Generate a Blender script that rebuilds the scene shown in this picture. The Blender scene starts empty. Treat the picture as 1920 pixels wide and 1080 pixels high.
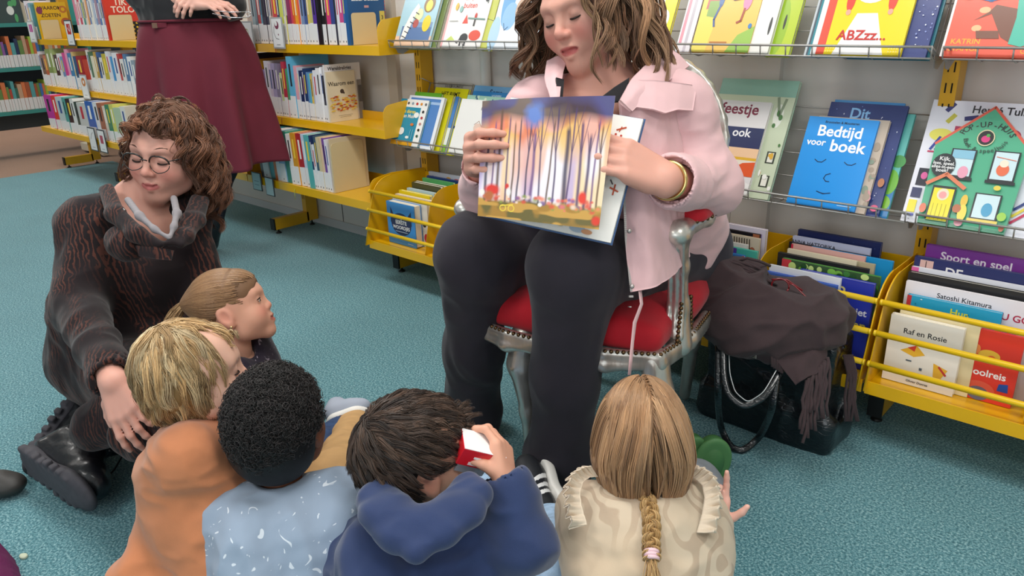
import bpy, bmesh, math, random
import numpy as np
from mathutils import Matrix, Vector
random.seed(7)
RNG = np.random.default_rng(11)
SC = bpy.context.scene
COL = SC.collection
PI = math.pi

# ------------------------------------------------------------------ camera
YAW, PITCH, ROLL, FPX, EYE = 0.749298731, 0.355300057, -0.0286030048, 1423.51853, 1.079
def cam_basis():
    fw = np.array([-math.sin(YAW)*math.cos(PITCH), math.cos(YAW)*math.cos(PITCH), -math.sin(PITCH)])
    r = np.array([math.cos(YAW), math.sin(YAW), 0.0]); u = np.cross(r, fw)
    r2 = r*math.cos(ROLL)+u*math.sin(ROLL); u2 = -r*math.sin(ROLL)+u*math.cos(ROLL)
    return np.array([r2, u2, -fw]).T
CM = cam_basis(); CP = np.array([0, 0, EYE])
def at(x, y, X=None, Y=None, Z=None, D=None):
    """world point seen at a photo pixel, on the plane X=, Y=, Z= or at depth D"""
    r = CM @ np.array([(x-960)/FPX, (540-y)/FPX, -1.0])
    if D is not None: return CP + r*D
    i, v = (0, X) if X is not None else (1, Y) if Y is not None else (2, Z)
    return CP + r*(v-CP[i])/r[i]
cd = bpy.data.cameras.new('camera'); cam = bpy.data.objects.new('camera', cd); COL.objects.link(cam)
cd.sensor_width = 36; cd.lens = FPX/1920*36; cd.clip_start = 0.02
M4 = Matrix.Identity(4)
for i in range(3):
    for j in range(3): M4[i][j] = CM[i][j]
    M4[i][3] = CP[i]
cam.matrix_world = M4
SC.camera = cam

# ------------------------------------------------------------------ materials
def lin(h):
    if isinstance(h, str):
        h = h.lstrip('#'); c = [int(h[i:i+2], 16)/255 for i in (0, 2, 4)]
    else: c = list(h)
    return [x/12.92 if x <= .04045 else ((x+.055)/1.055)**2.4 for x in c]
MATS = {}
def mat(col, rough=.5, metal=0.0, coat=0.0, name=None, noise=0.0, nscale=40.0, bump=0.0, bscale=200.0, sss=0.0, alpha=1.0, trans=0.0, emit=0.0, sheen=0.0, stretch=None, spec=.5, attr=None, col2=None, ior=1.45):
    key = (str(col), rough, metal, coat, name, noise, nscale, bump, bscale, sss, alpha, trans, emit, sheen, stretch, spec, attr, col2)
    if key in MATS: return MATS[key]
    m = bpy.data.materials.new(name or 'surface'); m.use_nodes = True
    nt = m.node_tree; b = nt.nodes['Principled BSDF']; L = nt.links
    b.inputs['Base Color'].default_value = (*lin(col), 1)
    b.inputs['Roughness'].default_value = rough; b.inputs['Metallic'].default_value = metal
    b.inputs['Coat Weight'].default_value = coat; b.inputs['Specular IOR Level'].default_value = spec
    b.inputs['Coat Roughness'].default_value = .15; b.inputs['IOR'].default_value = ior
    b.inputs['Transmission Weight'].default_value = trans; b.inputs['Alpha'].default_value = alpha
    if sss: b.inputs['Subsurface Weight'].default_value = sss; b.inputs['Subsurface Radius'].default_value = (.01, .004, .002); b.inputs['Subsurface Scale'].default_value = 1.0
    if sheen: b.inputs['Sheen Weight'].default_value = sheen; b.inputs['Sheen Roughness'].default_value = .5
    if emit: b.inputs['Emission Color'].default_value = (*lin(col), 1); b.inputs['Emission Strength'].default_value = emit
    tc = None
    def coords(sc):
        nonlocal tc
        if tc is None: tc = nt.nodes.new('ShaderNodeTexCoord')
        mp = nt.nodes.new('ShaderNodeMapping'); L.new(tc.outputs['Object'], mp.inputs['Vector'])
        mp.inputs['Scale'].default_value = stretch or (1, 1, 1)
        n = nt.nodes.new('ShaderNodeTexNoise'); n.inputs['Scale'].default_value = sc; n.inputs['Detail'].default_value = 3
        L.new(mp.outputs[0], n.inputs['Vector']); return n
    src = None
    if attr:
        a = nt.nodes.new('ShaderNodeAttribute'); a.attribute_name = attr; src = a.outputs['Color']
        L.new(src, b.inputs['Base Color'])
    if noise or col2:
        n = coords(nscale); mx = nt.nodes.new('ShaderNodeMix'); mx.data_type = 'RGBA'
        rp = nt.nodes.new('ShaderNodeMapRange'); rp.inputs['From Min'].default_value = .35; rp.inputs['From Max'].default_value = .65
        L.new(n.outputs['Fac'], rp.inputs['Value']); L.new(rp.outputs[0], mx.inputs['Factor'])
        c = lin(col); c2 = lin(col2) if col2 else [min(1, x*(1+noise)) for x in c]
        c1 = c if col2 else [x*(1-noise) for x in c]
        mx.inputs['A'].default_value = (*c1, 1); mx.inputs['B'].default_value = (*c2, 1)
        if src is not None:
            m2 = nt.nodes.new('ShaderNodeMix'); m2.data_type = 'RGBA'; m2.blend_type = 'MULTIPLY'; m2.inputs['Factor'].default_value = 1
            mx.inputs['A'].default_value = (1-noise,)*3+(1,); mx.inputs['B'].default_value = (1, 1, 1, 1)
            L.new(src, m2.inputs['A']); L.new(mx.outputs['Result'], m2.inputs['B']); L.new(m2.outputs['Result'], b.inputs['Base Color'])
        else: L.new(mx.outputs['Result'], b.inputs['Base Color'])
    if bump:
        n = coords(bscale); bp = nt.nodes.new('ShaderNodeBump'); bp.inputs['Strength'].default_value = bump; bp.inputs['Distance'].default_value = .002
        L.new(n.outputs['Fac'], bp.inputs['Height']); L.new(bp.outputs[0], b.inputs['Normal'])
    MATS[key] = m; return m

# ------------------------------------------------------------------ mesh builder
class MB:
    def __init__(s): s.v = []; s.f = []; s.m = []; s.mats = []; s.sm = []
    def mi(s, m):
        if m not in s.mats: s.mats.append(m)
        return s.mats.index(m)
    def add(s, vs, fs, m, smooth=False):
        b = len(s.v); s.v += [tuple(map(float, p)) for p in vs]; k = s.mi(m)
        for f in fs: s.f.append([b+i for i in f]); s.m.append(k); s.sm.append(smooth)
        return s
    def box(s, c, h, m, R=None, bev=0):
        """centre, full sizes"""
        hx, hy, hz = [q/2 for q in h]; R = np.eye(3) if R is None else np.array(R); c = np.array(c, float)
        if bev <= 0:
            P = [(x, y, z) for x in (-hx, hx) for y in (-hy, hy) for z in (-hz, hz)]
            F = [(0, 1, 3, 2), (4, 6, 7, 5), (0, 4, 5, 1), (2, 3, 7, 6), (0, 2, 6, 4), (1, 5, 7, 3)]
            return s.add([c+R@np.array(p) for p in P], F, m)
        bm = bmesh.new(); bmesh.ops.create_cube(bm, size=1)
        for v in bm.verts: v.co = Vector((v.co.x*2*hx, v.co.y*2*hy, v.co.z*2*hz))
        bmesh.ops.bevel(bm, geom=bm.edges[:], offset=min(bev, hx*.95, hy*.95, hz*.95), segments=2, affect='EDGES', profile=.6)
        bm.verts.ensure_lookup_table()
        vs = [c+R@np.array(v.co) for v in bm.verts]; fs = [[v.index for v in f.verts] for f in bm.faces]; bm.free()
        return s.add(vs, fs, m, False)
    def tube(s, pts, r, m, n=8, cap=True, smooth=True, flat=None):
        """tube along points; r scalar or list; flat=(rx,ry) ignored axis scale"""
        pts = [np.array(p, float) for p in pts]; N = len(pts); rs = r if hasattr(r, '__len__') else [r]*N
        T = [pts[min(i+1, N-1)]-pts[max(i-1, 0)] for i in range(N)]; T = [t/(np.linalg.norm(t)+1e-12) for t in T]
        up = np.array([0, 0, 1.0]) if abs(T[0][2]) < .9 else np.array([1.0, 0, 0])
        u = np.cross(T[0], up); u /= np.linalg.norm(u); vs = []
        for i in range(N):
            u = u-T[i]*(u@T[i]); u /= np.linalg.norm(u)+1e-12; w = np.cross(T[i], u)
            fx, fy = flat or (1, 1)
            for k in range(n):
                a = 2*PI*k/n; vs.append(pts[i]+rs[i]*(u*math.cos(a)*fx+w*math.sin(a)*fy))
        fs = [[i*n+k, i*n+(k+1) % n, (i+1)*n+(k+1) % n, (i+1)*n+k] for i in range(N-1) for k in range(n)]
        s.add(vs, fs, m, smooth)
        if cap:
            b = len(s.v)-N*n; k0 = s.mi(m)
            s.f.append([b+k for k in range(n)][::-1]); s.m.append(k0); s.sm.append(False)
            s.f.append([b+(N-1)*n+k for k in range(n)]); s.m.append(k0); s.sm.append(False)
        return s
    def lathe(s, prof, c, m, n=16, axis=(0, 0, 1)):
        a = np.array(axis, float); a /= np.linalg.norm(a); u = np.cross(a, [0, 1, 0] if abs(a[1]) < .9 else [1, 0, 0]); u /= np.linalg.norm(u); w = np.cross(a, u); c = np.array(c, float)
        vs = [c+a*h+r*(u*math.cos(2*PI*k/n)+w*math.sin(2*PI*k/n)) for r, h in prof for k in range(n)]
        fs = [[i*n+k, i*n+(k+1) % n, (i+1)*n+(k+1) % n, (i+1)*n+k] for i in range(len(prof)-1) for k in range(n)]
        fs += [[k for k in range(n)][::-1], [(len(prof)-1)*n+k for k in range(n)]]
        return s.add(vs, fs, m, True)
    def ball(s, c, r, m, n=10, R=None):
        r = np.array([r]*3 if not hasattr(r, '__len__') else r, float); c = np.array(c, float); R = np.eye(3) if R is None else R
        vs = [c+R@(r*np.array([math.sin(PI*i/n)*math.cos(2*PI*k/(2*n)), math.sin(PI*i/n)*math.sin(2*PI*k/(2*n)), math.cos(PI*i/n)])) for i in range(n+1) for k in range(2*n)]
        fs = [[i*2*n+k, (i+1)*2*n+k, (i+1)*2*n+(k+1) % (2*n), i*2*n+(k+1) % (2*n)] for i in range(n) for k in range(2*n)]
        return s.add(vs, fs, m, True)
    def prism(s, poly, org, U, V, W, m):
        """polygon in (U,V) at org, extruded by vector W"""
        org, U, V, W = [np.array(q, float) for q in (org, U, V, W)]; n = len(poly)
        a = [org+U*x+V*y for x, y in poly]; b = [p+W for p in a]
        return s.add(a+b, [list(range(n))[::-1], [n+i for i in range(n)]]+[[i, (i+1) % n, n+(i+1) % n, n+i] for i in range(n)], m)
    def build(s, name, parent=None, origin=None):
        me = bpy.data.meshes.new(name); V = np.array(s.v, float)
        o = bpy.data.objects.new(name, me)
        if origin is not None: V = V-np.array(origin, float)
        me.from_pydata(V.tolist(), [], s.f)
        for m in s.mats: me.materials.append(m)
        me.polygons.foreach_set('material_index', s.m); me.polygons.foreach_set('use_smooth', s.sm); me.update()
        COL.objects.link(o)
        if origin is not None: o.location = origin
        if parent is not None: o.parent = parent; 
        if parent is not None:
            pw = world_loc(parent); o.location = (np.array(o.location)-pw)
        return o
def world_loc(o):
    v = np.zeros(3)
    while o is not None: v = v+np.array(o.location); o = o.parent
    return v
def tag(o, label=None, cat=None, group=None, kind=None):
    if label: o['label'] = label
    if cat: o['category'] = cat
    if group: o['group'] = group
    if kind: o['kind'] = kind
    return o
def empty(name, loc, label=None, cat=None, group=None):
    o = bpy.data.objects.new(name, None); COL.objects.link(o); o.location = loc; o.empty_display_size = .05
    return tag(o, label, cat, group)
def struct(o): o['kind'] = 'structure'; return o

# ------------------------------------------------------------------ text
def text_geo(s, size, width=None):
    """flat triangulated letters, returned as (verts 2D, faces), centred on x, baseline 0"""
    cu = bpy.data.curves.new('t', 'FONT'); cu.body = s; cu.size = size; cu.align_x = 'CENTER'; cu.resolution_u = 3
    if width: cu.offset = width
    o = bpy.data.objects.new('t', cu); me = bpy.data.meshes.new_from_object(o)
    vs = [(v.co.x, v.co.y) for v in me.vertices]; fs = [list(p.vertices) for p in me.polygons]
    bpy.data.objects.remove(o); bpy.data.curves.remove(cu); bpy.data.meshes.remove(me)
    return vs, fs

# flat art laid on a surface: org = lower-left corner, U,V unit vectors, w,h sizes, N = outward normal
def art(items, org, U, V, N, w, h, name, parent, lift=.0006, rough=.35):
    mb = MB(); org, U, V, N = [np.array(q, float) for q in (org, U, V, N)]
    n = 0
    for it in items:
        n += 1; k = it[0]; off = N*(lift+.00012*n)
        P = lambda a, b: org+U*(a*w)+V*(b*h)+off
        m = mat(it[-1], rough, coat=.3, name='print')
        if k == 'r': _, a, b, c, d, _c = it; mb.add([P(a, b), P(c, b), P(c, d), P(a, d)], [(0, 1, 2, 3)], m)
        elif k == 'p': mb.add([P(a, b) for a, b in it[1]], [list(range(len(it[1])))], m)
        elif k == 'e':
            _, a, b, ra, rb, _c = it; mb.add([P(a+ra*math.cos(2*PI*i/20), b+rb*math.sin(2*PI*i/20)) for i in range(20)], [list(range(20))], m)
        elif k == 'l':
            pts, wd = it[1], it[2]; q = [P(a, b) for a, b in pts]
            for i in range(len(q)-1):
                d = q[i+1]-q[i]; L_ = np.linalg.norm(d)+1e-9; sd = np.cross(N, d/L_)*wd/2; e = d/L_*wd*.3
                mb.add([q[i]-sd-e, q[i+1]-sd+e, q[i+1]+sd+e, q[i]+sd-e], [(0, 1, 2, 3)], m)
        elif k == 't':
            _, s, a, b, size, ang, _c = it; vs, fs = text_geo(s, size, .0002 if size < .02 else size*.02)
            ca, sa = math.cos(ang), math.sin(ang); o = P(a, b)
            mb.add([o+U*(x*ca-y*sa)+V*(x*sa+y*ca) for x, y in vs], fs, m)
    return mb.build(name, parent)
# ================================================================== ROOM
PX = [-6.49, -5.493, -4.496, -3.50, -2.503, -1.506, -0.509, 0.488]   # uprights
M_YEL = mat('#e8b20c', .32, coat=.35, name='yellow_enamel', noise=.03, nscale=6)
M_YEL2 = mat('#dba315', .4, coat=.2, name='yellow_upright')
M_WIRE = mat('#a9a7a4', .35, metal=.55, name='grey_wire')
M_CHR = mat('#c8c8c8', .2, metal=1, name='chrome')
M_BLK = mat('#141414', .5, name='black_plastic')
M_BEIGE = mat('#d9c79c', .45, name='beige_enamel')
M_PAGE = mat('#e9e2d2', .8, name='paper', noise=.06, nscale=300, stretch=(1, 1, 1))
M_WALL = mat('#d8d4cf', .8, name='wall_paint', noise=.015, nscale=3)
M_SLOT = mat('#1a1408', .8, name='slot')

def carpet_mat(c1, c2, c3, name):
    m = bpy.data.materials.new(name); m.use_nodes = True; nt = m.node_tree; b = nt.nodes['Principled BSDF']; L = nt.links
    tc = nt.nodes.new('ShaderNodeTexCoord')
    n1 = nt.nodes.new('ShaderNodeTexNoise'); n1.inputs['Scale'].default_value = 190; n1.inputs['Detail'].default_value = 3; n1.inputs['Roughness'].default_value = .75
    n2 = nt.nodes.new('ShaderNodeTexNoise'); n2.inputs['Scale'].default_value = 3.5; n2.inputs['Detail'].default_value = 4
    for n in (n1, n2): L.new(tc.outputs['Object'], n.inputs['Vector'])
    r = nt.nodes.new('ShaderNodeValToRGB'); e = r.color_ramp.elements
    e[0].position = .36; e[0].color = (*lin(c1), 1); e[1].position = .66; e[1].color = (*lin(c3), 1)
    q = r.color_ramp.elements.new(.5); q.color = (*lin(c2), 1)
    L.new(n1.outputs['Fac'], r.inputs[0])
    hs = nt.nodes.new('ShaderNodeHueSaturation'); mr = nt.nodes.new('ShaderNodeMapRange')
    mr.inputs['To Min'].default_value = .88; mr.inputs['To Max'].default_value = 1.12
    L.new(n2.outputs['Fac'], mr.inputs['Value']); L.new(mr.outputs[0], hs.inputs['Value']); L.new(r.outputs[0], hs.inputs['Color'])
    L.new(hs.outputs[0], b.inputs['Base Color']); b.inputs['Roughness'].default_value = .95; b.inputs['Specular IOR Level'].default_value = .1
    b.inputs['Sheen Weight'].default_value = .25
    bp = nt.nodes.new('ShaderNodeBump'); bp.inputs['Strength'].default_value = .8; bp.inputs['Distance'].default_value = .003
    L.new(n1.outputs['Fac'], bp.inputs['Height']); L.new(bp.outputs[0], b.inputs['Normal'])
    return m
M_TEAL = carpet_mat('#2c5b66', '#538993', '#a0c4c8', 'teal_carpet')
M_BROWN = carpet_mat('#7a5c4c', '#96755f', '#b09079', 'brown_carpet')
EDGE = -6.48
f = MB(); f.add([(EDGE, -3, 0), (3.2, -3, 0), (3.2, 2.3, 0), (EDGE, 2.3, 0)], [(0, 1, 2, 3)], M_TEAL)
f.add([(-13, -3, 0), (EDGE, -3, 0), (EDGE, 2.3, 0), (EDGE, 8, 0), (-13, 8, 0)], [(0, 1, 2, 3, 4)], M_BROWN)
f.add([(EDGE, 2.3, 0), (-5.2, 2.3, 0), (-5.2, 8, 0), (EDGE, 8, 0)], [(0, 1, 2, 3)], M_BROWN)
struct(f.build('floor'))
# wall behind the shelves with pale casing panels
WY = 2.235
w = MB(); w.box((-.98, WY+.05, 1.4), (8.4, .1, 2.8), M_WALL)
struct(w.build('wall_back'))
t = MB(); t.box((-.98, WY-.004, .022), (8.4, .008, .044), mat('#c9cbcd', .6, name='skirting'))
struct(t.build('baseboard_back'))
t = MB(); mseam = mat('#6f6b68', .8, name='seam')
for x in (-3.27, -2.62, -1.1, .3): t.box((x, WY-.0015, .24), (.003, .003, .42), mseam)
t.box((-.98, WY-.0015, 1.235), (8.4, .003, .004), mseam)
struct(t.build('trim_1'))
t = MB(); t.box((-2.745, WY-.012, .8), (.06, .024, 1.5), mat('#bdb4a8', .75, name='casing')); t.box((-1.03, WY-.012, .8), (.12, .024, 1.5), M_WALL)
struct(t.build('trim_2'))
pp = MB(); pp.tube([(-2.16, WY-.03, .045), (-2.16, WY-.03, 2.78)], .021, mat('#e4e2dd', .4, name='pipe_paint'), 16)
struct(pp.build('trim_3'))
t = MB(); t.box((-5, 8.05, 1.4), (17, .1, 2.8), M_WALL); struct(t.build('wall_far'))
t = MB(); t.box((-13, 2.5, 1.4), (.1, 11, 2.8), M_WALL); struct(t.build('wall_left'))
t = MB(); t.box((3.25, -.4, 1.4), (.1, 5.4, 2.8), M_WALL); struct(t.build('wall_right'))
t = MB(); t.box((-5, 2.5, 2.85), (17, 11.2, .1), mat('#e8e6e2', .85, name='ceiling_tile')); struct(t.build('ceiling'))

# uprights: each one bay frame (post + foot)
for i, x in enumerate(PX[:7]):
    names = ['leftmost yellow upright of the far bookcase', 'second yellow upright from the left of the bookcase', 'yellow shelf upright behind the standing woman',
             'yellow shelf upright with foot right of the maroon skirt', 'slotted yellow upright between bookcase and first wire rack',
             'slotted yellow upright behind the seated reader', 'slotted yellow upright by the right corner book bin']
    e = empty('shelf_upright', (x, 2.19, 0), names[i], 'upright')
    p = MB(); p.box((x, 2.187, .74), (.036, .066, 1.42), M_YEL2)
    for k in range(26):
        z = .16+k*.05
        for dx in (-.007, .007): p.box((x+dx, 2.1537, z), (.0035, .001, .024), M_SLOT)
    p.build('post', e)
    q = MB(); q.box((x, 2.063, .052), (.036, .205, .058), M_YEL2, bev=.002); q.build('foot', e)
    q = MB(); q.box((x, 1.957, .052), (.037, .008, .059), M_BLK); q.build('end_cap', e)
    for y in (1.985, 2.19):
        q = MB(); q.lathe([(.004, .024), (.004, .01), (.009, .009), (.015, .003), (.015, 0.0)], (x, y, 0.0), M_BLK, 12); q.build('levelling_foot', e)

# straight shelves of the bookcase
def shelf(x0, x1, z, front, label, lip=.036, ends=True):
    e = empty('book_shelf', ((x0+x1)/2, 2.1, z), label, 'shelf')
    m = MB(); m.box(((x0+x1)/2, (front+2.15)/2, z-.004), (x1-x0-.006, 2.15-front, .0078), M_YEL)
    m.box(((x0+x1)/2, front+.002, z-lip/2), (x1-x0-.006, .0045, lip), M_YEL)
    m.box(((x0+x1)/2, 2.148, z+.016), (x1-x0-.006, .004, .04), M_YEL)
    m.build('shelf_board', e)
    for x in ((x0+.004, x1-.004) if ends else ()):
        pr = [(front, z-lip), (2.152, z-lip), (2.152, z+.10), (front+.12, z+.10)]
        for k in range(6):
            a = PI/2+k*PI/10; pr.append((front+.045+.045*math.cos(a), z+.055+.045*math.sin(a)))
        pr[3] = (front+.12, z+.108)
        q = MB(); q.prism(pr, (x-.0015, 0, 0), (0, 1, 0), (0, 0, 1), (.003, 0, 0), M_YEL); q.build('end_panel', e)
    return e
SZ = [(.945, 1.962), (.617, 1.955), (.333, 1.855)]
nm = ['top', 'middle', 'bottom']
bays = [(PX[0], PX[1], 'leftmost bay'), (PX[1], PX[2], 'second bay from the left'), (PX[2], PX[3], 'bay behind the standing woman'), (PX[3], PX[4], 'bay right of the maroon skirt')]
for x0, x1, bn in bays:
    for (z, fr), n_ in zip(SZ, nm):
        shelf(x0, x1, z, fr, f'yellow metal {n_} shelf of the {bn} full of upright books', ends=(x1 == PX[4]))

# ---------------------------------------------------------------- books
CN = {}
def cname(h):
    r, g, b = [int(h.lstrip('#')[i:i+2], 16)/255 for i in (0, 2, 4)]
    import colorsys
    hh, l, s_ = colorsys.rgb_to_hls(r, g, b)
    if l > .88 or (l > .8 and s_ < .25): return 'white'
    if l < .17: return 'black'
    if s_ < .14: return 'grey' if l < .7 else 'pale grey'
    d = hh*360
    base = 'red' if d < 14 or d > 345 else 'orange' if d < 38 else 'yellow' if d < 66 else 'green' if d < 160 else 'teal' if d < 192 else 'blue' if d < 250 else 'purple' if d < 295 else 'pink'
    if base == 'orange' and s_ < .5: base = 'brown' if l < .6 else 'beige'
    if base == 'red' and l > .68: base = 'pink'
    pre = 'dark ' if l < .33 else 'pale ' if l > .7 else ''
    return pre+base
def spine_book(name, x, t, h, d, z, front, col, lean=0., label=.36, mark=True, tcol=None, detail=True, back=None):
    """book standing on a shelf, spine towards the room (-Y)"""
    h = min(h, .238 if z < .5 else .282 if z < .8 else .3)
    o = np.array([x, front+d/2, z]); mc = mat(col, .35, coat=.25, name='book_cover')
    m = MB(); ca, sa = math.cos(lean), math.sin(lean); R = np.array([[ca, 0, sa], [0, 1, 0], [-sa, 0, ca]])
    def bx(c, s, mm): m.box(o+R@np.array(c), s, mm, R)
    cv = min(.0022, t*.2)
    bx((0, -d/2+cv/2, h/2), (t, cv, h), mc)
    bx((-t/2+cv/2, cv/2, h/2), (cv, d-cv, h), mc); bx((t/2-cv/2, cv/2, h/2), (cv, d-cv, h), mc)
    bx((0, 0, h/2), (t-2*cv, d-.006, h-.005), M_PAGE)
    b = m.build(name, origin=o)
    if detail:
        if label:
            lh = .075 if label is True else h*label
            q = MB(); q.box(o+R@np.array((0, -d/2-.0004, lh/2+.001)), (t*.96, .0008, lh), mat('#eceaea', .4, coat=.2, name='label_film'), R)
            if mark: q.box(o+R@np.array((0, -d/2-.0010, .014)), (min(t*.35, .004), .0006, .007), mat('#3a3040', .6, name='ink'), R)
            q.build('spine_label', b)
        if tcol and t > .008:
            q = MB(); q.box(o+R@np.array((0, -d/2-.0004, h*.70)), (t*.28, .0006, h*.36), mat(tcol, .5, name='ink'), R); 
            q.build('spine_title', b)
    return b, o, R
def row(name, seq, x0, x1, z, front, where, grp, hrange=(.2, .26), lean=0., drange=(.14, .19), labelf=.36, detail=True, jitter=.006):
    """sequence of (colour, relative width[, height, depth, has label])"""
    tot = sum(s[1] for s in seq); x = x0; out = []
    names = [cname(s[0]) for s in seq]; used = {}
    for i, s_ in enumerate(seq):
        t = s_[1]/tot*(x1-x0); h = s_[2] if len(s_) > 2 and s_[2] else random.uniform(*hrange); d = s_[3] if len(s_) > 3 and s_[3] else random.uniform(*drange)
        lab = s_[4] if len(s_) > 4 else True
        tc = random.choice(['#f4f0e8', '#22242c', '#f2d24a', None]) if names[i] not in ('white',) else random.choice(['#c03040', '#305090', '#333333'])
        b, o, R = spine_book('book', x+t/2, t*.97, h, d, z+.0005, front+.012+random.uniform(0, jitter), s_[0], lean+random.uniform(-.01, .01), labelf if lab else 0, tcol=tc, detail=detail)
        L_ = names[i-1] if i else None; Rr = names[i+1] if i < len(seq)-1 else None
        th = 'thick' if t > .03 else 'thin' if t < .014 else 'slim' if t < .02 else 'medium'
        lb = f'{th} {names[i]} spine'
        if L_ and Rr: lb += f' between {L_} and {Rr} ones'
        elif Rr: lb += f' at the left end beside a {Rr} one'
        else: lb += f' at the right end beside a {L_} one'
        lb += ', '+where
        if lb in used:
            used[lb] += 1; k = used[lb]
            lb = f'{["first","second","third","fourth","fifth"][min(k,5)-1]} {lb}'
        else: used[lb] = 1
        lb = lb.replace('at the left end beside', 'leftmost beside').replace('at the right end beside', 'rightmost beside')
        while len(lb.split()) > 16: lb = ' '.join(w for w in lb.split() if w not in ('medium', 'slim', 'thin', 'thick')) if any(w in lb.split() for w in ('medium', 'slim', 'thin', 'thick')) else lb.replace(' ones,', ',').replace(', far left bay', ' far left') if ' ones,' in lb else ' '.join(lb.split()[:16])
        tag(b, lb, 'book', grp); out.append((b, o, R, t, h, d)); x += t
    return out
def last_cover(rec, items, name='cover_print'):
    b, o, R, t, h, d = rec
    org = o+R@np.array((t*.97/2, -d/2, 0.0)); return art(items, org, (0, 1, 0), R@np.array((0, 0, 1.)), R@np.array((1., 0, 0)), d, h, name, b)
ZA, ZB, ZC = SZ[0][0], SZ[1][0], SZ[2][0]
def xat(px, py, Y): return float(at(px, py, Y=Y)[0])
XL1 = xat(470, 82, 1.974); XR1 = xat(652, 88, 1.974)
r1 = row('b', [('#cdb6aa', 60), ('#9fb0b8', 36), ('#7a8a94', 24), ('#c44a4a', 40), ('#5fa5c0', 18), ('#3d3348', 42), ('#3a3a50', 30), ('#f0e8e0', 20), ('#d8a090', 26), ('#cf3a3c', 52, .25, .17, False), ('#3c4a66', 22), ('#c8cf5a', 44), ('#e8e4da', 14), ('#dfd050', 12, None, None, False), ('#333f50', 14), ('#8c2a5a', 38), ('#d23f5c', 22), ('#e0582f', 22), ('#f0a030', 28), ('#e06050', 20), ('#f2f0ee', 14), ('#7f93b8', 30), ('#4a5f98', 30), ('#e4c46a', 22), ('#c8c070', 36), ('#5a3a9a', 36), ('#1c1a1e', 38, .25, .17, False), ('#252225', 36), ('#3a3436', 16, .25, .17, False), ('#d8407a', 40), ('#3a4a8a', 42), ('#2c3040', 14, .25, .17, False), ('#e4e8f0', 24), ('#d0508a', 36), ('#3f6aa8', 20)],
         XL1, XR1, ZA, 1.962, 'top shelf right of maroon skirt', 'spine-out books on the top shelf', (.225, .245), .0)
zb, o_, R_ = spine_book('book', XR1+.012, .022, .232, .19, ZA+.0005, 1.975, '#1f5a94', 0, 0)
tag(zb, 'dark blue book with white title ZELFBEELD facing out at the end of the top shelf', 'book')
last_cover((zb, o_, R_, .022, .232, .19), [('r', 0, 0, 1, 1, '#1f5a94'), ('t', 'ZELFBEELD', .5, .74, .030, 0, '#e8eef2'), ('t', 'MIJN', .5, .88, .028, 0, '#e8eef2'), ('r', .44, .62, .56, .66, '#c9a0a8'), ('r', .84, .38, .98, .56, '#e0d060'), ('t', '3', .91, .42, .022, 0, '#222222')]+[('r', .985, .1+.06*i, 1, .13+.06*i, '#c83048') for i in range(14)])
def bookend(x, y, z, w_, h_, label, rad=.012):
    m = MB(); pr = [(0, 0), (w_, 0), (w_, h_-rad)]+[(w_-rad+rad*math.cos(a), h_-rad+rad*math.sin(a)) for a in (.5, 1.0)]+[(w_-rad, h_), (rad, h_)]+[(rad-rad*math.sin(a), h_-rad+rad*math.cos(a)) for a in (.5, 1.0)]+[(0, h_-rad)]
    m.prism(pr, (x, y, z), (0, 1, 0), (0, 0, 1), (.0015, 0, 0), M_BEIGE)
    m.box((x-.02, y+w_/2, z+.0008), (.04, w_, .0012), M_BEIGE)
    o = m.build('bookend', origin=(x, y+w_/2, z)); tag(o, label, 'bookend'); return o
bookend(XR1+.0275, 1.985, ZA+.001, .125, .125, 'beige metal bookend against the blue ZELFBEELD book')
XL2 = xat(474, 215, 1.967); XR2 = xat(617, 229, 1.967)
r2 = row('b', [('#2a2448', 45, .28, .2), ('#3a2c5c', 36, .23), ('#e0a42c', 70, .255), ('#b03040', 28, .2), ('#9a7ab0', 45, .21), ('#e6e2ee', 50, .25), ('#d8c8dc', 40, .24), ('#b0a4cc', 46, .24), ('#8d84a0', 36, .24), ('#e8d4e8', 18, .19), ('#cfe0a0', 32, .2), ('#b83048', 40, .25), ('#4a9a6a', 34, .22), ('#62b4d8', 66, .275, .2), ('#e8a8b4', 44, .235), ('#c8d0e0', 14), ('#1e2c58', 36, .215), ('#e8e8f0', 12, .21), ('#27406e', 32, .225), ('#6a90c0', 18, .21), ('#5ab0d0', 26, .205), ('#e0c060', 20, .205), ('#b8bcd0', 20, .2), ('#e8e8ee', 36, .22), ('#f0eef0', 42, .23), ('#f0f0f4', 20, .235), ('#40444e', 30, .2)],
         XL2, XR2, ZB, 1.955, 'middle shelf right of skirt', 'spine-out books on the middle shelf', (.2, .235), .0)
wb, o_, R_ = spine_book('book', XR2+.0045, .008, .245, .19, ZB+.0005, 1.964, '#e8e6e8', 0, 0)
tag(wb, 'white book with black title on top, behind the cream book on middle shelf', 'book')
last_cover((wb, o_, R_, .008, .245, .19), [('t', 'Wereldreligies', .42, .90, .021, 0, '#3a3438'), ('r', .87, .0, 1., .7, '#8b8684'), ('r', .9, .3, 1., .6, '#5b5654')])
wb, o_, R_ = spine_book('book', XR2+.014, .009, .215, .15, ZB+.0005, 1.964, '#e6d9bd', 0, 0)
tag(wb, 'cream book titled Waarom een with orange leafy band, end of the middle shelf', 'book')
its = [('r', 0, 0, 1, 1, '#e6d9bd'), ('t', 'Waarom een', .5, .72, .026, 0, '#4a4438'), ('e', .5, .60, .07, .045, '#4c3b34'), ('e', .56, .565, .03, .02, '#4c3b34')]
for i in range(90): its.append(('e', .05+.9*random.random(), .22+.3*random.random(), .05, .012, random.choice(['#e8a838', '#d86a28', '#e8c84a', '#b84a28', '#f0d060'])))
its += [('r', .25, .12, .75, .128, '#7a6f5c'), ('r', .3, .09, .7, .097, '#7a6f5c')]
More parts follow.
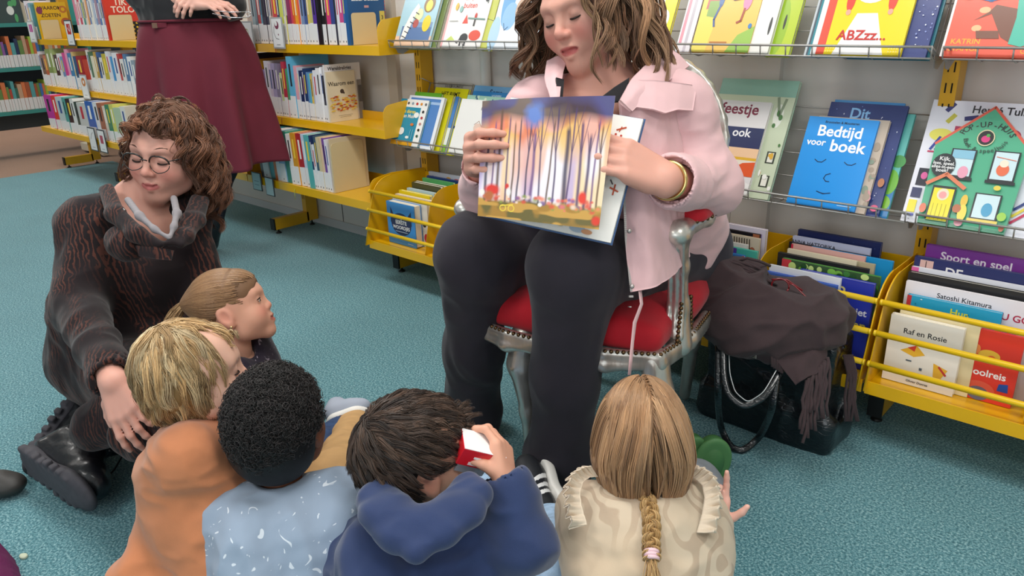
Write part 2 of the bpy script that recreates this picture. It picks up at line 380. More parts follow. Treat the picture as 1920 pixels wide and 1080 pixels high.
last_cover((wb, o_, R_, .009, .215, .15), its)
XL3 = xat(492, 340, 1.867); XR3 = xat(624, 362, 1.867)
r3 = row('b', [('#5a5a5e', 30, .26, .2, False), ('#d8d8d4', 60, .22, .2), ('#3aa0a8', 44, .27, .23, False), ('#e07a3a', 30, .21, .14, False), ('#eef0f4', 40, .25, .21, False), ('#8fb8dc', 56, .28, .19), ('#3f8a78', 46, .26, .19, False), ('#e8e4e0', 40, .23, .15), ('#d8982c', 42, .245), ('#b02c34', 50, .25), ('#c8d8ec', 34, .25, .17), ('#58b0b0', 44, .245, .17, False), ('#2b3c68', 16, .26), ('#e2e6ea', 20, .2), ('#3c5a70', 22, .25, .18), ('#d8c8a0', 26, .235), ('#e8c8a8', 22, .235), ('#7a50a0', 20, .235), ('#eae4ea', 22, .23)],
         XL3, XR3, ZC, 1.855, 'bottom shelf right of skirt', 'spine-out books on the bottom shelf', (.22, .25), -.05)
wb, o_, R_ = spine_book('book', XR3+.008, .006, .235, .19, ZC+.0005, 1.87, '#d8c8a8', 0, 0)
tag(wb, 'buff hardback behind the large beige bookend on the bottom shelf', 'book')
bookend(XR3+.0125, 1.872, ZC+.001, .17, .215, 'large beige metal bookend closing the bottom shelf row', .02)
# far-left bay, seen at a distance
def pxs(seq, px0, px1, py, z, fr, where, grp, **k): return row('b', seq, xat(px0, py, fr+.012), xat(px1, py, fr+.012), z, fr, where, grp, **k)
pal = ['#e8e4e0', '#c8d8e8', '#c04858', '#e0a040', '#4878b0', '#e8e8e8', '#9ab0a0', '#d86840', '#5a9a8a', '#e8d870', '#8a6ab0', '#f0ece8', '#3a4a70', '#d890a8']
def rseq(n, p=pal, w=(8, 16)): 
    out = []; last = None
    for i in range(n):
        c = random.choice([q for q in p if q != last]); last = c; out.append((c, random.uniform(*w)))
    return out
pxs([('#e8e0e8', 12), ('#c8b0c0', 10), ('#7aa8b8', 12), ('#4a8a90', 10)], 58, 72, 66, ZA, 1.962, 'top shelf, far left end', 'books on the far left top shelf', hrange=(.23, .27))
pxs([('#e88aa0', 10), ('#f0e8e8', 8), ('#d04a60', 12), ('#f4ecec', 8), ('#5a9a90', 9), ('#e8d8c8', 8), ('#e8a060', 10), ('#7a90c0', 10), ('#f0e8d8', 8), ('#c0c8d8', 9), ('#8aa8d0', 10), ('#b090a0', 9), ('#5a80b8', 9), ('#e8e4dc', 8), ('#9898c0', 8)], 150, 204, 72, ZA, 1.962, 'top shelf left of TIK TOLO', 'books left of the TIK TOLO book', hrange=(.25, .27))
def faceout(x, y, z, w_, h_, t, col, label, items, nX=False, lean=0.):
    """book with its front cover turned to the room (-Y)"""
    o = np.array([x+w_/2, y+t/2, z]); m = MB(); mc = mat(col, .3, coat=.4, name='book_cover')
    m.box(o+np.array([0, -t/2+.001, h_/2]), (w_, .002, h_), mc); m.box(o+np.array([0, t/2-.001, h_/2]), (w_, .002, h_), mc)
    m.box(o+np.array([-w_/2+.001, 0, h_/2]), (.002, t, h_), mc); m.box(o+np.array([.001, 0, h_/2]), (w_-.004, t-.004, h_-.006), M_PAGE)
    b = m.build('book', origin=o); tag(b, label, 'book')
    art(items, (x, y, z), (1, 0, 0), (0, 0, 1), (0, -1, 0), w_, h_, 'cover_print', b)
    return b
# these end books show their covers (normal +X)
def endcover(px, py, z, fr, t, h, d, col, label, items):
    x = xat(px, py, fr+.012); b, o, R = spine_book('book', x+t/2, t, h, d, z+.0005, fr+.012, col, 0, 0); tag(b, label, 'book')
    last_cover((b, o, R, t, h, d), items); return x+t
xx = endcover(77, 68, ZA, 1.962, .02, .25, .20, '#e8b818', 'yellow book with brown lettering facing out at the far left top shelf',
              [('r', 0, 0, 1, 1, '#e8b818'), ('t', 'WAAROM', .45, .8, .034, 0, '#4a2a18'), ('t', 'ZOETEN', .45, .6, .034, 0, '#4a2a18'), ('e', .1, .78, .1, .1, '#8a3a58'), ('e', .88, .8, .13, .1, '#c8782a'), ('e', .9, .45, .16, .12, '#b85a20'), ('e', .88, .8, .06, .05, '#e8b818'), ('e', .9, .45, .08, .06, '#e8b818')])
bookend(xx+.012, 1.98, ZA+.001, .12, .13, 'beige metal bookend against the yellow book at the far left')
xx = endcover(204, 72, ZA, 1.962, .03, .27, .19, '#d83a2a', 'red book with white title TIK TOLO at the end of the far left row',
              [('r', 0, 0, 1, 1, '#d83a2a'), ('t', 'TIK', .5, .76, .052, 0, '#f4e8d8'), ('t', 'TOLO', .56, .60, .052, 0, '#f4e8d8'), ('e', .3, .92, .14, .05, '#2a1818'), ('e', .72, .92, .14, .05, '#2a1818'), ('r', .75, 0, 1, .4, '#1c1a18')]+[('e', .8+.12*(i % 2), .05+.045*i, .035, .02, '#e8c030') for i in range(8)])
bookend(xx+.012, 1.98, ZA+.001, .14, .148, 'beige metal bookend against the red TIK TOLO book')
pxs([('#e8e4ea', 8), ('#8a6a58', 16), ('#c86a48', 12), ('#8a9a58', 18), ('#a8b878', 12), ('#4a2a28', 16), ('#e8e4e4', 12), ('#7898c0', 10), ('#d84890', 14), ('#f0a0c0', 8), ('#4a88b8', 12), ('#e0c080', 8), ('#3a5a80', 10), ('#a83038', 20), ('#d04a38', 20), ('#f0e8e0', 8), ('#5a7a60', 8), ('#e8e0c8', 10), ('#c8a050', 8), ('#4868a0', 10), ('#e8e4e0', 10), ('#c8b848', 14), ('#e4e4ea', 10), ('#4898d0', 10), ('#e8e8ec', 14), ('#c04848', 8), ('#e8e4e0', 10), ('#5a80a8', 10), ('#f0f0f0', 12), ('#90a0b0', 10)], 86, 262, 172, ZB, 1.955, 'middle shelf, far left bay', 'books on the far left middle shelf', hrange=(.2, .27), lean=-.04)
pxs([('#c838a0', 24), ('#e84030', 14), ('#c8d8d8', 22), ('#58a8a0', 8), ('#3a1a20', 16), ('#e8e8e4', 10), ('#3a4a40', 10), ('#d0d0cc', 24), ('#3868b8', 20), ('#e8e8ec', 14), ('#a86850', 12), ('#e8d8c8', 8), ('#408868', 10), ('#d8d870', 10), ('#b8d0b0', 18), ('#e8e8e0', 12)], 100, 245, 262, ZC, 1.855, 'bottom shelf, far left bay', 'books on the far left bottom shelf', hrange=(.22, .29), lean=-.05, labelf=.3)
# small white signs hooked over the shelf lips
def sign(px, py, Y, w_, h_, icon, label, dark=False):
    c = at(px, py, Y=Y); m = MB(); m.box(c, (w_, .003, h_), mat('#3b4448' if dark else '#a8acae', .5, name='sign_frame'), bev=.0008)
    o = m.build('shelf_sign', origin=c); tag(o, label, 'sign')
    art([('r', .07, .05, .93, .95, '#eef0f0')]+icon, c+np.array([-w_/2, -.0016, -h_/2]), (1, 0, 0), (0, 0, 1), (0, -1, 0), w_, h_, 'sign_card', o)
sign(521, 62, 1.955, .095, .135, [('e', .5, .75, .18, .13, '#7a2a4a'), ('e', .46, .8, .1, .08, '#eef0f0'), ('l', [(.25, .7), (.2, .5), (.35, .33), (.6, .3)], .0025, '#4a4448'), ('e', .58, .45, .04, .03, '#7a2a4a'), ('r', .35, .12, .65, .14, '#8a8a8a')], 'white sign with maroon curl hooked on the top shelf lip')
sign(465, 68, 1.955, .105, .135, [('e', .5, .6, .13, .16, '#b8b890'), ('e', .5, .6, .09, .11, '#eef0f0'), ('r', .3, .15, .7, .17, '#8a8a8a')], 'white sign with green line drawing beside the maroon skirt')
sign(60, 60, 1.95, .135, .15, [('r', .25, .5, .45, .85, '#c850a0'), ('r', .5, .5, .75, .85, '#c850a0'), ('r', .3, .15, .7, .17, '#8a8a8a')], 'white sign with pink icon at far left shelf end')
sign(131, 62, 1.95, .13, .165, [('r', .25, .45, .75, .85, '#c83030'), ('l', [(.35, .7), (.6, .55), (.6, .8)], .006, '#f0f0f0'), ('r', .3, .15, .7, .17, '#8a8a8a')], 'white sign with red square below the yellow book', True)
sign(159, 163, 1.945, .12, .16, [('e', .5, .7, .28, .18, '#d88848'), ('e', .5, .7, .12, .08, '#f0f0f0'), ('r', .3, .15, .7, .17, '#8a8a8a')], 'white sign with orange drawing on far left middle shelf')
sign(174, 261, 1.845, .12, .155, [('l', [(.3, .5), (.5, .7), (.7, .8)], .004, '#555555'), ('r', .3, .15, .7, .17, '#8a8a8a')], 'white sign with grey line drawing, left of the dark-haired woman', True)
sign(192, 265, 1.842, .12, .15, [('r', .3, .4, .7, .75, '#b04060'), ('r', .3, .15, .7, .17, '#8a8a8a')], 'white sign with dark pink icon beside the dark-haired woman', True)
sign(482, 340, 1.846, .085, .09, [('r', .07, .05, .93, .95, '#8fb0b2'), ('r', .25, .5, .75, .54, '#5a7a80'), ('r', .25, .3, .75, .34, '#5a7a80')], 'pale teal sign below the skirt hem on the bottom shelf lip', True)
sign(506, 350, 1.842, .075, .09, [('r', .07, .05, .93, .95, '#a8c0c2')], 'empty clear sign holder beside the leaning white book', True)
# ribbon bookmarks
def ribbon(pts, col, label, w_=.0022):
    m = MB(); m.tube(pts, w_, mat(col, .6, name='ribbon'), 6, flat=(1, .3)); o = m.build('ribbon_bookmark', origin=pts[0]); tag(o, label, 'ribbon')
def rb(px, py, l, Y, col, label):
    a = at(px, py, Y=Y); ribbon([a+np.array([0, .006, .004]), a, a-np.array([.002, .0, l*.5]), a-np.array([0.003, 0, l])], col, label)
rb(516, 84, .035, 1.957, '#c8281c', 'red ribbon bookmark hanging over the top shelf lip')
rb(519, 219, .03, 1.950, '#d8441c', 'orange ribbon bookmark hanging over the middle shelf lip')
rb(528, 222, .03, 1.950, '#a83a1c', 'rust ribbon bookmark hanging over the middle shelf lip, beside the orange')
rb(552, 356, .045, 1.849, '#b8b83a', 'olive ribbon bookmark hanging from the bottom shelf')
rb(494, 218, .06, 1.949, '#c8e0dc', 'pale mint ribbon bookmark hanging past the middle shelf')
# ================================================================== WIRE RACKS
TH = math.radians(25)
RU = np.array([1., 0, 0]); RV = np.array([0, math.sin(TH), math.cos(TH)]); RN = np.array([0, -math.cos(TH), math.sin(TH)])
def rack(x0, x1, z0, label):
    e = empty('wire_book_rack', ((x0+x1)/2, 2.05, z0-.03), label, 'rack')
    a, b = x0+.012, x1-.012
    m = MB(); m.tube([(a, 2.0, z0), (b, 2.0, z0)], .003, M_WIRE, 8); m.tube([(a, 2.006, z0-.026), (b, 2.006, z0-.026)], .0022, M_WIRE, 8)
    m.tube([(a, 2.085, z0-.032), (b, 2.085, z0-.032)], .0022, M_WIRE, 8)
    base = np.array([0, 2.085, z0-.03]); n = int((b-a)/.066)
    for i in range(n+1):
        x = a+(b-a)*i/n
        m.tube([(x, 2.0, z0+.003), (x, 2.005, z0-.024), (x, 2.05, z0-.034), (x, 2.085, z0-.032)], .0019, M_WIRE, 6)
    m.build('ledge', e)
    m = MB()
    for i in range(0, n+1, 2):
        x = a+(b-a)*i/n; q = base+np.array([x, 0, 0]); m.tube([q, q+RV*.27], .0017, M_WIRE, 6)
    for j in range(1, 5): q = base+RV*(.067*j); m.tube([q+RU*a, q+RU*b], .0017, M_WIRE, 6)
    m.build('back_mesh', e)
    for x in (a, b):
        m = MB(); s = 1 if x == a else -1
        for dx in (0, .012*s): m.tube([(x+dx, 2.0, z0), (x+dx, 2.085, z0-.03), base+RU*(x+dx)+RV*.27, (x+dx, 2.152, z0+.235)], .0024, M_WIRE, 6)
        m.prism([(2.03, z0-.02), (2.09, z0-.03), (2.152, z0+.03), (2.152, z0-.02), (2.07, z0-.055), (2.045, z0-.05)], (x-.001, 0, 0), (0, 1, 0), (0, 0, 1), (.002, 0, 0), M_WIRE)
        m.build('bracket', e)
ZU, ZL = .965, .573
rk = [('first', PX[4], PX[5], 'left of the reader'), ('mid', PX[5], PX[6], 'behind the reader'), ('r', PX[6], PX[7], 'at the right edge')]
for _, x0, x1, s in rk:
    rack(x0, x1, ZU, 'upper grey wire display rack '+s); rack(x0, x1, ZL, 'lower grey wire display rack '+s)

def disp(z0, xl, xr, h, t, off, col, label, items, rad=0, pages=True):
    """picture book leaning on a rack, cover to the room; xl,xr world x, off = distance behind the lip"""
    org = np.array([xl, 2.012, z0-.021])-RN*off; w_ = xr-xl
    org = org+np.array([0, 0, .0]); mc = mat(col, .3, coat=.5, name='book_cover')
    m = MB(); R = np.array([RU, RN, RV]).T
    c = org+RU*w_/2+RV*h/2-RN*t/2
    m.box(c+RN*(t/2-.0011), (w_, .0022, h), mc, R); m.box(c-RN*(t/2-.0011), (w_, .0022, h), mc, R); m.box(c-RU*(w_/2-.0011), (.0022, t, h), mc, R)
    m.box(c+RU*.0008, (w_-.006, t-.0044, h-.006), M_PAGE, R)
    o = m.build('picture_book', origin=c-RV*h/2); tag(o, label, 'book')
    if items: art([i for i in items], org, RU, RV, RN, w_, h, 'cover_print', o)
    return o
def xq(px, py): return float(at(px, py, Y=2.012)[0])
def yl(px): return 262+(px-731)*136/952
def D(z0, pl, pr, h, t, off, col, label, items=None):
    f = (lambda p: yl(p)) if z0 == ZL else (lambda p: 77+(p-718)*.0105)
    # x measured at the true depth of the book
    d = np.array([2.012, z0-.021])
    Y = 2.012+off*math.cos(TH)
    return disp(z0, float(at(pl, f(pl), Y=Y)[0]), float(at(pr, f(pr), Y=Y)[0]), h, t, off, col, label, items)
W = '#f4f2ee'
def blob_art(n, cols, box=(.1, .1, .9, .9), s=.05, seed=0):
    r = random.Random(seed); return [('e', r.uniform(box[0], box[2]), r.uniform(box[1], box[3]), r.uniform(.4, 1)*s, r.uniform(.4, 1)*s, r.choice(cols)) for _ in range(n)]
# --- upper rack, left of reader
D(ZU, 737, 803, .25, .012, 0, '#a9cfdc', 'pale blue book with a zebra and a lion, left end of upper rack',
  [('r', 0, 0, 1, 1, '#a9cfdc'), ('r', 0, 0, 1, .16, '#f0c8a8'), ('r', .12, .1, .95, .32, '#5878a8'), ('r', .2, .3, .95, .38, '#7a98c0')]
  + [('e', .74, .66, .15, .13, '#8a6a3c'), ('e', .74, .64, .09, .09, '#f0d84a'), ('e', .78, .36, .11, .13, '#f0d020'), ('e', .52, .5, .11, .10, '#e4e8b0'), ('e', .48, .36, .08, .07, '#b85048')]
  + [('p', [(.15, .1), (.28, .12), (.42, .5), (.5, .62), (.42, .68), (.3, .55), (.18, .3)], '#f4f0ec')] + [('l', [(.17+.05*i, .16+.075*i), (.29+.045*i, .13+.075*i)], .0035, '#2a2a30') for i in range(6)])
D(ZU, 756, 817, .27, .02, .016, '#7a8a50', 'olive green book behind the zebra book on the upper rack', [('r', 0, 0, 1, 1, '#7a8a50')])
D(ZU, 824, 899, .245, .014, 0, '#f2eeea', 'white picture book with red title alle dingen buiten on the upper rack',
  [('r', 0, 0, 1, 1, '#f2eeea'), ('r', 0, 0, .05, 1, '#f0b0b0'), ('t', 'alle', .52, .84, .028, 0, '#d84838'), ('t', 'dingen', .52, .72, .028, 0, '#d84838'), ('t', 'buiten', .52, .6, .028, 0, '#d84838'),
   ('p', [(.42, .36), (.56, .36), (.49, .5)], '#e04a3a'), ('e', .8, .18, .14, .08, '#e0503c'), ('e', .55, .14, .1, .07, '#2a2c32'), ('r', .47, .02, .51, .12, '#2a2c32'), ('r', .58, .02, .62, .12, '#2a2c32'), ('l', [(.46, .14), (.42, .06), (.38, .07)], .003, '#2a2c32'),
   ('p', [(.12, .1), (.34, .1), (.23, .17)], '#c8d870'), ('r', .7, .32, .74, .46, '#3a3436'), ('e', .72, .47, .03, .05, '#c83a30'), ('e', .9, .75, .05, .07, '#2a2c32'), ('l', [(.85, .9), (.95, .85), (.93, .66)], .003, '#3a5a50'), ('l', [(.55, .44), (.95, .42)], .006, '#7a9a90'), ('e', .2, .62, .04, .06, '#e0b030'), ('e', .32, .58, .04, .05, '#8ab8b0'), ('l', [(.1, .4), (.3, .4)], .004, '#c0c0bc')])
D(ZU, 894, 912, .22, .03, .004, '#c8cc60', 'lime coloured narrow book beside alle dingen buiten', [('r', 0, 0, 1, 1, '#c8cc60'), ('l', [(0, .5), (1, .45)], .002, '#4a4a28')])
D(ZU, 914, 1010, .25, .012, 0, '#e8ecf2', 'white and blue watercolour picture book behind the reader\'s hair',
  [('r', 0, 0, 1, 1, '#e8ecf2'), ('e', .2, .7, .12, .4, '#78b0e0'), ('e', .28, .45, .14, .2, '#98c4ea'), ('e', .05, .2, .1, .25, '#b8d8f0'), ('e', .68, .5, .16, .12, '#b0d4ee'), ('e', .45, .55, .08, .14, '#d0b098'), ('e', .52, .45, .05, .08, '#c8a890'), ('e', .85, .7, .1, .08, '#e8b8c0'), ('r', .55, .18, .9, .20, '#8a90a0'), ('l', [(.2, .35), (.24, .25), (.3, .3)], .002, '#2a4a80')])
# --- upper rack behind the reader
D(ZU, 1198, 1246, .24, .012, .0, '#f0e020', 'yellow picture book peeking out right of the reader\'s hair', [('r', 0, 0, 1, 1, '#f0e020'), ('e', .3, .55, .25, .2, '#f4f4ec'), ('e', .65, .4, .2, .12, '#f4f4ec'), ('l', [(.2, .5), (.5, .6), (.7, .45)], .002, '#b0a890')])
D(ZU, 1266, 1292, .25, .02, .004, '#e8e0e4', 'white book with pink edge beside the yellow book', [('r', 0, 0, 1, 1, '#ece6ea'), ('r', .1, .1, .3, 1, '#e89aa8'), ('r', .5, .0, .7, 1, '#c8c0c8')])
D(ZU, 1295, 1403, .245, .012, 0, '#eec25a', 'orange and yellow picture book with two running children on the upper rack',
  [('r', 0, 0, 1, 1, '#efc45e'), ('p', [(0, 0), (.0, .7), (.2, .75), (.3, .3), (.25, 0)], '#f0dc60'), ('p', [(.08, .5), (.1, 1), (.42, 1), (.4, .62), (.2, .52)], '#c87068'), ('p', [(.12, .42), (.3, .4), (.3, .6), (.12, .6)], '#90b060'), ('p', [(.6, 0), (1, 0), (1, .3), (.75, .2)], '#98c050')]
  + [('e', .35, .78, .05, .06, '#b83a30'), ('e', .33, .62, .045, .1, '#5878a8'), ('l', [(.33, .55), (.27, .38), (.3, .3)], .006, '#48609a'), ('l', [(.36, .68), (.55, .6)], .004, '#7a4a38'), ('l', [(.72, .62), (.55, .6)], .004, '#7a4a38'), ('e', .82, .78, .08, .1, '#3a2420'), ('e', .78, .6, .07, .12, '#e08ab0'), ('l', [(.76, .5), (.74, .36), (.68, .34)], .006, '#a84a38'), ('e', .90, .66, .05, .05, '#3a2420'), ('r', .3, .09, .6, .12, '#b87830'), ('e', .92, .3, .03, .03, '#3a80c0')])
D(ZU, 1398, 1440, .25, .014, .003, '#eceae4', 'plain white book beside the running children book', [('r', 0, 0, 1, 1, '#eceae4'), ('e', .8, .3, .06, .1, '#3a3a3a')])
D(ZU, 1434, 1480, .26, .014, .016, '#b8cc30', 'lime green book leaning next to the plain white one', [('r', 0, 0, 1, 1, '#b8cc30'), ('e', .35, .3, .3, .3, '#98bc28'), ('e', .5, .35, .05, .08, '#2a2c20')])
for i, (c, s) in enumerate([('#c8d0d4', 'pale grey'), ('#4a5a68', 'slate'), ('#2a8a98', 'teal'), ('#e8e8e8', 'white')]):
    D(ZU, 1508+i*4, 1560+i*4, .235+.004*i, .006, .003+.0065*(3-i), c, f'{s} book edge in the stack left of the ABZzz book', [('r', 0, 0, 1, 1, c)])
D(ZU, 1530, 1690, .25, .010, .0, '#f2d818', 'yellow ABZzz picture book with a red shape on the upper rack',
  [('r', 0, 0, 1, 1, '#f2d818'), ('r', 0, 0, .1, 1, '#e0503c'), ('p', [(.2, 0), (.8, 0), (.62, .42), (.38, .42)], '#f4f2f0'), ('e', .5, .82, .3, .26, '#e04434'), ('e', .5, .66, .2, .14, '#f4f2f0'), ('r', .3, .68, .7, .8, '#e04434'), ('e', .27, .56, .05, .12, '#e04434'), ('e', .76, .56, .05, .12, '#e04434'), ('e', .27, .43, .03, .03, '#f0a890'), ('e', .76, .43, .03, .03, '#f0a890'), ('t', 'ABZzz...', .5, .15, .035, 0, '#c82c28'), ('r', .3, .08, .7, .09, '#c8a8a0')]
  + [('e', .12+.03*i, .03+.03*j, .006, .006, '#f8f0b0') for i in range(4) for j in range(3)] + [('e', .86+.03*i, .03+.03*j, .006, .006, '#f8f0b0') for i in range(4) for j in range(3)])
D(ZU, 1560, 1738, .262, .010, .012, '#34407c', 'navy blue starry book behind the yellow ABZzz book', [('r', 0, 0, 1, 1, '#34407c')]+blob_art(30, ['#e8ecf8', '#8a98d0'], (.82, .05, .98, .95), .01, 3))
D(ZU, 1590, 1746, .25, .006, .0245, '#1a7080', 'dark teal book behind the starry book on the upper rack', [('r', 0, 0, 1, 1, '#1a7080')])
D(ZU, 1764, 2010, .30, .012, 0, '#ee5f48', 'coral red picture book by KATRIN STANGL at the right edge',
  [('r', 0, 0, 1, 1, '#ee5f48'), ('r', 0, 0, .02, 1, '#f0e8e4'), ('t', 'KATRIN', .18, .10, .017, 0, '#f0b030'), ('t', 'STANGL', .18, .045, .017, 0, '#f0b030'), ('t', 'GOTT', .72, .03, .017, 0, '#f0b030'),
   ('p', [(.2, .28), (.33, .33), (.45, .15), (.55, .1), (.62, .2), (.55, .36), (.35, .4), (.3, .34)], '#7a4a38'), ('e', .27, .36, .045, .025, '#f4b888'), ('e', .24, .22, .04, .025, '#f4b888'), ('p', [(.24, .2), (.42, .2), (.44, .14), (.26, .14)], '#7a4a38'),
   ('p', [(.52, .1), (.62, .08), (.8, .14), (.86, .4), (.74, .42), (.62, .32), (.58, .52), (.5, .5), (.53, .3)], '#4ab8a0'), ('e', .56, .55, .04, .05, '#f4ece8'), ('l', [(.12, .5), (.3, .46), (.45, .5)], .022, '#4878b0'), ('e', .12, .46, .04, .02, '#48907a')])
# --- lower rack, left of reader
def off_stack(lst, z0):
    off = 0.
    for a in lst:
        pl, pr, h, t, col, label, items = a; D(z0, pl, pr, h, t, off, col, label, items); off += t+.0006
off_stack([
  (731, 782, .195, .010, '#1f8fb0', 'small teal board book titled De dieren van Muis on the lower rack',
   [('r', 0, 0, 1, 1, '#1f8fb0'), ('r', .22, .83, 1, 1, '#f4f2ee'), ('r', .78, 0, 1, 1, '#f4f2ee'), ('r', 0, 0, .78, .1, '#e8a828'), ('t', 'De dieren', .38, .7, .021, 0, '#f0d84a'), ('t', 'van Muis', .40, .6, .021, 0, '#f0e8d8'), ('e', .68, .67, .09, .06, '#f4f4f0')]
   + [('e', .3+.155*i, .91, .04, .03, ['#555555', '#8aa0b0', '#c83a30', '#e09030', '#777777'][i]) for i in range(5)] + [('e', .89, .75-.13*i, .04, .03, ['#333333', '#b83a40', '#c88a88', '#222222', '#2a5a48'][i]) for i in range(5)]
   + [('r', .1+.001, .2, .16, .3, '#e8d8a0'), ('e', .3, .3, .1, .08, '#e8ecf0'), ('e', .55, .18, .06, .03, '#f4f4f0'), ('l', [(.62, .15), (.62, .35)], .003, '#8ac0d0'), ('l', [(.7, .15), (.7, .35)], .003, '#8ac0d0'), ('e', .62, .46, .06, .03, '#e07a40')]),
  (744, 808, .215, .012, '#e8ecf4', 'white rimmed book with blue sky strip behind the teal board book', [('r', 0, 0, 1, 1, '#f0f2f6'), ('r', .06, .06, .92, .96, '#5888c8'), ('r', .06, .85, .92, .9, '#a8c4e8')]),
  (752, 800, .235, .012, '#68b030', 'green book peeking over the left of the lower rack', [('r', 0, 0, 1, 1, '#68b030'), ('e', .35, .88, .15, .05, '#a8d860')]),
  (770, 822, .235, .012, '#d8d020', 'yellow book with a dark haired head peeking on the lower rack', [('r', 0, 0, 1, 1, '#d8d020'), ('e', .45, .9, .3, .05, '#3a2420'), ('e', .45, .83, .22, .06, '#e8b890')]),
  (785, 832, .235, .014, '#5890d8', 'blue book with purple umbrella and white lower half on the lower rack', [('r', 0, 0, 1, 1, '#eef2ee'), ('r', 0, .45, 1, 1, '#5088d0'), ('e', .5, .62, .3, .12, '#5a3a90'), ('r', 0, 0, 1, .15, '#88c030'), ('e', .5, .25, .3, .05, '#e8b0a0')]),
  (785, 846, .272, .012, '#e8e010', 'bright yellow book titled HET RIJMT on the lower rack', [('r', 0, 0, 1, 1, '#e8e010'), ('t', 'HET RIJMT', .5, .88, .024, 0, '#22241c'), ('r', .8, .4, .92, .44, '#22241c')]),
  (786, 850, .30, .012, '#a8a49c', 'grey book behind the yellow HET RIJMT book', [('r', 0, 0, 1, 1, '#a8a49c'), ('t', 'JULIE WAUMANS', .5, .93, .014, 0, '#4a4844')])], ZL)
off_stack([
  (840, 935, .215, .012, '#eeece8', 'white picture book left of the raised forest picture', [('r', 0, 0, 1, 1, '#eeece8'), ('t', 'EN IK', .5, .82, .016, 0, '#4a4a4a'), ('e', .45, .5, .08, .08, '#e8c8b8'), ('l', [(.37, .55), (.45, .62), (.52, .52)], .002, '#b08068')]),
  (848, 950, .235, .008, '#98c8b8', 'pale green book edge behind the white picture book', [('r', 0, 0, 1, 1, '#a0ccb8')]+blob_art(12, ['#2a5a80', '#d8e8d0'], (.05, .8, .95, .98), .03, 5)),
  (856, 970, .255, .008, '#2a80c0', 'bright blue book behind the pale green edge', [('r', 0, 0, 1, 1, '#2a80c0'), ('t', 'UITGEVERIJ', .4, .93, .010, 0, '#d8e8f4')]),
  (856, 950, .28, .012, '#68a0cc', 'sky blue book titled Soms on the lower rack left of the reader', [('r', 0, 0, 1, 1, '#6ca4d0'), ('t', 'Soms', .45, .88, .03, 0, '#1c2c50')]+blob_art(14, ['#88b8dc', '#5a94c4'], (.05, .82, .95, .98), .05, 6)[:0])], ZL)
# --- lower rack right of reader
off_stack([
  (1290, 1400, .275, .012, '#e8e6e6', 'white book with a dark blue panel and red lower part beside the chair back',
   [('r', 0, 0, 1, 1, '#dedcdc'), ('t', 'feestje', .52, .86, .045, 0, '#7a1a38'), ('r', .2, .5, 1, .72, '#28325e'), ('t', 'ook', .65, .62, .035, 0, '#f0f0f4'), ('r', .3, .4, 1, .5, '#f0c8a0'), ('r', .3, .37, 1, .4, '#e0b030'), ('r', .3, .2, 1, .37, '#e8e0d0'), ('p', [(.5, .2), (1, .2), (1, .36), (.8, .34)], '#e05a28'), ('p', [(.4, 0), (1, 0), (1, .12), (.7, .2), (.4, .2)], '#ecebe8'), ('t', 'Reyter', .75, .05, .012, 0, '#3a4a80')]+[('r', .32+.05*i, .22, .35+.05*i, .35, ['#c83a30', '#4878b0', '#e0c030', '#3a8a60'][i % 4]) for i in range(7)]),
  (1300, 1440, .345, .014, '#a8ccb4', 'tall pale green book with house windows beside the chair back',
   [('r', 0, 0, 1, 1, '#c8d4b8'), ('r', 0, .86, 1, 1, '#8fbcac'), ('e', .85, .7, .06, .1, '#e8ece0'), ('l', [(.8, .85), (.86, .7), (.9, .84)], .008, '#8a9a80')]+[('r', .84, .1+.2*i, .95, .2+.2*i, '#3a4438') for i in range(2)]+[('r', .86, .11+.2*i, .93, .19+.2*i, '#e8e8dc') for i in range(2)]+blob_art(10, ['#4a7a40', '#e0b040', '#f0f0e8'], (.8, .05, .98, .75), .03, 8))], ZL)
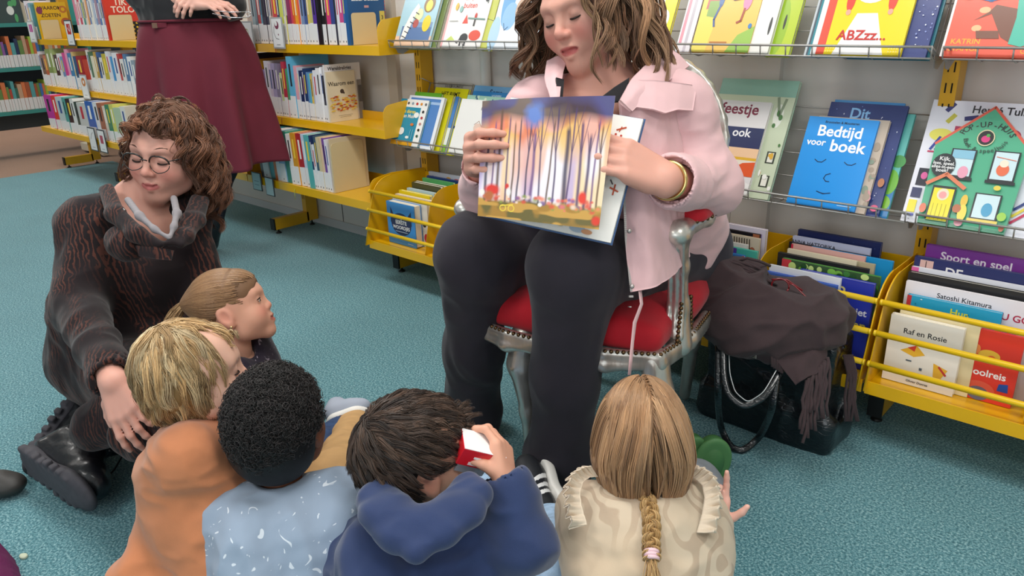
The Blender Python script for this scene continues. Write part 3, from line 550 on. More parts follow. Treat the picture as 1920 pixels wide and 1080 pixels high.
off_stack([
  (1475, 1603, .245, .008, '#1f95e8', 'bright blue book titled Bedtijd voor boek with a sleeping face',
   [('r', 0, 0, 1, 1, '#1f95e8'), ('t', 'Bedtijd', .5, .79, .042, .0, '#ffffff'), ('t', 'voor', .2, .68, .026, 0, '#ffffff'), ('t', 'boek', .66, .63, .045, 0, '#ffffff'), ('t', 'Bruusselen & Mousteren', .5, .935, .009, 0, '#12324e'),
    ('l', [(.25, .52), (.3, .495), (.36, .495), (.41, .53)], .0022, '#12325a'), ('l', [(.68, .52), (.73, .495), (.79, .495), (.84, .52)], .0022, '#12325a'), ('l', [(.53, .38), (.47, .36), (.45, .32), (.49, .29), (.54, .29)], .0022, '#12325a'), ('p', [(.4, .17), (.5, .145), (.6, .165), (.5, .158)], '#12325a'), ('l', [(.4, .17), (.5, .15), (.6, .168)], .0022, '#12325a'), ('r', .74, .04, .94, .048, '#c8e4f8')]),
  (1492, 1622, .25, .012, '#c4b4a4', 'beige patterned book just behind the blue Bedtijd book', [('r', 0, 0, 1, 1, '#c4b4a4')]+blob_art(14, ['#a89888', '#d8c8b0', '#8a9a88', '#d89aa0'], (.9, .05, .99, .95), .05, 9)),
  (1506, 1648, .295, .010, '#2a3a78', 'navy starry book titled Dit behind the blue Bedtijd book', [('r', 0, 0, 1, 1, '#2a3a78'), ('t', 'Dit', .42, .86, .04, 0, '#8ac0f0')]+blob_art(40, ['#e8ecf8', '#7a90d0'], (.03, .02, .98, .98), .008, 10)+[('e', .93, .07, .05, .03, '#e05080'), ('e', .93, .3, .04, .04, '#b87850')]),
  (1512, 1640, .305, .006, '#4a98d8', 'light blue book edge showing above the navy Dit book', [('r', 0, 0, 1, 1, '#4a98d8')]),
  (1540, 1664, .28, .010, '#58b8b0', 'turquoise book with green hills behind the navy Dit book', [('r', 0, 0, 1, 1, '#68c4bc'), ('r', 0, 0, 1, .35, '#2a80c0'), ('e', .9, .35, .12, .12, '#78c040'), ('e', .85, .15, .14, .08, '#88c838'), ('e', .95, .55, .1, .06, '#4a9a50')])], ZL)
# house-shaped pop-up book
def house_book():
    off = 0.; w_ = .186; h = .298; t = .016
    xl = float(at(1722, 405, Y=2.012)[0]); org = np.array([xl, 2.008, ZL-.021])
    poly = [(0, 0), (w_, 0), (w_*1.04, .200), (w_*.53, h), (-w_*.04, .200)]
    c = org+RU*w_/2; m = MB(); m.prism(poly, org-RN*t, RU, RV, RN*t, mat('#5ab08a', .3, coat=.4, name='book_cover'))
    o = m.build('pop_up_book', origin=c); tag(o, 'green house-shaped POP-UP-HUIS book on the lower rack at right', 'book')
    G = '#4fae88'
    it = [('p', [(a/w_, b/h) for a, b in poly], G), ('l', [(-.04, .671), (.53, 1), (1.04, .671)], .006, '#e0604a')]
    for ch, a in zip('POP-UP-HUIS', np.linspace(2.75, .4, 11)): it.append(('t', ch, .52+.27*math.cos(a), .735+.10*math.sin(a), .019, a-PI/2, '#2a2c2c'))
    for ch, a in zip('Boek & speelhuis', np.linspace(3.35, 6.1, 16)): it.append(('t', ch, .52+.25*math.cos(a), .74+.115*math.sin(a), .014, a+PI/2, '#2a4a3c'))
    it += [('e', .52, .745, .10, .067, '#e8d8b0'), ('e', .52, .745, .088, .059, '#1c1c20'), ('e', .52, .735, .05, .028, '#d83a80'), ('e', .54, .765, .022, .014, '#50a850')]
    for a, b, c_, d in ((.2, .42, .45, .63), (.68, .42, .93, .64), (.6, .1, .86, .29)):
        it += [('r', a-.02, b-.02, c_+.02, d+.01, '#20262a'), ('r', a, b, c_, d, '#cfe6ec'), ('r', a-.04, b-.035, c_+.04, b-.01, '#20262a')]
    it += [('r', .2, .56, .45, .63, '#88c0d8'), ('e', .37, .45, .06, .05, '#e8a0b8'), ('e', .8, .5, .07, .05, '#e87048'), ('e', .8, .55, .05, .03, '#f4e8d0'), ('l', [(.7, .6), (.92, .58)], .0015, '#e87048'), ('e', .75, .17, .06, .055, '#48a0c8'), ('r', .56, .065, .9, .09, '#e8d060')]
    it += [('e', .13, .49, .14, .10, '#22262c'), ('t', 'Kijk,', .13, .53, .014, 0, '#f0f0f0'), ('t', 'lees, speel.', .13, .495, .011, 0, '#f0f0f0'), ('t', 'alles-in-een', .13, .465, .011, 0, '#f0f0f0'), ('t', 'boek!', .13, .435, .012, 0, '#f0f0f0')]
    it += [('r', .08, .03, .36, .32, '#20262a'), ('r', .1, .03, .34, .3, '#f0e020'), ('l', [(.0, .33), (.2, .42), (.44, .32)], .009, '#e0805a'), ('e', .22, .25, .07, .05, '#e8e0c0'), ('e', .22, .245, .045, .03, '#f0a0a0')]+[('l', [(.14+.05*i, .04), (.14+.05*i, .17)], .001, '#a89a20') for i in range(4)]
    it += [('e', .48, .22, .04, .05, '#e8c040'), ('e', .49, .12, .05, .07, '#f0d850'), ('e', .42, .15, .05, .035, '#b86840'), ('e', .48, .04, .05, .03, '#f0a0b0'), ('e', .93, .13, .05, .035, '#a0d050'), ('e', .96, .04, .03, .025, '#e08060'), ('e', .8, .35, .04, .02, '#e8d050'), ('e', .03, .12, .04, .04, '#e07858')]
    art(it, org, RU, RV, RN, w_, h, 'cover_print', o)
house_book()
D(ZL, 1690, 2030, .315, .012, .018, '#eceaf0', 'large white book with coloured dashes signed Tullet behind the house book',
  [('r', 0, 0, 1, 1, '#e6e6f0'), ('t', 'Hervé Tullet', .42, .91, .026, 0, '#2a2a30')] + [('l', [(a, b), (a+dx, b+dy)], .011, c) for a, b, dx, dy, c in ((.1, .92, .03, .05, '#2a2c70'), (.12, .83, .03, .05, '#c8c040'), (.22, .86, .06, .015, '#2a2c70'), (.58, .84, .035, .06, '#a82858'), (.22, .78, -.04, .0, '#b83060'))]
  + [('e', .1, .72, .07, .05, '#e8e060'), ('l', [(.06, .6), (.1, .7)], .006, '#28389a'), ('l', [(.09, .6), (.13, .7)], .006, '#28389a'), ('l', [(.05, .58), (.16, .58)], .004, '#c83060'), ('e', .5, .75, .05, .05, '#c83058'), ('e', .5, .75, .03, .03, '#1c1c20'), ('e', .52, .68, .03, .03, '#e8c030'),
     ('r', .03, .3, .1, .44, '#1c1c30'), ('e', .07, .38, .02, .03, '#e060a0'), ('r', .02, .2, .08, .28, '#28305e'), ('r', .02, .08, .07, .18, '#f0e030'), ('r', .02, .05, .07, .07, '#28389a')]
  + [('l', [(.62, .1+.05*i), (.75, .25+.05*i), (.8, .5+.03*i)], .006, c) for i, c in enumerate(['#c83058', '#e8d040', '#2a3c80'])])
# tape scrap and rod ends
# ================================================================== BINS
M_RAIL = mat('#ecc21e', .35, coat=.3, name='yellow_rail')
BZ = .178
def book_bin(x0, x1, label):
    e = empty('book_bin', ((x0+x1)/2, 2.0, BZ-.02), label, 'book bin')
    m = MB(); m.box(((x0+x1)/2, 1.99, BZ-.003), (x1-x0, .33, .003), M_YEL); m.box(((x0+x1)/2, 1.824, BZ-.011), (x1-x0+.004, .004, .034), M_YEL)
    m.box(((x0+x1)/2, 2.150, BZ+.12), (x1-x0, .003, .24), M_YEL); m.build('tray', e)
    pr = [(1.80, BZ-.012), (2.15, BZ-.012), (2.15, .432), (1.96, .434)]
    for k in range(7):
        a = PI/2+k*(PI/2-.25)/6; pr.append((1.955+.10*math.cos(a)*1.0, .345+.089*math.sin(a)))
    for i, nme in enumerate(('side_panel', 'divider', 'divider', 'side_panel')):
        x = x0+(x1-x0)*i/3; x = min(max(x, x0+.002), x1-.002); q = MB()
        p2 = pr if nme == 'side_panel' else [(max(a, 1.835) if b < .3 else a+.02, b-.008) for a, b in pr]
        q.prism(p2, (x-.001, 0, 0), (0, 1, 0), (0, 0, 1), (.002, 0, 0), M_YEL)
        if nme == 'side_panel':
            q.tube([(x, a, b) for a, b in pr[3:]+[pr[0]]], .0022, M_YEL, 6)
        q.build(nme, e)
    for y, z in ((1.818, .234), (1.832, .311), (1.848, .386)):
        q = MB(); q.tube([(x0, y, z), (x1, y, z)], .0075, M_RAIL, 10)
        for x in (x0, x1): q.tube([(x-.003, y, z), (x+.003, y, z)], .008, M_RAIL, 8)
        q.build('rail', e)
book_bin(-2.497, -1.512, 'yellow railed book bin left of the reader, touching the bookcase')
book_bin(-1.500, -.515, 'yellow railed book bin behind the handbag and chair')
book_bin(-.503, .482, 'yellow railed book bin at the right with Raf en Rosie in front')
def binbook(y, tl, tr, t, col, label, items=None, hmax=None, x0=None, x1=None, lift=.0005):
    """book standing in a bin; top edge seen from tl to tr (photo pixels) at distance y"""
    a = at(tl[0], tl[1], Y=y); xr = float(at(tr[0], tr[1], Y=y)[0]) if tr else x1
    xl = float(a[0]) if x0 is None else x0; h = float(a[2])-BZ
    o = np.array([(xl+xr)/2, y+t/2, BZ]); w_ = xr-xl; m = MB(); mc = mat(col, .3, coat=.5, name='book_cover')
    m.box(o+np.array([0, -t/2+.001, h/2]), (w_, .002, h), mc); m.box(o+np.array([0, t/2-.001, h/2]), (w_, .002, h), mc); m.box(o+np.array([-w_/2+.001, 0, h/2]), (.002, t, h), mc)
    m.box(o+np.array([.0005, 0, h/2]), (w_-.005, max(.001, t-.004), h-.005), M_PAGE)
    b = m.build('picture_book', origin=o); tag(b, label, 'book')
    if items: art(items, (xl, y, BZ), (1, 0, 0), (0, 0, 1), (0, -1, 0), w_, h, 'cover_print', b)
    return b, w_, h
def HT(h, w_=None): return h
# right bin, front to back
binbook(1.878, (1672, 588), (1810, 617), .016, '#f2ece0', 'white board book titled Raf en Rosie at the front of the right bin',
        [('r', 0, 0, 1, 1, '#f4eee4'), ('t', 'Raf en Rosie', .5, .76, .019, 0, '#2c2a2a'), ('t', 'Dol op water', .5, .66, .009, 0, '#d88868'), ('p', [(.2, .5), (.42, .62), (.55, .5), (.4, .44)], '#f0b838'), ('p', [(.3, .56), (.42, .62), (.4, .52)], '#d8402c'), ('p', [(.68, .42), (.88, .36), (.78, .16), (.7, .22)], '#f0b838'), ('l', [(.76, .38), (.86, .28)], .005, '#c83a38'), ('r', .3, .36, .38, .38, '#5a6470'), ('r', .5, .26, .54, .3, '#5a6470'), ('t', 'Olivier Dunrea', .5, .05, .008, 0, '#5a5450')])
binbook(1.897, (1690, 572), (1842, 602), .010, '#e8d8a8', 'cream board book behind the Raf en Rosie book', [('r', 0, 0, 1, 1, '#ecdcae')])
sb, sw, sh = binbook(1.900, (1800, 608), (1902, 640), .009, '#e0392c', 'red board book with a vehicle, its title ending in choolreis',
        [('r', 0, 0, 1, 1, '#e23c2c'), ('t', 'choolreis', .42, .36, .024, 0, '#ffffff'), ('e', .38, .15, .3, .13, '#e8604a'), ('e', .38, .1, .2, .1, '#6a6a80'), ('p', [(.7, .2), (.9, .2), (.88, .32), (.72, .3)], '#2850a8'), ('e', .45, .66, .2, .08, '#f0c040'), ('e', .5, .62, .08, .05, '#e87030'), ('e', .2, .72, .08, .07, '#f0904a')], lift=0)
sb.location.x += .02
binbook(1.915, (1866, 612), (1905, 622), .012, '#3a78c0', 'blue shaped board book right of the choolreis book', [('r', 0, 0, 1, 1, '#3a78c0'), ('r', .0, .0, .3, 1, '#5aa850'), ('r', .6, 0, .7, 1, '#c83a60')])
binbook(1.93, (1702, 552), (1878, 595), .012, '#2aa0c8', 'turquoise book with yellow word Hun in the right bin',
        [('r', 0, 0, 1, 1, '#2aa2ca'), ('r', 0, .86, .05, 1, '#c83a40'), ('t', 'Hun', .58, .86, .024, 0, '#e8e040')]+blob_art(18, ['#187898', '#f0f4f4'], (.08, .6, .95, .98), .012, 12))
binbook(1.95, (1700, 526), (1960, 578), .010, '#ece8ee', 'white book by Satoshi Kitamura with red letters in the right bin',
        [('r', 0, 0, 1, 1, '#eee8ee'), ('t', 'Satoshi Kitamura', .45, .885, .017, 0, '#2a2a2e'), ('t', 'WAT KOM JE ER NU GOED?', .56, .80, .023, 0, '#b82848')])
binbook(1.975, (1704, 509), (1960, 556), .014, '#2a2a2c', 'black book strip behind the Satoshi Kitamura book', [('r', 0, 0, 1, 1, '#2b2b2d')])
binbook(1.998, (1710, 499), (1960, 546), .008, '#e4e4ea', 'white book with a pink corner behind the black strip', [('r', 0, 0, 1, 1, '#e6e6ee'), ('r', 0, .8, .06, 1, '#e86aa8')])
binbook(2.012, (1716, 478+2), (1960, 525), .012, '#2c3262', 'dark navy book with white letters DE in the right bin',
        [('r', 0, 0, 1, 1, '#2c3264'), ('t', 'DE', .33, .87, .032, 0, '#e8e4e4'), ('r', .05, .86, .16, .98, '#d8b0a8'), ('l', [(.1, .97), (.1, .9), (.13, .89)], .002, '#4a3a3a')])
binbook(2.05, (1738, 458), (1975, 502), .012, '#7d3a94', 'purple book titled Sport en spel at the back of the right bin', [('r', 0, 0, 1, 1, '#7f3a96'), ('t', 'Sport en spel', .42, .895, .029, 0, '#f0e4f0')])
# middle section of the second bin
binbook(1.862, (1434, 508), (1568, 548), .010, '#2c5cc0', 'royal blue book with stars at the front behind the brown scarf', [('r', 0, 0, 1, 1, '#2e5ec2')]+blob_art(16, ['#e8f0ff'], (.05, .5, .95, .97), .012, 14))
binbook(1.876, (1443, 496), (1576, 530), .008, '#e4e8f0', 'white book edge above the royal blue starry book', [('r', 0, 0, 1, 1, '#e6eaf2')])
binbook(1.888, (1500, 505), (1638, 550), .012, '#2b39a8', 'dark blue book with yellow word slapen behind the scarf',
        [('r', 0, 0, 1, 1, '#2b39a8'), ('t', 'Kip', .5, .83, .04, 0, '#e8d888'), ('t', 'kon niet', .72, .62, .026, 0, '#e8e8f4'), ('t', 'slapen', .74, .46, .034, 0, '#ecd868')])
binbook(1.912, (1467, 484), (1650, 524), .010, '#4a8a3c', 'green leafy book in the bin behind the handbag', [('r', 0, 0, 1, 1, '#3c5a38'), ('r', 0, .8, .1, 1, '#d04048')]+blob_art(60, ['#7ab848', '#3c7a34', '#c8e088', '#285028'], (.1, .6, .98, .98), .05, 15))
binbook(1.938, (1459, 473), (1628, 511), .010, '#26262a', 'black book behind the green leafy book', [('r', 0, 0, 1, 1, '#26262a')])
binbook(1.958, (1477, 466), (1606, 494), .008, '#e0d4b8', 'cream book behind the black book in the middle bin', [('r', 0, 0, 1, 1, '#e2d6ba')])
binbook(1.970, (1520, 474), (1640, 500), .008, '#b8ac8c', 'khaki book edge right of the cream one', [('r', 0, 0, 1, 1, '#b8ac8c')])
binbook(1.985, (1484, 457), (1622, 488), .008, '#d8a8a0', 'dusty pink book in the bin behind the handbag', [('r', 0, 0, 1, 1, '#d8a8a0'), ('r', 0, .88, .03, 1, '#c83048')])
binbook(2.0, (1520, 463), (1674, 496), .010, '#2090cc', 'bright blue book edge at the right of the middle bin', [('r', 0, 0, 1, 1, '#2090cc')])
binbook(2.016, (1480, 453), (1630, 484), .006, '#1c1c24', 'very dark thin book under the lilac one', [('r', 0, 0, 1, 1, '#1c1c24')])
binbook(2.04, (1487, 442), (1632, 470), .010, '#b0b4cc', 'lilac grey book with black author name in the middle bin', [('r', 0, 0, 1, 1, '#b2b6ce'), ('t', 'ANNA HATTORIKA', .28, .93, .014, 0, '#1c1c24')])
binbook(2.06, (1497, 430), (1653, 455), .012, '#1e2858', 'tall navy book at the back of the middle bin', [('r', 0, 0, 1, 1, '#1e2858')]+blob_art(20, ['#3a4a80'], (.05, .8, .95, .98), .01, 16))
# section right beside the chair
binbook(1.90, (1335, 468), (1395, 486), .010, '#3078c0', 'blue book low in the bin beside the red armrest', [('r', 0, 0, 1, 1, '#3078c0'), ('r', .95, .5, 1, 1, '#c83a48')])
binbook(1.925, (1345, 458), (1420, 470), .010, '#4ab8a8', 'turquoise book with purple panel in the bin beside the chair', [('r', 0, 0, 1, 1, '#4ab8a8'), ('r', 0, .6, .5, 1, '#5a3a98'), ('t', 'leesboek', .2, .82, .014, 0, '#d8d0f0'), ('e', .62, .85, .05, .03, '#2a4a50')])
binbook(1.955, (1345, 449), (1402, 458), .008, '#e4e0dc', 'white book with an animal in the bin beside the chair', [('r', 0, 0, 1, 1, '#e6e2de')])
binbook(1.975, (1345, 434), (1425, 444), .010, '#cfc0a8', 'cream and brown book with trees in the bin beside the chair', [('r', 0, 0, 1, 1, '#cfc4b0'), ('e', .85, .75, .12, .15, '#a8624a')]+[('l', [(.06*i, .98), (.06*i+.02, .8)], .003, '#3a3028') for i in range(14)])
binbook(2.0, (1345, 426), (1425, 436), .008, '#1c1a20', 'black and brown book under the lilac framed book', [('r', 0, 0, 1, 1, '#1c1a20'), ('r', .85, 0, 1, 1, '#a86848')])
binbook(2.03, (1345, 416), (1437, 428), .014, '#cfc8d8', 'lilac framed book tallest in the bin beside the chair', [('r', 0, 0, 1, 1, '#d4cedc'), ('r', 0, .06, .93, .95, '#8a78a8')])
# left bin
binbook(1.875, (724, 376), (776, 389), .035, '#3d8ed8', 'thick blue board book titled Mijn eerste woordjes in the left bin',
        [('r', 0, 0, 1, 1, '#3f92dc'), ('e', .5, .5, .36, .27, '#1c2c58'), ('p', [(.12, .5), (.14, .88), (.3, .62)], '#1c2c58'), ('p', [(.88, .5), (.88, .85), (.66, .62)], '#1c2c58'), ('t', 'MIJN', .5, .62, .022, 0, '#f4f6f8'), ('t', 'EERSTE', .5, .5, .022, 0, '#f4f6f8'), ('t', 'WOORDJES', .5, .38, .020, 0, '#f4f6f8'), ('r', .28, .31, .72, .325, '#b8c8e0'), ('r', .7, .06, .9, .07, '#e0ecf8')])
binbook(1.915, (736, 367), (800, 380), .02, '#e8e2d8', 'off-white book with red prints behind the thick blue board book', [('r', 0, 0, 1, 1, '#eae4da'), ('e', .93, .2, .06, .1, '#c8283a'), ('e', .9, .5, .05, .06, '#2a2a2a')])
binbook(1.94, (741, 363), (806, 377), .015, '#e8d4b0', 'cream book edge in the left bin', [('r', 0, 0, 1, 1, '#ead6b4')])
binbook(1.965, (748, 356), (806, 370), .015, '#f0d820', 'yellow book edge in the left bin', [('r', 0, 0, 1, 1, '#f0d820')])
binbook(1.99, (763, 352), (814, 365), .012, '#b8d0d8', 'pale blue book edge in the left bin', [('r', 0, 0, 1, 1, '#bcd4dc')])
binbook(2.01, (772, 341), (826, 355), .018, '#4a4a28', 'dark olive book in the left bin', [('r', 0, 0, 1, 1, '#4a4a2a')])
binbook(2.04, (780, 339), (840, 352), .008, '#e4e0cc', 'ivory book edge behind the dark olive one', [('r', 0, 0, 1, 1, '#e6e2ce')])
binbook(2.055, (792, 333), (850, 346), .012, '#4a9a58', 'green book edge at the back of the left bin', [('r', 0, 0, 1, 1, '#4c9c5a')])
binbook(2.08, (800, 329), (872, 344), .010, '#28407a', 'navy book edge at the back of the left bin', [('r', 0, 0, 1, 1, '#2a427c')])
binbook(2.10, (804, 321), (880, 336), .010, '#b8bcc8', 'pale grey book with small pictures at the back of the left bin', [('r', 0, 0, 1, 1, '#bcc0cc'), ('e', .1, .9, .05, .04, '#4a3a88'), ('e', .5, .93, .06, .03, '#d8a040'), ('e', .7, .92, .08, .03, '#c04848')])
binbook(1.93, (872, 389), (960, 412), .014, '#3a6ac0', 'blue book in the left bin next to the reader\'s knee', [('r', 0, 0, 1, 1, '#3c6cc2'), ('r', .1, .62, .5, .65, '#c8d8f0')])
binbook(1.97, (876, 386), (950, 405), .008, '#58a898', 'sea green book edge behind the blue one', [('r', 0, 0, 1, 1, '#58a898')])
binbook(2.02, (880, 356), (950, 372), .010, '#8a70c0', 'violet book standing in the left bin near the picture', [('r', 0, 0, 1, 1, '#8c72c2')])
# ---------------------------------------------------------------- far teal shelving
M_TSH = mat('#3f8f86', .5, name='teal_enamel')
FX = -7.3
def fshelf(z, label):
    m = MB(); m.box((FX-.16, 2.2, z-.015), (.32, 3.4, .03), M_TSH); o = m.build('far_shelf', origin=(FX-.16, 2.2, z)); tag(o, label, 'shelf')
for z, s in ((.38, 'lower'), (.72, 'middle'), (1.06, 'upper')): fshelf(z, f'{s} teal shelf of the distant bookcase at the far left')
m = MB()
m.box((FX-.34, 2.2, .8), (.03, 3.4, 1.2), mat('#54585a', .8, name='case_back')); 
for y in (.55, 2.6, 3.88): m.box((FX-.17, y, .70), (.34, .03, 1.4), M_TSH)
o = m.build('bookcase_frame', origin=(FX-.34, 2.2, 0)); tag(o, 'dark backed frame of the distant teal bookcase at far left', 'bookcase')
fpal = ['#3a6a58', '#c8a080', '#d87848', '#8a5a9a', '#a8c848', '#2a3a5a', '#b84a38', '#e8dcc0', '#4878b8', '#6a8a4a', '#e09a40', '#22282a', '#c8b090', '#58a0a0', '#a85838']
for (z, hh, wh) in ((.38, (.17, .25), 'lower distant shelf'), (.72, (.17, .25), 'middle distant shelf')):
    y = 1.62; n = 0; prev = None; used = {}
    while y < 2.5:
        t = random.uniform(.016, .034); h = random.uniform(*hh); c = random.choice([q for q in fpal if q != prev]); 
        m = MB(); m.box((FX-.09, y+t/2, z+h/2), (.16, t*.94, h), mat(c, .5, name='book_cover')); b = m.build('book', origin=(FX-.09, y+t/2, z))
        q = MB(); q.box((FX-.0095, y+t/2, z+.05), (.001, t*.9, .095), mat('#e4e2e0', .5, name='label_film')); q.build('spine_label', b)
        key = f'{"thick" if t > .026 else "thin"} {cname(c)} spine after a {cname(prev) if prev else "bare upright"}, {wh}'
        used[key] = used.get(key, 0)+1
        if used[key] > 1: key = ['', '', 'second ', 'third ', 'fourth ', 'fifth ', 'sixth '][min(6, used[key])]+key
        tag(b, key, 'book', 'books on the '+wh); prev = c; y += t; n += 1
for i, (y0, w_, c, h) in enumerate(((1.6, .32, '#9ab8a8', .32), (1.95, .2, '#3a4a48', .3), (2.17, .22, '#c8b8a0', .28))):
    m = MB(); m.box((FX-.06, y0+w_/2, 1.06+h/2), (.02, w_, h), mat(c, .4, name='book_cover')); b = m.build('picture_book', origin=(FX-.06, y0+w_/2, 1.06)); tag(b, ['pale green book with a globe facing out at the top left', 'dark green face-out book beside the globe book', 'tan face-out book on the distant upper shelf'][i], 'book')
    its = [('r', 0, 0, 1, 1, c)]+([('r', 0, 0, 1, .4, '#78b848'), ('e', .5, .45, .4, .32, '#3a3a60'), ('e', .5, .45, .36, .29, '#98b0e0'), ('e', .6, .35, .2, .14, '#6a4a90'), ('e', .4, .55, .2, .12, '#78c0a0')] if i == 0 else blob_art(8, ['#e8e8e0', '#58a868', '#2a2a30'], seed=i, s=.15))
    art(its, (FX-.05, y0, 1.06), (0, 1, 0), (0, 0, 1), (1, 0, 0), w_, h, 'cover_print', b)
# pale freestanding shelf foot behind the yellow one
e = empty('shelf_upright', (-6.75, 2.2, 0), 'cream painted leg of a shelf standing on the brown carpet', 'upright')
mcr = mat('#e4ddc8', .5, name='cream_enamel')
m = MB(); m.box((-6.75, 2.35, .32), (.05, .04, .62), mcr, bev=.003); m.box((-6.75, 2.34-.022, .33), (.02, .004, .58), mat('#8a8676', .6, name='slot_strip')); m.build('post', e)
m = MB(); m.box((-6.98, 2.35, .05), (.42, .05, .06), mcr, bev=.003); m.build('foot', e)
for x in (-7.1, -6.8):
    q = MB(); q.lathe([(.004, .022), (.012, .004), (.014, 0)], (x, 2.35, 0), M_BLK, 10); q.build('levelling_foot', e)
# ================================================================== SCULPTING (signed distance fields -> one continuous mesh)
def nrm(v): v = np.asarray(v, float); return v/(np.linalg.norm(v, axis=-1, keepdims=True)+1e-12)
A = lambda *v: np.array(v, float)
class Field:
    def __init__(s): s.p = []
    def _a(s, fn, lo, hi, k, sub): s.p.append((fn, np.array(lo, float), np.array(hi, float), k, sub)); return s
    def cap(s, a, b, r1, r2=None, k=.01, sub=False):
        a = A(*a); b = A(*b); r2 = r1 if r2 is None else r2; ab = b-a; L2 = ab@ab+1e-12
        def fn(P):
            t = np.clip(((P-a)@ab)/L2, 0, 1); return np.linalg.norm(P-a-t[..., None]*ab, axis=-1)-(r1+(r2-r1)*t)
        r = max(r1, r2); return s._a(fn, np.minimum(a, b)-r, np.maximum(a, b)+r, k, sub)
    def chain(s, pts, rs, k=.01, sub=False):
        for i in range(len(pts)-1): s.cap(pts[i], pts[i+1], rs[i] if hasattr(rs, '__len__') else rs, rs[i+1] if hasattr(rs, '__len__') else rs, k, sub)
        return s
    def ell(s, c, r, R=None, k=.01, sub=False):
        c = A(*c); r = A(*r) if hasattr(r, '__len__') else A(r, r, r); R = np.eye(3) if R is None else np.array(R)
        def fn(P):
            q = (P-c)@R; k0 = np.linalg.norm(q/r, axis=-1); k1 = np.linalg.norm(q/(r*r), axis=-1)+1e-9; return k0*(k0-1)/k1
        e = np.abs(R)@r; return s._a(fn, c-e, c+e, k, sub)
    def box(s, c, h, rad=.01, R=None, k=.01, sub=False):
        c = A(*c); h = A(*h)-rad; R = np.eye(3) if R is None else np.array(R)
        def fn(P):
            q = np.abs((P-c)@R)-h; return np.linalg.norm(np.maximum(q, 0), axis=-1)+np.minimum(q.max(-1), 0)-rad
        e = np.abs(R)@(h+rad); return s._a(fn, c-e, c+e, k, sub)
    def half(s, c, n, k=.004):
        """keep only the side the normal points away from (cut by a plane)"""
        c = A(*c); n = nrm(n)
        return s._a(lambda P: (P-c)@n, [-9]*3, [9]*3, k, 'int')
    def grid(s, vox, lo=None, hi=None):
        los = np.min([p[1] for p in s.p if p[4] is False], 0)-3*vox-.022; his = np.max([p[2] for p in s.p if p[4] is False], 0)+3*vox+.022
        if lo is not None: los = np.maximum(los, lo)
        if hi is not None: his = np.minimum(his, hi)
        n = np.ceil((his-los)/vox).astype(int)+1; D = np.full(n, .5, np.float32)
        ax = [los[i]+vox*np.arange(n[i]) for i in range(3)]
        for fn, a, b, k, sub in s.p:
            m = k+3*vox if sub is False else 2*vox+k
            i0 = np.clip(np.floor((a-m-los)/vox).astype(int), 0, n); i1 = np.clip(np.ceil((b+m-los)/vox).astype(int)+1, 0, n)
            if (i1 <= i0).any(): continue
            sl = tuple(slice(i0[i], i1[i]) for i in range(3))
            G = np.stack(np.meshgrid(*[ax[i][sl[i]] for i in range(3)], indexing='ij'), -1)
            d = fn(G).astype(np.float32); D0 = D[sl]
            if sub is False: h = np.maximum(k-np.abs(D0-d), 0)/max(k, 1e-6); D[sl] = np.minimum(D0, d)-h*h*k*.25
            elif sub == 'int': h = np.maximum(k-np.abs(D0-d), 0)/max(k, 1e-6); D[sl] = np.maximum(D0, d)+h*h*k*.25
            else: d = -d; h = np.maximum(k-np.abs(D0-d), 0)/max(k, 1e-6); D[sl] = np.maximum(D0, d)+h*h*k*.25
        return D, los
    def surf(s, vox, lo=None, hi=None, close=True):
        D, o = s.grid(vox, lo, hi)
        if close: D[0] = D[-1] = .01; D[:, 0] = D[:, -1] = .01; D[:, :, 0] = D[:, :, -1] = .01
        return surface_nets(D, o, vox)
def surface_nets(D, o, vox):
    S = D < 0; n = np.array(D.shape); c = n-1
    cnt = np.zeros(c, np.int8)
    for i in (0, 1):
        for j in (0, 1):
            for k in (0, 1): cnt += S[i:i+c[0], j:j+c[1], k:k+c[2]]
    act = np.argwhere((cnt > 0) & (cnt < 8))
    if len(act) == 0: return np.zeros((0, 3)), np.zeros((0, 4), int)
    idx = -np.ones(c, np.int64); idx[tuple(act.T)] = np.arange(len(act))
    acc = np.zeros((len(act), 3)); num = np.zeros(len(act))
    cor = [(i, j, k) for i in (0, 1) for j in (0, 1) for k in (0, 1)]
    val = {q: D[tuple((act+q).T)].astype(float) for q in cor}
    for q in cor:
        for ax in range(3):
            if q[ax] == 0:
                q2 = list(q); q2[ax] = 1; q2 = tuple(q2); a, b = val[q], val[q2]; m = (a < 0) != (b < 0)
                t = np.where(m, a/(a-b+1e-30), 0); p = np.tile(np.array(q, float), (len(act), 1)); p[:, ax] = t
                acc[m] += p[m]; num[m] += 1
    V = o+vox*(act+acc/np.maximum(num, 1)[:, None]); F = []
    for ax in range(3):
        a1, a2 = [(1, 2), (2, 0), (0, 1)][ax]
        sl0 = [slice(0, n[i]) for i in range(3)]; sl0[ax] = slice(0, n[ax]-1); sl1 = [slice(0, n[i]) for i in range(3)]; sl1[ax] = slice(1, n[ax])
        m = S[tuple(sl0)] != S[tuple(sl1)]; e = np.argwhere(m)
        e = e[(e[:, a1] > 0) & (e[:, a2] > 0) & (e[:, a1] < c[a1]) & (e[:, a2] < c[a2])]
        if not len(e): continue
        ins = S[tuple(e.T)]
        def cell(d1, d2): q = e.copy(); q[:, a1] -= d1; q[:, a2] -= d2; return idx[tuple(q.T)]
        Q = np.stack([cell(1, 1), cell(0, 1), cell(0, 0), cell(1, 0)], 1)
        Q[~ins] = Q[~ins][:, ::-1]; F.append(Q)
    return V, np.concatenate(F)
def vnormals(V, F):
    a = V[F[:, 2]]-V[F[:, 0]]; b = V[F[:, 3]]-V[F[:, 1]]; fn = np.cross(a, b); N = np.zeros_like(V)
    for j in range(4):
        for i in range(3): N[:, i] += np.bincount(F[:, j], fn[:, i], len(V))
    return nrm(N)
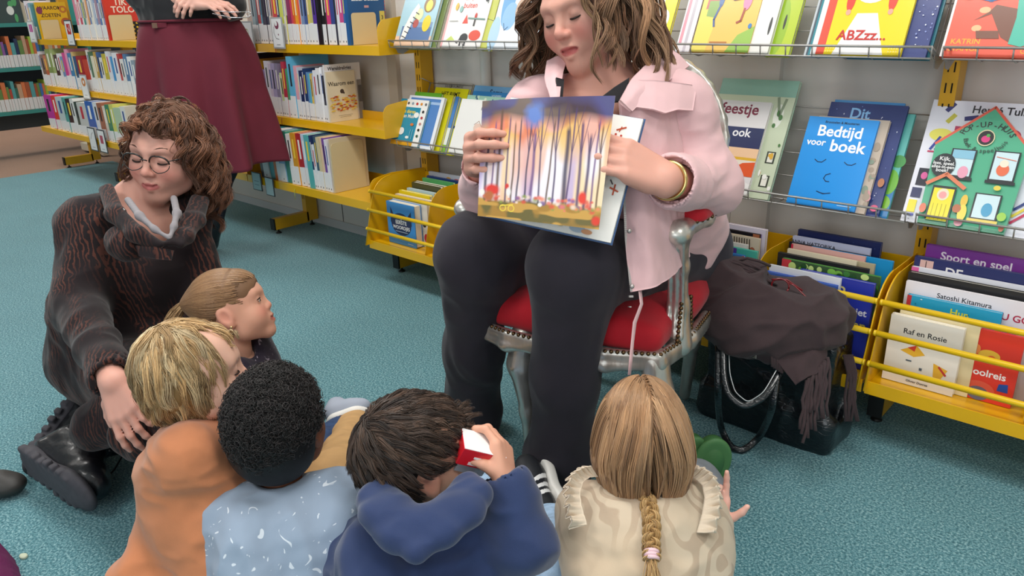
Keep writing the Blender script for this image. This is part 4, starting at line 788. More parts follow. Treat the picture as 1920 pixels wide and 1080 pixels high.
def relax(V, F, it=2, lam=.5):
    for _ in range(it):
        s = np.zeros_like(V); c = np.zeros(len(V))
        for j in range(4):
            a, b = F[:, j], F[:, (j+1) % 4]
            for i in range(3): s[:, i] += np.bincount(a, V[b, i], len(V))+np.bincount(b, V[a, i], len(V))
            c += np.bincount(a, minlength=len(V))+np.bincount(b, minlength=len(V))
        V = V+lam*(s/np.maximum(c, 1)[:, None]-V)
    return V
def vnoise(P, seed=0):
    P = np.asarray(P, float); i = np.floor(P).astype(np.int64); f = P-i; u = f*f*(3-2*f); out = 0
    def h(a, b, c): n = (a*374761393+b*668265263+c*2147483647+seed*974634777) & 0xffffffff; n = ((n ^ (n >> 13))*1274126177) & 0xffffffff; return ((n ^ (n >> 16)) & 0xffff)/65535.0
    for dx in (0, 1):
        for dy in (0, 1):
            for dz in (0, 1):
                w = (u[..., 0] if dx else 1-u[..., 0])*(u[..., 1] if dy else 1-u[..., 1])*(u[..., 2] if dz else 1-u[..., 2])
                out = out+w*h(i[..., 0]+dx, i[..., 1]+dy, i[..., 2]+dz)
    return out
def folds(amp=.004, freq=(14, 14, 14), seed=0, sharp=1.0, R=None):
    """cloth creases: ridged noise stretched by freq (per axis, per metre)"""
    fr = np.array(freq, float)
    def f(V):
        Q = V@R if R is not None else V
        w = vnoise(Q*7, seed+5)[:, None]*A(1.2, 1.2, 1.2)
        n = vnoise(Q*fr+w, seed); m = vnoise(Q*fr*2.1+w*1.7+9, seed+1)
        return amp*(1-2*np.abs(2*n-1)**sharp)+amp*.4*(1-2*np.abs(2*m-1))
    return f
def npmesh(name, V, F, m, parent=None, col=None, origin=None, smooth=True, mats=None, mi=None):
    """numpy arrays -> mesh object; F (N,4) or (N,3)"""
    V = np.asarray(V, float); origin = V.mean(0) if origin is None else np.array(origin, float)
    me = bpy.data.meshes.new(name); me.vertices.add(len(V)); me.vertices.foreach_set('co', (V-origin).astype(np.float32).ravel())
    F = np.asarray(F); k = F.shape[1]; me.loops.add(F.size); me.loops.foreach_set('vertex_index', F.astype(np.int32).ravel())
    me.polygons.add(len(F)); me.polygons.foreach_set('loop_start', (np.arange(len(F))*k).astype(np.int32))
    me.polygons.foreach_set('use_smooth', np.full(len(F), smooth))
    if mats:
        for q in mats: me.materials.append(q)
        me.polygons.foreach_set('material_index', np.asarray(mi, np.int32))
    else: me.materials.append(m)
    me.update(calc_edges=True); me.validate()
    if col is not None:
        ca = me.color_attributes.new('Col', 'FLOAT_COLOR', 'POINT'); c4 = np.ones((len(V), 4), np.float32); c4[:, :3] = col
        ca.data.foreach_set('color', c4.ravel())
    o = bpy.data.objects.new(name, me); COL.objects.link(o); o.location = origin
    if parent is not None: o.parent = parent; o.location = origin-world_loc(parent)
    return o
def sculpt(name, F_, vox, m, parent=None, it=2, disp=None, col=None, lo=None, hi=None, close=True, origin=None):
    V, F = F_.surf(vox, lo, hi, close); V = relax(V, F, it)
    if disp is not None: V = V+vnormals(V, F)*disp(V)[:, None]; V = relax(V, F, 1, .4)
    return npmesh(name, V, F, m, parent, None if col is None else col(V), origin)
def joinparts(parts):
    V = []; F = []; n = 0
    for v, f in parts: V.append(v); F.append(f+n); n += len(v)
    return np.concatenate(V), np.concatenate(F)

# ---------------------------------------------------------------- frames, heads, hands
def frame(fwd, up):
    """columns: right, forward, up"""
    f = nrm(fwd); r = nrm(np.cross(f, up)); u = np.cross(r, f); return np.stack([r, f, u], 1)
class Head:
    """o = point between the eyes' height inside the skull; s = size factor (1 = adult 0.235 m high)"""
    def __init__(s, o, fwd, up, sc=1.0, kid=False): s.o = A(*o); s.R = frame(A(*fwd), A(*up)); s.s = sc; s.kid = kid
    def w(s, p): return s.o+(np.asarray(p, float)*s.s)@s.R.T
    def l(s, P): return ((P-s.o)@s.R)/s.s
def build_head(F, H, ears=True, smile=0., fat=1.0, nose=1.0, mouth=0.):
    S = H.s; R = H.R; W = H.w; k = lambda x: x*S
    def E(c, r, kk=.02, sub=False, R2=None): F.ell(W(c), A(*r)*S, R if R2 is None else R@R2, k(kk), sub)
    def Cp(a, b, r1, r2=None, kk=.01, sub=False): F.cap(W(a), W(b), r1*S, (r2 if r2 is not None else r1)*S, k(kk), sub)
    kd = H.kid
    E((0, -.016, .036), (.076, .094, .083), .01)
    E((0, .022, -.018), (.067*fat, .069, .083 if not kd else .078), .04)
    jw = .040*fat
    Cp((-jw, .018, -.072), (-.013, .066, -.096), .026*fat, .018, .03); Cp((jw, .018, -.072), (.013, .066, -.096), .026*fat, .018, .03)
    E((0, .071, -.100), (.017, .015, .014), .022)
    if kd: E((-.037, .052, -.045), (.030, .034, .032), .03); E((.037, .052, -.045), (.030, .034, .032), .03)
    else: E((-.038*fat, .058, -.036), (.026, .028, .028), .03); E((.038*fat, .058, -.036), (.026, .028, .028), .03)
    Cp((-.038, .076, .022), (-.012, .086, .018), .010, .010, .022); Cp((.038, .076, .022), (.012, .086, .018), .010, .010, .022)
    for sx in (-1, 1):
        E((sx*.032, .101, .001), (.020, .018, .013), .016, True)
        E((sx*.032, .0745, .0), (.0155, .0150, .0135), .005)
    b = .022 if not kd else .026
    if kd: nose = .15; E((0, .022, .040), (.066, .066, .058), .03)
    Cp((0, .086, .010), (0, .107*1.0+(nose-1)*.01, -.026), .0065, .0085, .013)
    E((0, .107+(nose-1)*.012, -.031), (.0105, .0105, .0095), .008)
    for sx in (-1, 1): E((sx*.0115, .098+(nose-1)*.008, -.034), (.0075, .0095, .0070), .006)
    for sx in (-1, 1): E((sx*.006, .101+(nose-1)*.009, -.0415), (.0032, .0045, .003), .003, True)
    E((0, .079, -.064), (.027, .018, .020), .02)
    up = smile*.010
    Cp((-.024, .077, -.062+up), (-.008, .0945, -.0605), .0035, .0058, .006); Cp((.024, .077, -.062+up), (.008, .0945, -.0605), .0035, .0058, .006); Cp((-.008, .0945, -.0605), (.008, .0945, -.0605), .0055, .0055, .004)
    Cp((-.022, .077, -.067+up), (0, .093, -.0735-mouth*.006), .0035, .0075, .006); Cp((.022, .077, -.067+up), (0, .093, -.0735-mouth*.006), .0035, .0075, .006)
    F.chain([W((-.026, .081, -.0645+up)), W((-.010, .099, -.0667)), W((.010, .099, -.0667)), W((.026, .081, -.0645+up))], [k(.0013), k(.002+mouth*.003), k(.002+mouth*.003), k(.0013)], k(.004), True)
    if ears:
        for sx in (-1, 1):
            Re = np.array([[1, 0, 0], [0, math.cos(.25), -math.sin(.25)], [0, math.sin(.25), math.cos(.25)]])
            E((sx*.079, -.012, -.012), (.009, .020, .031), .010, False, Re); E((sx*.087, -.008, -.008), (.006, .012, .019), .004, True, Re); E((sx*.077, -.004, -.038), (.006, .009, .010), .008)
def head_tint(H, base, lip, cheek, brow=None):
    b, lp, ck = A(*lin(base)), A(*lin(lip)), A(*lin(cheek))
    def f(V):
        q = H.l(V); c = np.tile(b, (len(V), 1))
        def mix(c, t, w): return c*(1-w[:, None])+t*w[:, None]
        for sx in (-1, 1):
            d = np.linalg.norm((q-A(sx*.040, .075, -.036))/A(.028, .05, .024), axis=1); c = mix(c, ck, .75*np.clip(1.2-d, 0, 1))
            d = np.linalg.norm((q-A(sx*.083, -.012, -.012))/A(.014, .03, .04), axis=1); c = mix(c, ck, .5*np.clip(1.3-d, 0, 1))
        d = np.linalg.norm((q-A(0, .107, -.032))/A(.018, .02, .016), axis=1); c = mix(c, ck, .6*np.clip(1.2-d, 0, 1))
        d = np.linalg.norm((q-A(0, .094, -.0665))/A(.0235, .02, .0095), axis=1); c = mix(c, lp, np.clip((1.15-d)*4, 0, 1)*(q[:, 1] > .07))
        return c
    return f
def face_details(H, body, brow_col, eye_open=.0, lash='#2a1a14', iris='#2c1a10', browdz=0., browth=.0028):
    """eyebrows, lash lines, and (when open) eyeballs, as parts of the person"""
    mb = MB(); bc = mat(brow_col, .7, name='eyebrow_hair')
    for sx in (-1, 1):
        pts = []
        for t in np.linspace(0, 1, 7):
            x = .014+.034*t; pts.append(H.w((sx*x, .0935-.9*(x-.012)**1*.42-.0, .0235+.006*math.sin(t*2.4)+browdz)))
        mb.tube(pts, [H.s*browth*(.7+.8*math.sin(PI*min(1, .25+.7*i/6))) for i in range(7)], bc, 6, flat=(1, .5))
    mb.build('eyebrows', body)
    for sx in (-1, 1):
        mb = MB(); lc = mat(lash, .6, name='eyelash')
        if eye_open > 0:
            mb.ball(H.w((sx*.032, .0765, -.001)), A(.0135, .0135, .0125)*H.s*1.0, mat('#e9e4e0', .15, coat=.8, name='eye_white'), 10, H.R)
            mb.ball(H.w((sx*.032, .0855, -.002)), A(.0062, .0052, .0062)*H.s, mat(iris, .1, coat=1, name='iris'), 8, H.R)
            mb.ball(H.w((sx*.032, .0885, -.002)), A(.003, .0026, .003)*H.s, mat('#080606', .1, coat=1, name='pupil'), 6, H.R)
        z0 = -.001 if eye_open > 0 else -.0065
        for up_ in ((1, -1) if eye_open > 0 else (1,)):
            pts = [H.w((sx*(.032+.0145*math.cos(a)), .0768+.0138*math.sin(max(.12, a if a < PI else 0))*1.0-abs(math.cos(a))*.001, z0+up_*(eye_open*.0075)*math.sin(a)-(.0 if eye_open else .003*math.sin(a)))) for a in np.linspace(.1, PI-.1, 9)]
            mb.tube(pts, [H.s*(.0019 if up_ > 0 else .0007)*(.6+.6*math.sin(PI*i/8)) for i in range(9)], lc, 5)
        mb.build('eye', body)

FL = [(.044, .027, .021), (.048, .030, .022), (.044, .028, .021), (.035, .021, .018)]
def hand(F, wrist, fwd, back, side, sc=1.0, curls=((.3, .4, .3),)*4, spread=(.10, .02, -.06, -.16), thumb=None, k=.006, rf=1.0):
    """side = +1/-1: which local x the thumb is on.  returns finger tip positions"""
    y = nrm(fwd); z = nrm(A(*back)-y*(A(*back)@y)); x = np.cross(y, z); o = A(*wrist)
    W = lambda p: o+sc*(x*p[0]+y*p[1]+z*p[2]); s = side; r = lambda q: q*sc*rf
    kx = (.031*s, .010*s, -.011*s, -.030*s); ky = (.088, .092, .087, .078); tips = []
    for i in range(4):
        F.cap(W((kx[i]*.62, .0, 0)), W((kx[i], ky[i]-.004, .0)), r(.0155), r(.0115), .014*sc)
        F.cap(W((kx[i]*.8, .03, -.006)), W((kx[i], ky[i]-.012, -.005)), r(.014), r(.011), .012*sc)
        p = A(kx[i], ky[i], 0); ang = 0; sp = spread[i]*s*(1); rad = [.0098, .0090, .0082, .0068] if i < 3 else [.0086, .0078, .0072, .006]
        c = curls[i] if i < len(curls) else curls[-1]
        for j in range(3):
            ang += c[j]; d = A(math.sin(sp)*math.cos(ang), math.cos(sp)*math.cos(ang), -math.sin(ang)); q = p+d*FL[i][j]
            F.cap(W(p), W(q), r(rad[j]), r(rad[j+1]), k*sc if j else .008*sc); p = q
        tips.append(W(p))
    th = thumb or ((s*.78, .60, -.25), (s*.45, .82, -.35), (s*.15, .92, -.40))
    p = A(s*.020, .018, -.008)
    for j, (L_, ra, rb_) in enumerate(((.043, .0165, .0125), (.033, .0118, .0105), (.026, .0102, .0080))):
        d = nrm(A(*th[j])); q = p+d*L_; F.cap(W(p), W(q), r(ra), r(rb_), .012*sc if j == 0 else k*sc); p = q
    tips.append(W(p)); return tips

# ---------------------------------------------------------------- hair
def strands(name, paths, r0, m, parent, cols, taper=.35, sides=3):
    """paths (N,M,3) -> one mesh of thin tapering locks"""
    N, Mn, _ = paths.shape; T = np.gradient(paths, axis=1); T = nrm(T)
    ref = nrm(RNG.normal(size=(N, 1, 3))+A(0, 0, .3)); U = nrm(np.cross(T, np.broadcast_to(ref, T.shape))); Wd = np.cross(T, U)
    rr = np.broadcast_to(np.asarray(r0, float).reshape(-1, 1) if hasattr(r0, '__len__') else np.full((N, 1), r0), (N, 1))*np.linspace(1, taper, Mn)[None]
    rr = rr*np.where(np.arange(Mn) == Mn-1, .15, 1)
    V = np.stack([paths+rr[..., None]*(U*math.cos(2*PI*k/sides)+Wd*math.sin(2*PI*k/sides)) for k in range(sides)], 2)
    idx = np.arange(N*Mn*sides).reshape(N, Mn, sides)
    F = np.stack([idx[:, :-1, :], np.roll(idx, -1, 2)[:, :-1, :], np.roll(idx, -1, 2)[:, 1:, :], idx[:, 1:, :]], -1).reshape(-1, 4)
    C = np.repeat(cols, Mn*sides, axis=0) if cols.ndim == 2 else np.repeat(cols.reshape(N*Mn, 3), sides, axis=0)
    return npmesh(name, V.reshape(-1, 3), F, m, parent, C)
def grow(roots, dirs, steps, ds, flow, coll, g=.0, gvec=A(0, 0, -1), wave=0., wfreq=3., seed=0, stiff=.75):
    P = roots.copy(); D = nrm(dirs); out = [P.copy()]; N = len(P); rng = np.random.default_rng(seed)
    ph = rng.uniform(0, 2*PI, (N, 1)); ax = nrm(rng.normal(size=(N, 3)))
    for s in range(steps):
        t = s/steps; D2 = flow(P, t) if flow else D
        D = nrm(D*stiff+D2*(1-stiff)+gvec*g)
        Wv = np.cross(D, ax); P = P+ds*nrm(D+wave*Wv*np.sin(ph+wfreq*s*ds*2*PI*10))
        for c, r in coll:
            q = (P-c)/r; k0 = np.linalg.norm(q, axis=1); m = k0 < 1
            P[m] = c+r*(q[m]/k0[m, None])
        out.append(P.copy())
    return np.stack(out, 1)
def scalp_roots(n, mask, c=A(0, -.016, .036), r=A(.079, .097, .086), seed=0):
    rng = np.random.default_rng(seed); out = []
    while len(out) < n:
        d = nrm(rng.normal(size=(n*3, 3))); p = c+d*r; out += list(p[mask(p)])
    return np.array(out[:n])
def hair_cols(n, cols, seed=0, var=.12):
    rng = np.random.default_rng(seed); c = np.array([lin(q) for q in cols]); w = rng.dirichlet(np.ones(len(cols))*.7, n); return np.clip((w@c)*(1+var*rng.normal(size=(n, 1))), .001, 1)
def M_HAIR(rough=.42, name='hair'): return mat('#888888', rough, name=name, attr='Col', spec=.4, sheen=.1)
def SKIN(name='skin'): return mat('#e0b0a0', .48, name=name, attr='Col', sss=.12, spec=.35, bump=.08, bscale=900)
GV = lambda H: nrm(A(0, 0, -1)@H.R)
def towards(H, paths): return H.w(paths.reshape(-1, 3)).reshape(paths.shape)

# ---------------------------------------------------------------- body helpers
def torso(F, pel, chest, right, wp, wc, depth_p, depth_c, k=.08, n=5, bulge=0.):
    """stack of ellipsoids from pelvis to chest; right = side axis"""
    pel, chest = A(*pel), A(*chest); up = nrm(chest-pel)
    for i in range(n):
        t = i/(n-1); c = pel+(chest-pel)*t; r = nrm(A(*right)-up*(A(*right)@up)); f = np.cross(up, r); R = np.stack([r, f, up], 1)
        h = np.linalg.norm(chest-pel)/(n-1)*.9
        F.ell(c, (wp+(wc-wp)*t+bulge*math.sin(PI*t), depth_p+(depth_c-depth_p)*t+bulge*math.sin(PI*t), h), R, k if i else .01)
    return F

def resample(G, m, n, it=3):
    G = np.array(G, float); a, b = G.shape[:2]
    u = np.linspace(0, a-1, m); i = np.clip(u.astype(int), 0, a-2); f = (u-i)[:, None, None]; X = G[i]*(1-f)+G[i+1]*f
    v = np.linspace(0, b-1, n); j = np.clip(v.astype(int), 0, b-2); f = (v-j)[None, :, None]; X = X[:, j]*(1-f)+X[:, j+1]*f
    for _ in range(it*6):
        Y = X.copy(); Y[1:-1] = (X[:-2]+X[1:-1]*2+X[2:])/4; X = Y.copy(); X[:, 1:-1] = (Y[:, :-2]+Y[:, 1:-1]*2+Y[:, 2:])/4
    return X
def sheet(name, G, t, m, parent, disp=None, mn=(50, 40), it=2, view=True):
    """cloth panel through a grid of points, with real thickness"""
    X = resample(G, mn[0], mn[1], it); M_, N_ = mn; ids = np.arange(M_*N_).reshape(M_, N_)
    F = np.stack([ids[:-1, :-1], ids[1:, :-1], ids[1:, 1:], ids[:-1, 1:]], -1).reshape(-1, 4); V = X.reshape(-1, 3); Nn = vnormals(V, F)
    if (Nn.mean(0)@(CP-V.mean(0))) < 0: Nn = -Nn; F = F[:, ::-1]
    if disp is not None: V = V+Nn*disp(V)[:, None]
    Vt = np.concatenate([V+Nn*t/2, V-Nn*t/2]); k = len(V); Fs = [F, F[:, ::-1]+k]
    for e in (ids[0], ids[-1][::-1], ids[:, 0][::-1], ids[:, -1]):
        Fs.append(np.stack([e[:-1], e[1:], e[1:]+k, e[:-1]+k], 1))
    o = npmesh(name, Vt, np.concatenate(Fs), m, parent); return o
def hair(H, parent, cols, n, length, mask, seed=0, part=0., out=.5, back=.3, side=.8, g=.3, amp=.008, waves=2.0, r0=.0011, steps=22, guards=(), per=15, clump=.72, var=.14, name='hair', frizz=.0, roots=None, flowfn=None, dirfn=None, lenvar=.15, tight=.35, rgh=.42, avoid=None):
    rng = np.random.default_rng(seed); rt = scalp_roots(n, mask, seed=seed) if roots is None else roots; n = len(rt); K = max(6, n//per)
    gi = rng.choice(n, K, replace=False); near = ((rt[:, None]-rt[None, gi])**2).sum(-1).argmin(1); gr = rt[gi]; gv = GV(H)
    d0 = nrm(gr-A(0, -.016, .03)); sg = np.sign(gr[:, :1]-part)
    coll = [(A(0, -.016, .036), A(.081, .099, .089)), (A(0, .012, -.03), A(.074, .080, .088))]+[(A(*c), A(*r)) for c, r in guards]
    def flow(P, t):
        o_ = nrm(P-A(0, -.02, 0)); o_[:, 2] = 0; return nrm(gv+nrm(o_)*out*(1-t)+A(side*.4, 0, 0)*sg*(1-t)+A(0, -back, 0)*(1-t))
    dirs = dirfn(gr) if dirfn else nrm(d0*.4+sg*A(side, 0, 0)+A(0, -back, 0)+.12*rng.normal(size=gr.shape))
    L_ = length*(1+lenvar*rng.normal(size=(K, 1)))
    G = grow(gr, dirs, steps, L_/steps, flowfn or flow, coll, g=g, gvec=gv, seed=seed)
    T = nrm(np.gradient(G, axis=1)); ref = nrm(rng.normal(size=(K, 1, 3))); U = nrm(np.cross(T, np.broadcast_to(ref, T.shape))); Wd = np.cross(T, U)
    s = np.linspace(0, 1, steps+1)[None]; ph = rng.uniform(0, 2*PI, (K, 1)); fr = waves*(1+.2*rng.normal(size=(K, 1)))
    a_ = amp*np.clip(s*2.2, 0, 1)*(1+.3*rng.normal(size=(K, 1)))
    G = G+(a_*np.cos(ph+fr*2*PI*s))[..., None]*U+(a_*np.sin(ph+fr*2*PI*s))[..., None]*Wd
    for c, r in coll[:2]:
        q = (G-c)/r; k0 = np.linalg.norm(q, axis=-1, keepdims=True); G = np.where(k0 < 1, c+r*q/k0, G)
    w = (1-clump*np.linspace(0, 1, steps+1)**.8)[None, :, None]
    P = G[near]+(rt-gr[near])[:, None]*w+np.cumsum(rng.normal(size=(n, steps+1, 3))*frizz, axis=1)*np.linspace(0, 1, steps+1)[None, :, None]
    P = P+rng.normal(size=(n, 1, 3))*.0012
    for c, r in coll[:2]:
        q = (P-c)/r; k0 = np.linalg.norm(q, axis=-1, keepdims=True); P = np.where(k0 < 1, c+r*q/k0, P)
    base = hair_cols(K, cols, seed, .12); cc_ = np.clip(base[near]*(1+var*rng.normal(size=(n, 1))), .003, 1); rr = r0*(.8+.4*rng.random(n))
    if avoid is not None: ok = ~avoid(P).any(1); P, cc_, rr = P[ok], cc_[ok], rr[ok]
    return strands(name, towards(H, P), rr, M_HAIR(rgh), parent, cc_)
# ================================================================== CHAIR
def cb(a, b, c): return CM@A(a, b, c)          # direction given as right, up, towards the viewer of the scene
GC = A(-1.040, 1.445, 0); FC = nrm(A(.23, -.97, 0)); RC = A(-FC[1], FC[0], 0)
def ch(r, f, z): return GC+RC*r+FC*f+A(0, 0, z)
M_SIL = mat('#c9c5bd', .33, metal=.75, name='silver_leaf', noise=.18, nscale=30, bump=.5, bscale=60, stretch=(1, 1, .25))
M_RED = mat('#b90f22', .8, name='red_velvet', sheen=.15, noise=.10, nscale=12, bump=.2, bscale=500)
M_NAIL = mat('#6a5238', .3, metal=.9, name='brass_nail')
chair = empty('armchair', ch(0, 0, 0), 'silver carved armchair with red velvet seat under the woman in pink jacket', 'chair')
F = Field()
sq = [(-.228, .235), (-.12, .268), (0, .278), (.12, .268), (.228, .235), (.255, .1), (.252, -.08), (.19, -.25), (0, -.27), (-.19, -.25), (-.252, -.08), (-.255, .1)]
F.chain([ch(a, b, .362-.012*math.cos(6*math.atan2(b, a))) for a, b in sq+sq[:1]], .016, .02)
F.chain([ch(a*1.01, b*1.01, .378) for a, b in sq+sq[:1]], .012, .008)
F.chain([ch(a*1.035, b*1.035, .352) for a, b in sq+sq[:1]], .006, .003)
sculpt('seat_rail', F, .005, M_SIL, chair, 2)
F = Field(); F.ell(ch(0, -.01, .425), (.252, .275, .062), np.stack([RC, FC, A(0, 0, 1)], 1)); F.box(ch(0, 0, .412), (.232, .25, .032), .026, np.stack([RC, FC, A(0, 0, 1)], 1), .05)
sculpt('seat_cushion', F, .007, M_RED, chair, 3, folds(.0015, (9, 9, 9), 3))
nl = MB()
for i in range(len(sq)):
    a, b = np.array(sq[i]), np.array(sq[(i+1) % len(sq)]); n = max(2, int(np.linalg.norm(b-a)/.0125))
    for k in range(n): q = a+(b-a)*k/n; nl.ball(ch(q[0]*1.0, q[1]*1.0, .386)+nrm(ch(*q, 0)-GC)*.010, .0052, M_NAIL, 4)
nl.build('nail_trim', chair)
for sx in (-1, 1):
    fx = 1 if sx > 0 else .45
    F = Field(); F.chain([ch(sx*.215*fx, .225, .36), ch(sx*.232*fx, .235, .29), ch(sx*.205*fx, .225, .16), ch(sx*.192*fx, .23, .05), ch(sx*.205*fx, .25, .018)], [.034, .030, .019, .014, .018], .02)
    F.chain([ch(sx*.226*fx, .25, .36), ch(sx*.238*fx, .264, .29), ch(sx*.212*fx, .245, .18)], [.008, .008, .003], .006); F.chain([ch(sx*.238*fx, .235, .36), ch(sx*.256*fx, .244, .29), ch(sx*.222*fx, .232, .18)], [.006, .006, .003], .004); F.chain([ch(sx*.205*fx, .25, .36), ch(sx*.216*fx, .262, .29), ch(sx*.20*fx, .245, .18)], [.006, .006, .003], .004)
    sculpt('leg', F, .004, M_SIL, chair, 2)
    F = Field(); F.chain([ch(sx*.18, -.24, .36), ch(sx*.165, -.255, .2), ch(sx*.145, -.285, .015)], [.026, .02, .016], .02); sculpt('leg', F, .005, M_SIL, chair, 2)
    # arm
    F = Field(); F.chain([ch(sx*.240, .14, .37), ch(sx*.236, .135, .46), ch(sx*.242, .165, .56), ch(sx*.250, .20, .635)], [.032, .021, .018, .020], .02)
    F.ell(ch(sx*.250, .218, .645), (.023, .026, .019)); F.chain([ch(sx*.250, .21, .648), ch(sx*.262, .06, .640), ch(sx*.25, -.16, .665), ch(sx*.20, -.30, .70)], [.022, .017, .016, .018], .02)
    for d in (-.014, 0, .014): F.chain([ch(sx*(.240+d), .171, .40), ch(sx*(.236+d), .157, .47), ch(sx*(.242+d), .186, .56), ch(sx*(.250+d), .226, .64)], [.007, .005, .005, .006], .003)
    sculpt('arm', F, .0035, M_SIL, chair, 1)
    F = Field(); F.chain([ch(sx*.256, .135, .664), ch(sx*.262, .03, .664)], [.032, .032], .02); F.half(ch(0, 0, .655), (0, 0, -1)); sculpt('arm_pad', F, .004, M_RED, chair, 2)
    nl = MB()
    for q in range(22):
        a = 2*PI*q/22; nl.ball(ch(sx*.259+.031*math.cos(a), .083+.082*math.sin(a), .657), .0042, M_NAIL, 4)
    nl.build('arm_nail_trim', chair); nl = MB()
    for q in range(9): nl.ball(ch(sx*.250, .178-.002*q, .395+.010*q), .0052, M_NAIL, 4); nl.ball(ch(sx*.256, .098+.002*q, .395+.010*q), .0052, M_NAIL, 4)
    nl.build('post_nail_trim', chair)
F = Field(); bt = .20
def bk_(r, z): return ch(r, -.265-(z-.45)*.22, z)
ov = [bk_(.195*math.cos(a), .70+.235*math.sin(a)) for a in np.linspace(0, 2*PI, 33)]
F.chain(ov, .017, .01)
for o_ in (-.013, .013): F.chain([bk_((.195+o_)*math.cos(a), .70+(.235+o_)*math.sin(a))+FC*.012 for a in np.linspace(0, 2*PI, 33)], .0055, .003)
for sx in (-1, 1): F.chain([bk_(sx*.13, .52), ch(sx*.18, -.27, .40), ch(sx*.195, -.26, .36)], [.018, .02, .024], .02)
sculpt('back_frame', F, .004, M_SIL, chair, 1)
F = Field(); up_ = nrm(bk_(0, .9)-bk_(0, .5)); F.ell(bk_(0, .70), (.182, .04, .222), np.stack([RC, np.cross(up_, RC), up_], 1)); sculpt('back_cushion', F, .008, M_RED, chair, 2)
nl = MB()
for q in range(84):
    a = 2*PI*q/84; nl.ball(bk_(.176*math.cos(a), .70+.216*math.sin(a))+FC*.018, .005, M_NAIL, 4)
nl.build('back_nail_trim', chair)

# ================================================================== READER
SK1 = ('#d9a08e', '#b8605c', '#d27c70')
rh_f, rh_u = cb(-.60, -.46, .62), cb(-.36, .86, .36)
Rr = frame(rh_f, rh_u); br = at(1045, 27, D=1.50); HR = Head(br-Rr@A(0, .092, .008)*1.0, rh_f, rh_u, .98)
B = Field(); build_head(B, HR, ears=False, fat=1.08, mouth=.6)
shR = at(1010, 205, D=1.68); shL = at(1268, 197, D=1.59); chest = (shR+shL)/2
B.cap(HR.w((0, -.02, -.05)), chest+A(.0, .0, .045), .056, .062, .02); B.ell(HR.w((0, .028, -.100)), (.028, .03, .022), None, .015)
bright = nrm(shR-shL)   # her right
bfw = nrm(np.cross(A(0, 0, 1), bright))
B.ell(chest+A(0, .0, -.045)+bfw*.03, (.14, .10, .09), np.stack([bright, bfw, A(0, 0, 1)], 1), .07)
for s_ in (shR, shL): B.ell(s_*.75+chest*.25, .055, None, .06)
Vh, Fh = B.surf(.0024); Vh = relax(Vh, Fh, 2)
# arms + hands
elR, wrR = A(-1.20, 1.22, .68), at(900, 300, D=1.585); elL, wrL = at(1332, 350, D=1.62), at(1249, 338, D=1.415)
Hn = Field(); Hn.chain([shR, elR, wrR], [.05, .042, .028], .03)
tR = hand(Hn, wrR, cb(-.20, -.02, .95), cb(-1, .05, -.1), -1, 1.0, ((.70, .85, .35), (.70, .85, .35), (.68, .85, .35), (.62, .85, .4)), spread=(.12, .04, -.04, -.14), thumb=((-.55, .35, -.85), (-.3, .35, -1), (-.1, .3, -1)))
V1, F1 = Hn.surf(.0026); V1 = relax(V1, F1, 1)
Hn = Field(); Hn.chain([shL, elL, wrL], [.05, .044, .030], .03)
tL = hand(Hn, wrL, cb(-.86, .40, .18), cb(.10, .42, .9), 1, 1.04, ((.30, .55, .3), (.32, .58, .3), (.34, .6, .3), (.36, .62, .3)), spread=(.03, .0, -.03, -.07), thumb=((.35, .6, -.9), (.2, .8, -.7), (.1, .9, -.5)))
V2, F2 = Hn.surf(.0026); V2 = relax(V2, F2, 1)
# hidden torso, pelvis, legs
hipR, hipL = A(-1.13, 1.60, .50), A(-.91, 1.62, .50); knR, knL = at(893, 478, Y=1.15), at(1078, 500, Y=1.165); anR, anL = at(885, 775, Y=1.235), at(1045, 860, Y=1.20)
Bd = Field(); torso(Bd, (hipR+hipL)/2, chest-A(0, 0, .08), bright, .15, .15, .10, .09); Bd.chain([hipR, knR, anR], [.075, .055, .038], .04); Bd.chain([hipL, knL, anL], [.075, .055, .038], .04)
V3, F3 = Bd.surf(.009)
V, Fq = joinparts([(Vh, Fh), (V1, F1), (V2, F2), (V3, F3)])
reader = npmesh('person', V, Fq, SKIN(), None, head_tint(HR, *SK1)(V), origin=(-1.0, 1.5, 0))
tag(reader, 'woman in pink jacket and dark trousers seated reading aloud from a picture book', 'person')
face_details(HR, reader, '#5a3c2c', 0, browdz=-.002)
# jacket
M_PINK = mat('#e3b9bb', .85, name='pink_twill', sheen=.25, bump=.25, bscale=900, noise=.03, nscale=8)
J = Field()
hem = A(-1.0, 1.56, .52)
torso(J, hem, chest-A(0, 0, .07), bright, .20, .175, .15, .125, .09, 5, .012)
for s_, e_, w_, r1 in ((shR, elR, wrR, .058), (shL, elL, wrL, .058)):
    J.ell(s_+A(0, 0, -.012), (.060, .060, .052), None, .05); J.chain([s_, e_, e_+(w_-e_)*.80], [r1, .052, .046], .05)
    J.cap(chest+(s_-chest)*.35+A(0, 0, .028), s_+A(0, 0, -.01), .045, .052, .05)
# front opening
J.ell(chest+bfw*.12+bright*.035+A(0, 0, .005), (.062, .12, .115), np.stack([bright, bfw, A(0, 0, 1)], 1), .012, True)
J.box(chest+bfw*.19+bright*.045+A(0, 0, -.20), (.055, .13, .24), .02, np.stack([bright, bfw, A(0, 0, 1)], 1), .012, True)
J.cap(HR.w((0, -.02, -.05)), chest+A(0, 0, .045)+bfw*.03, .066, .074, .012, True)
J.cap(elL+(wrL-elL)*.74, wrL+(wrL-elL)*.1, .040, .044, .006, True); J.cap(elR+(wrR-elR)*.74, wrR, .040, .044, .006, True)
Rj = np.stack([bright, bfw, A(0, 0, 1)], 1)
jk = sculpt('jacket', J, .0048, M_PINK, reader, 2, folds(.0052, (9, 9, 16), 21, 1.3, Rj))
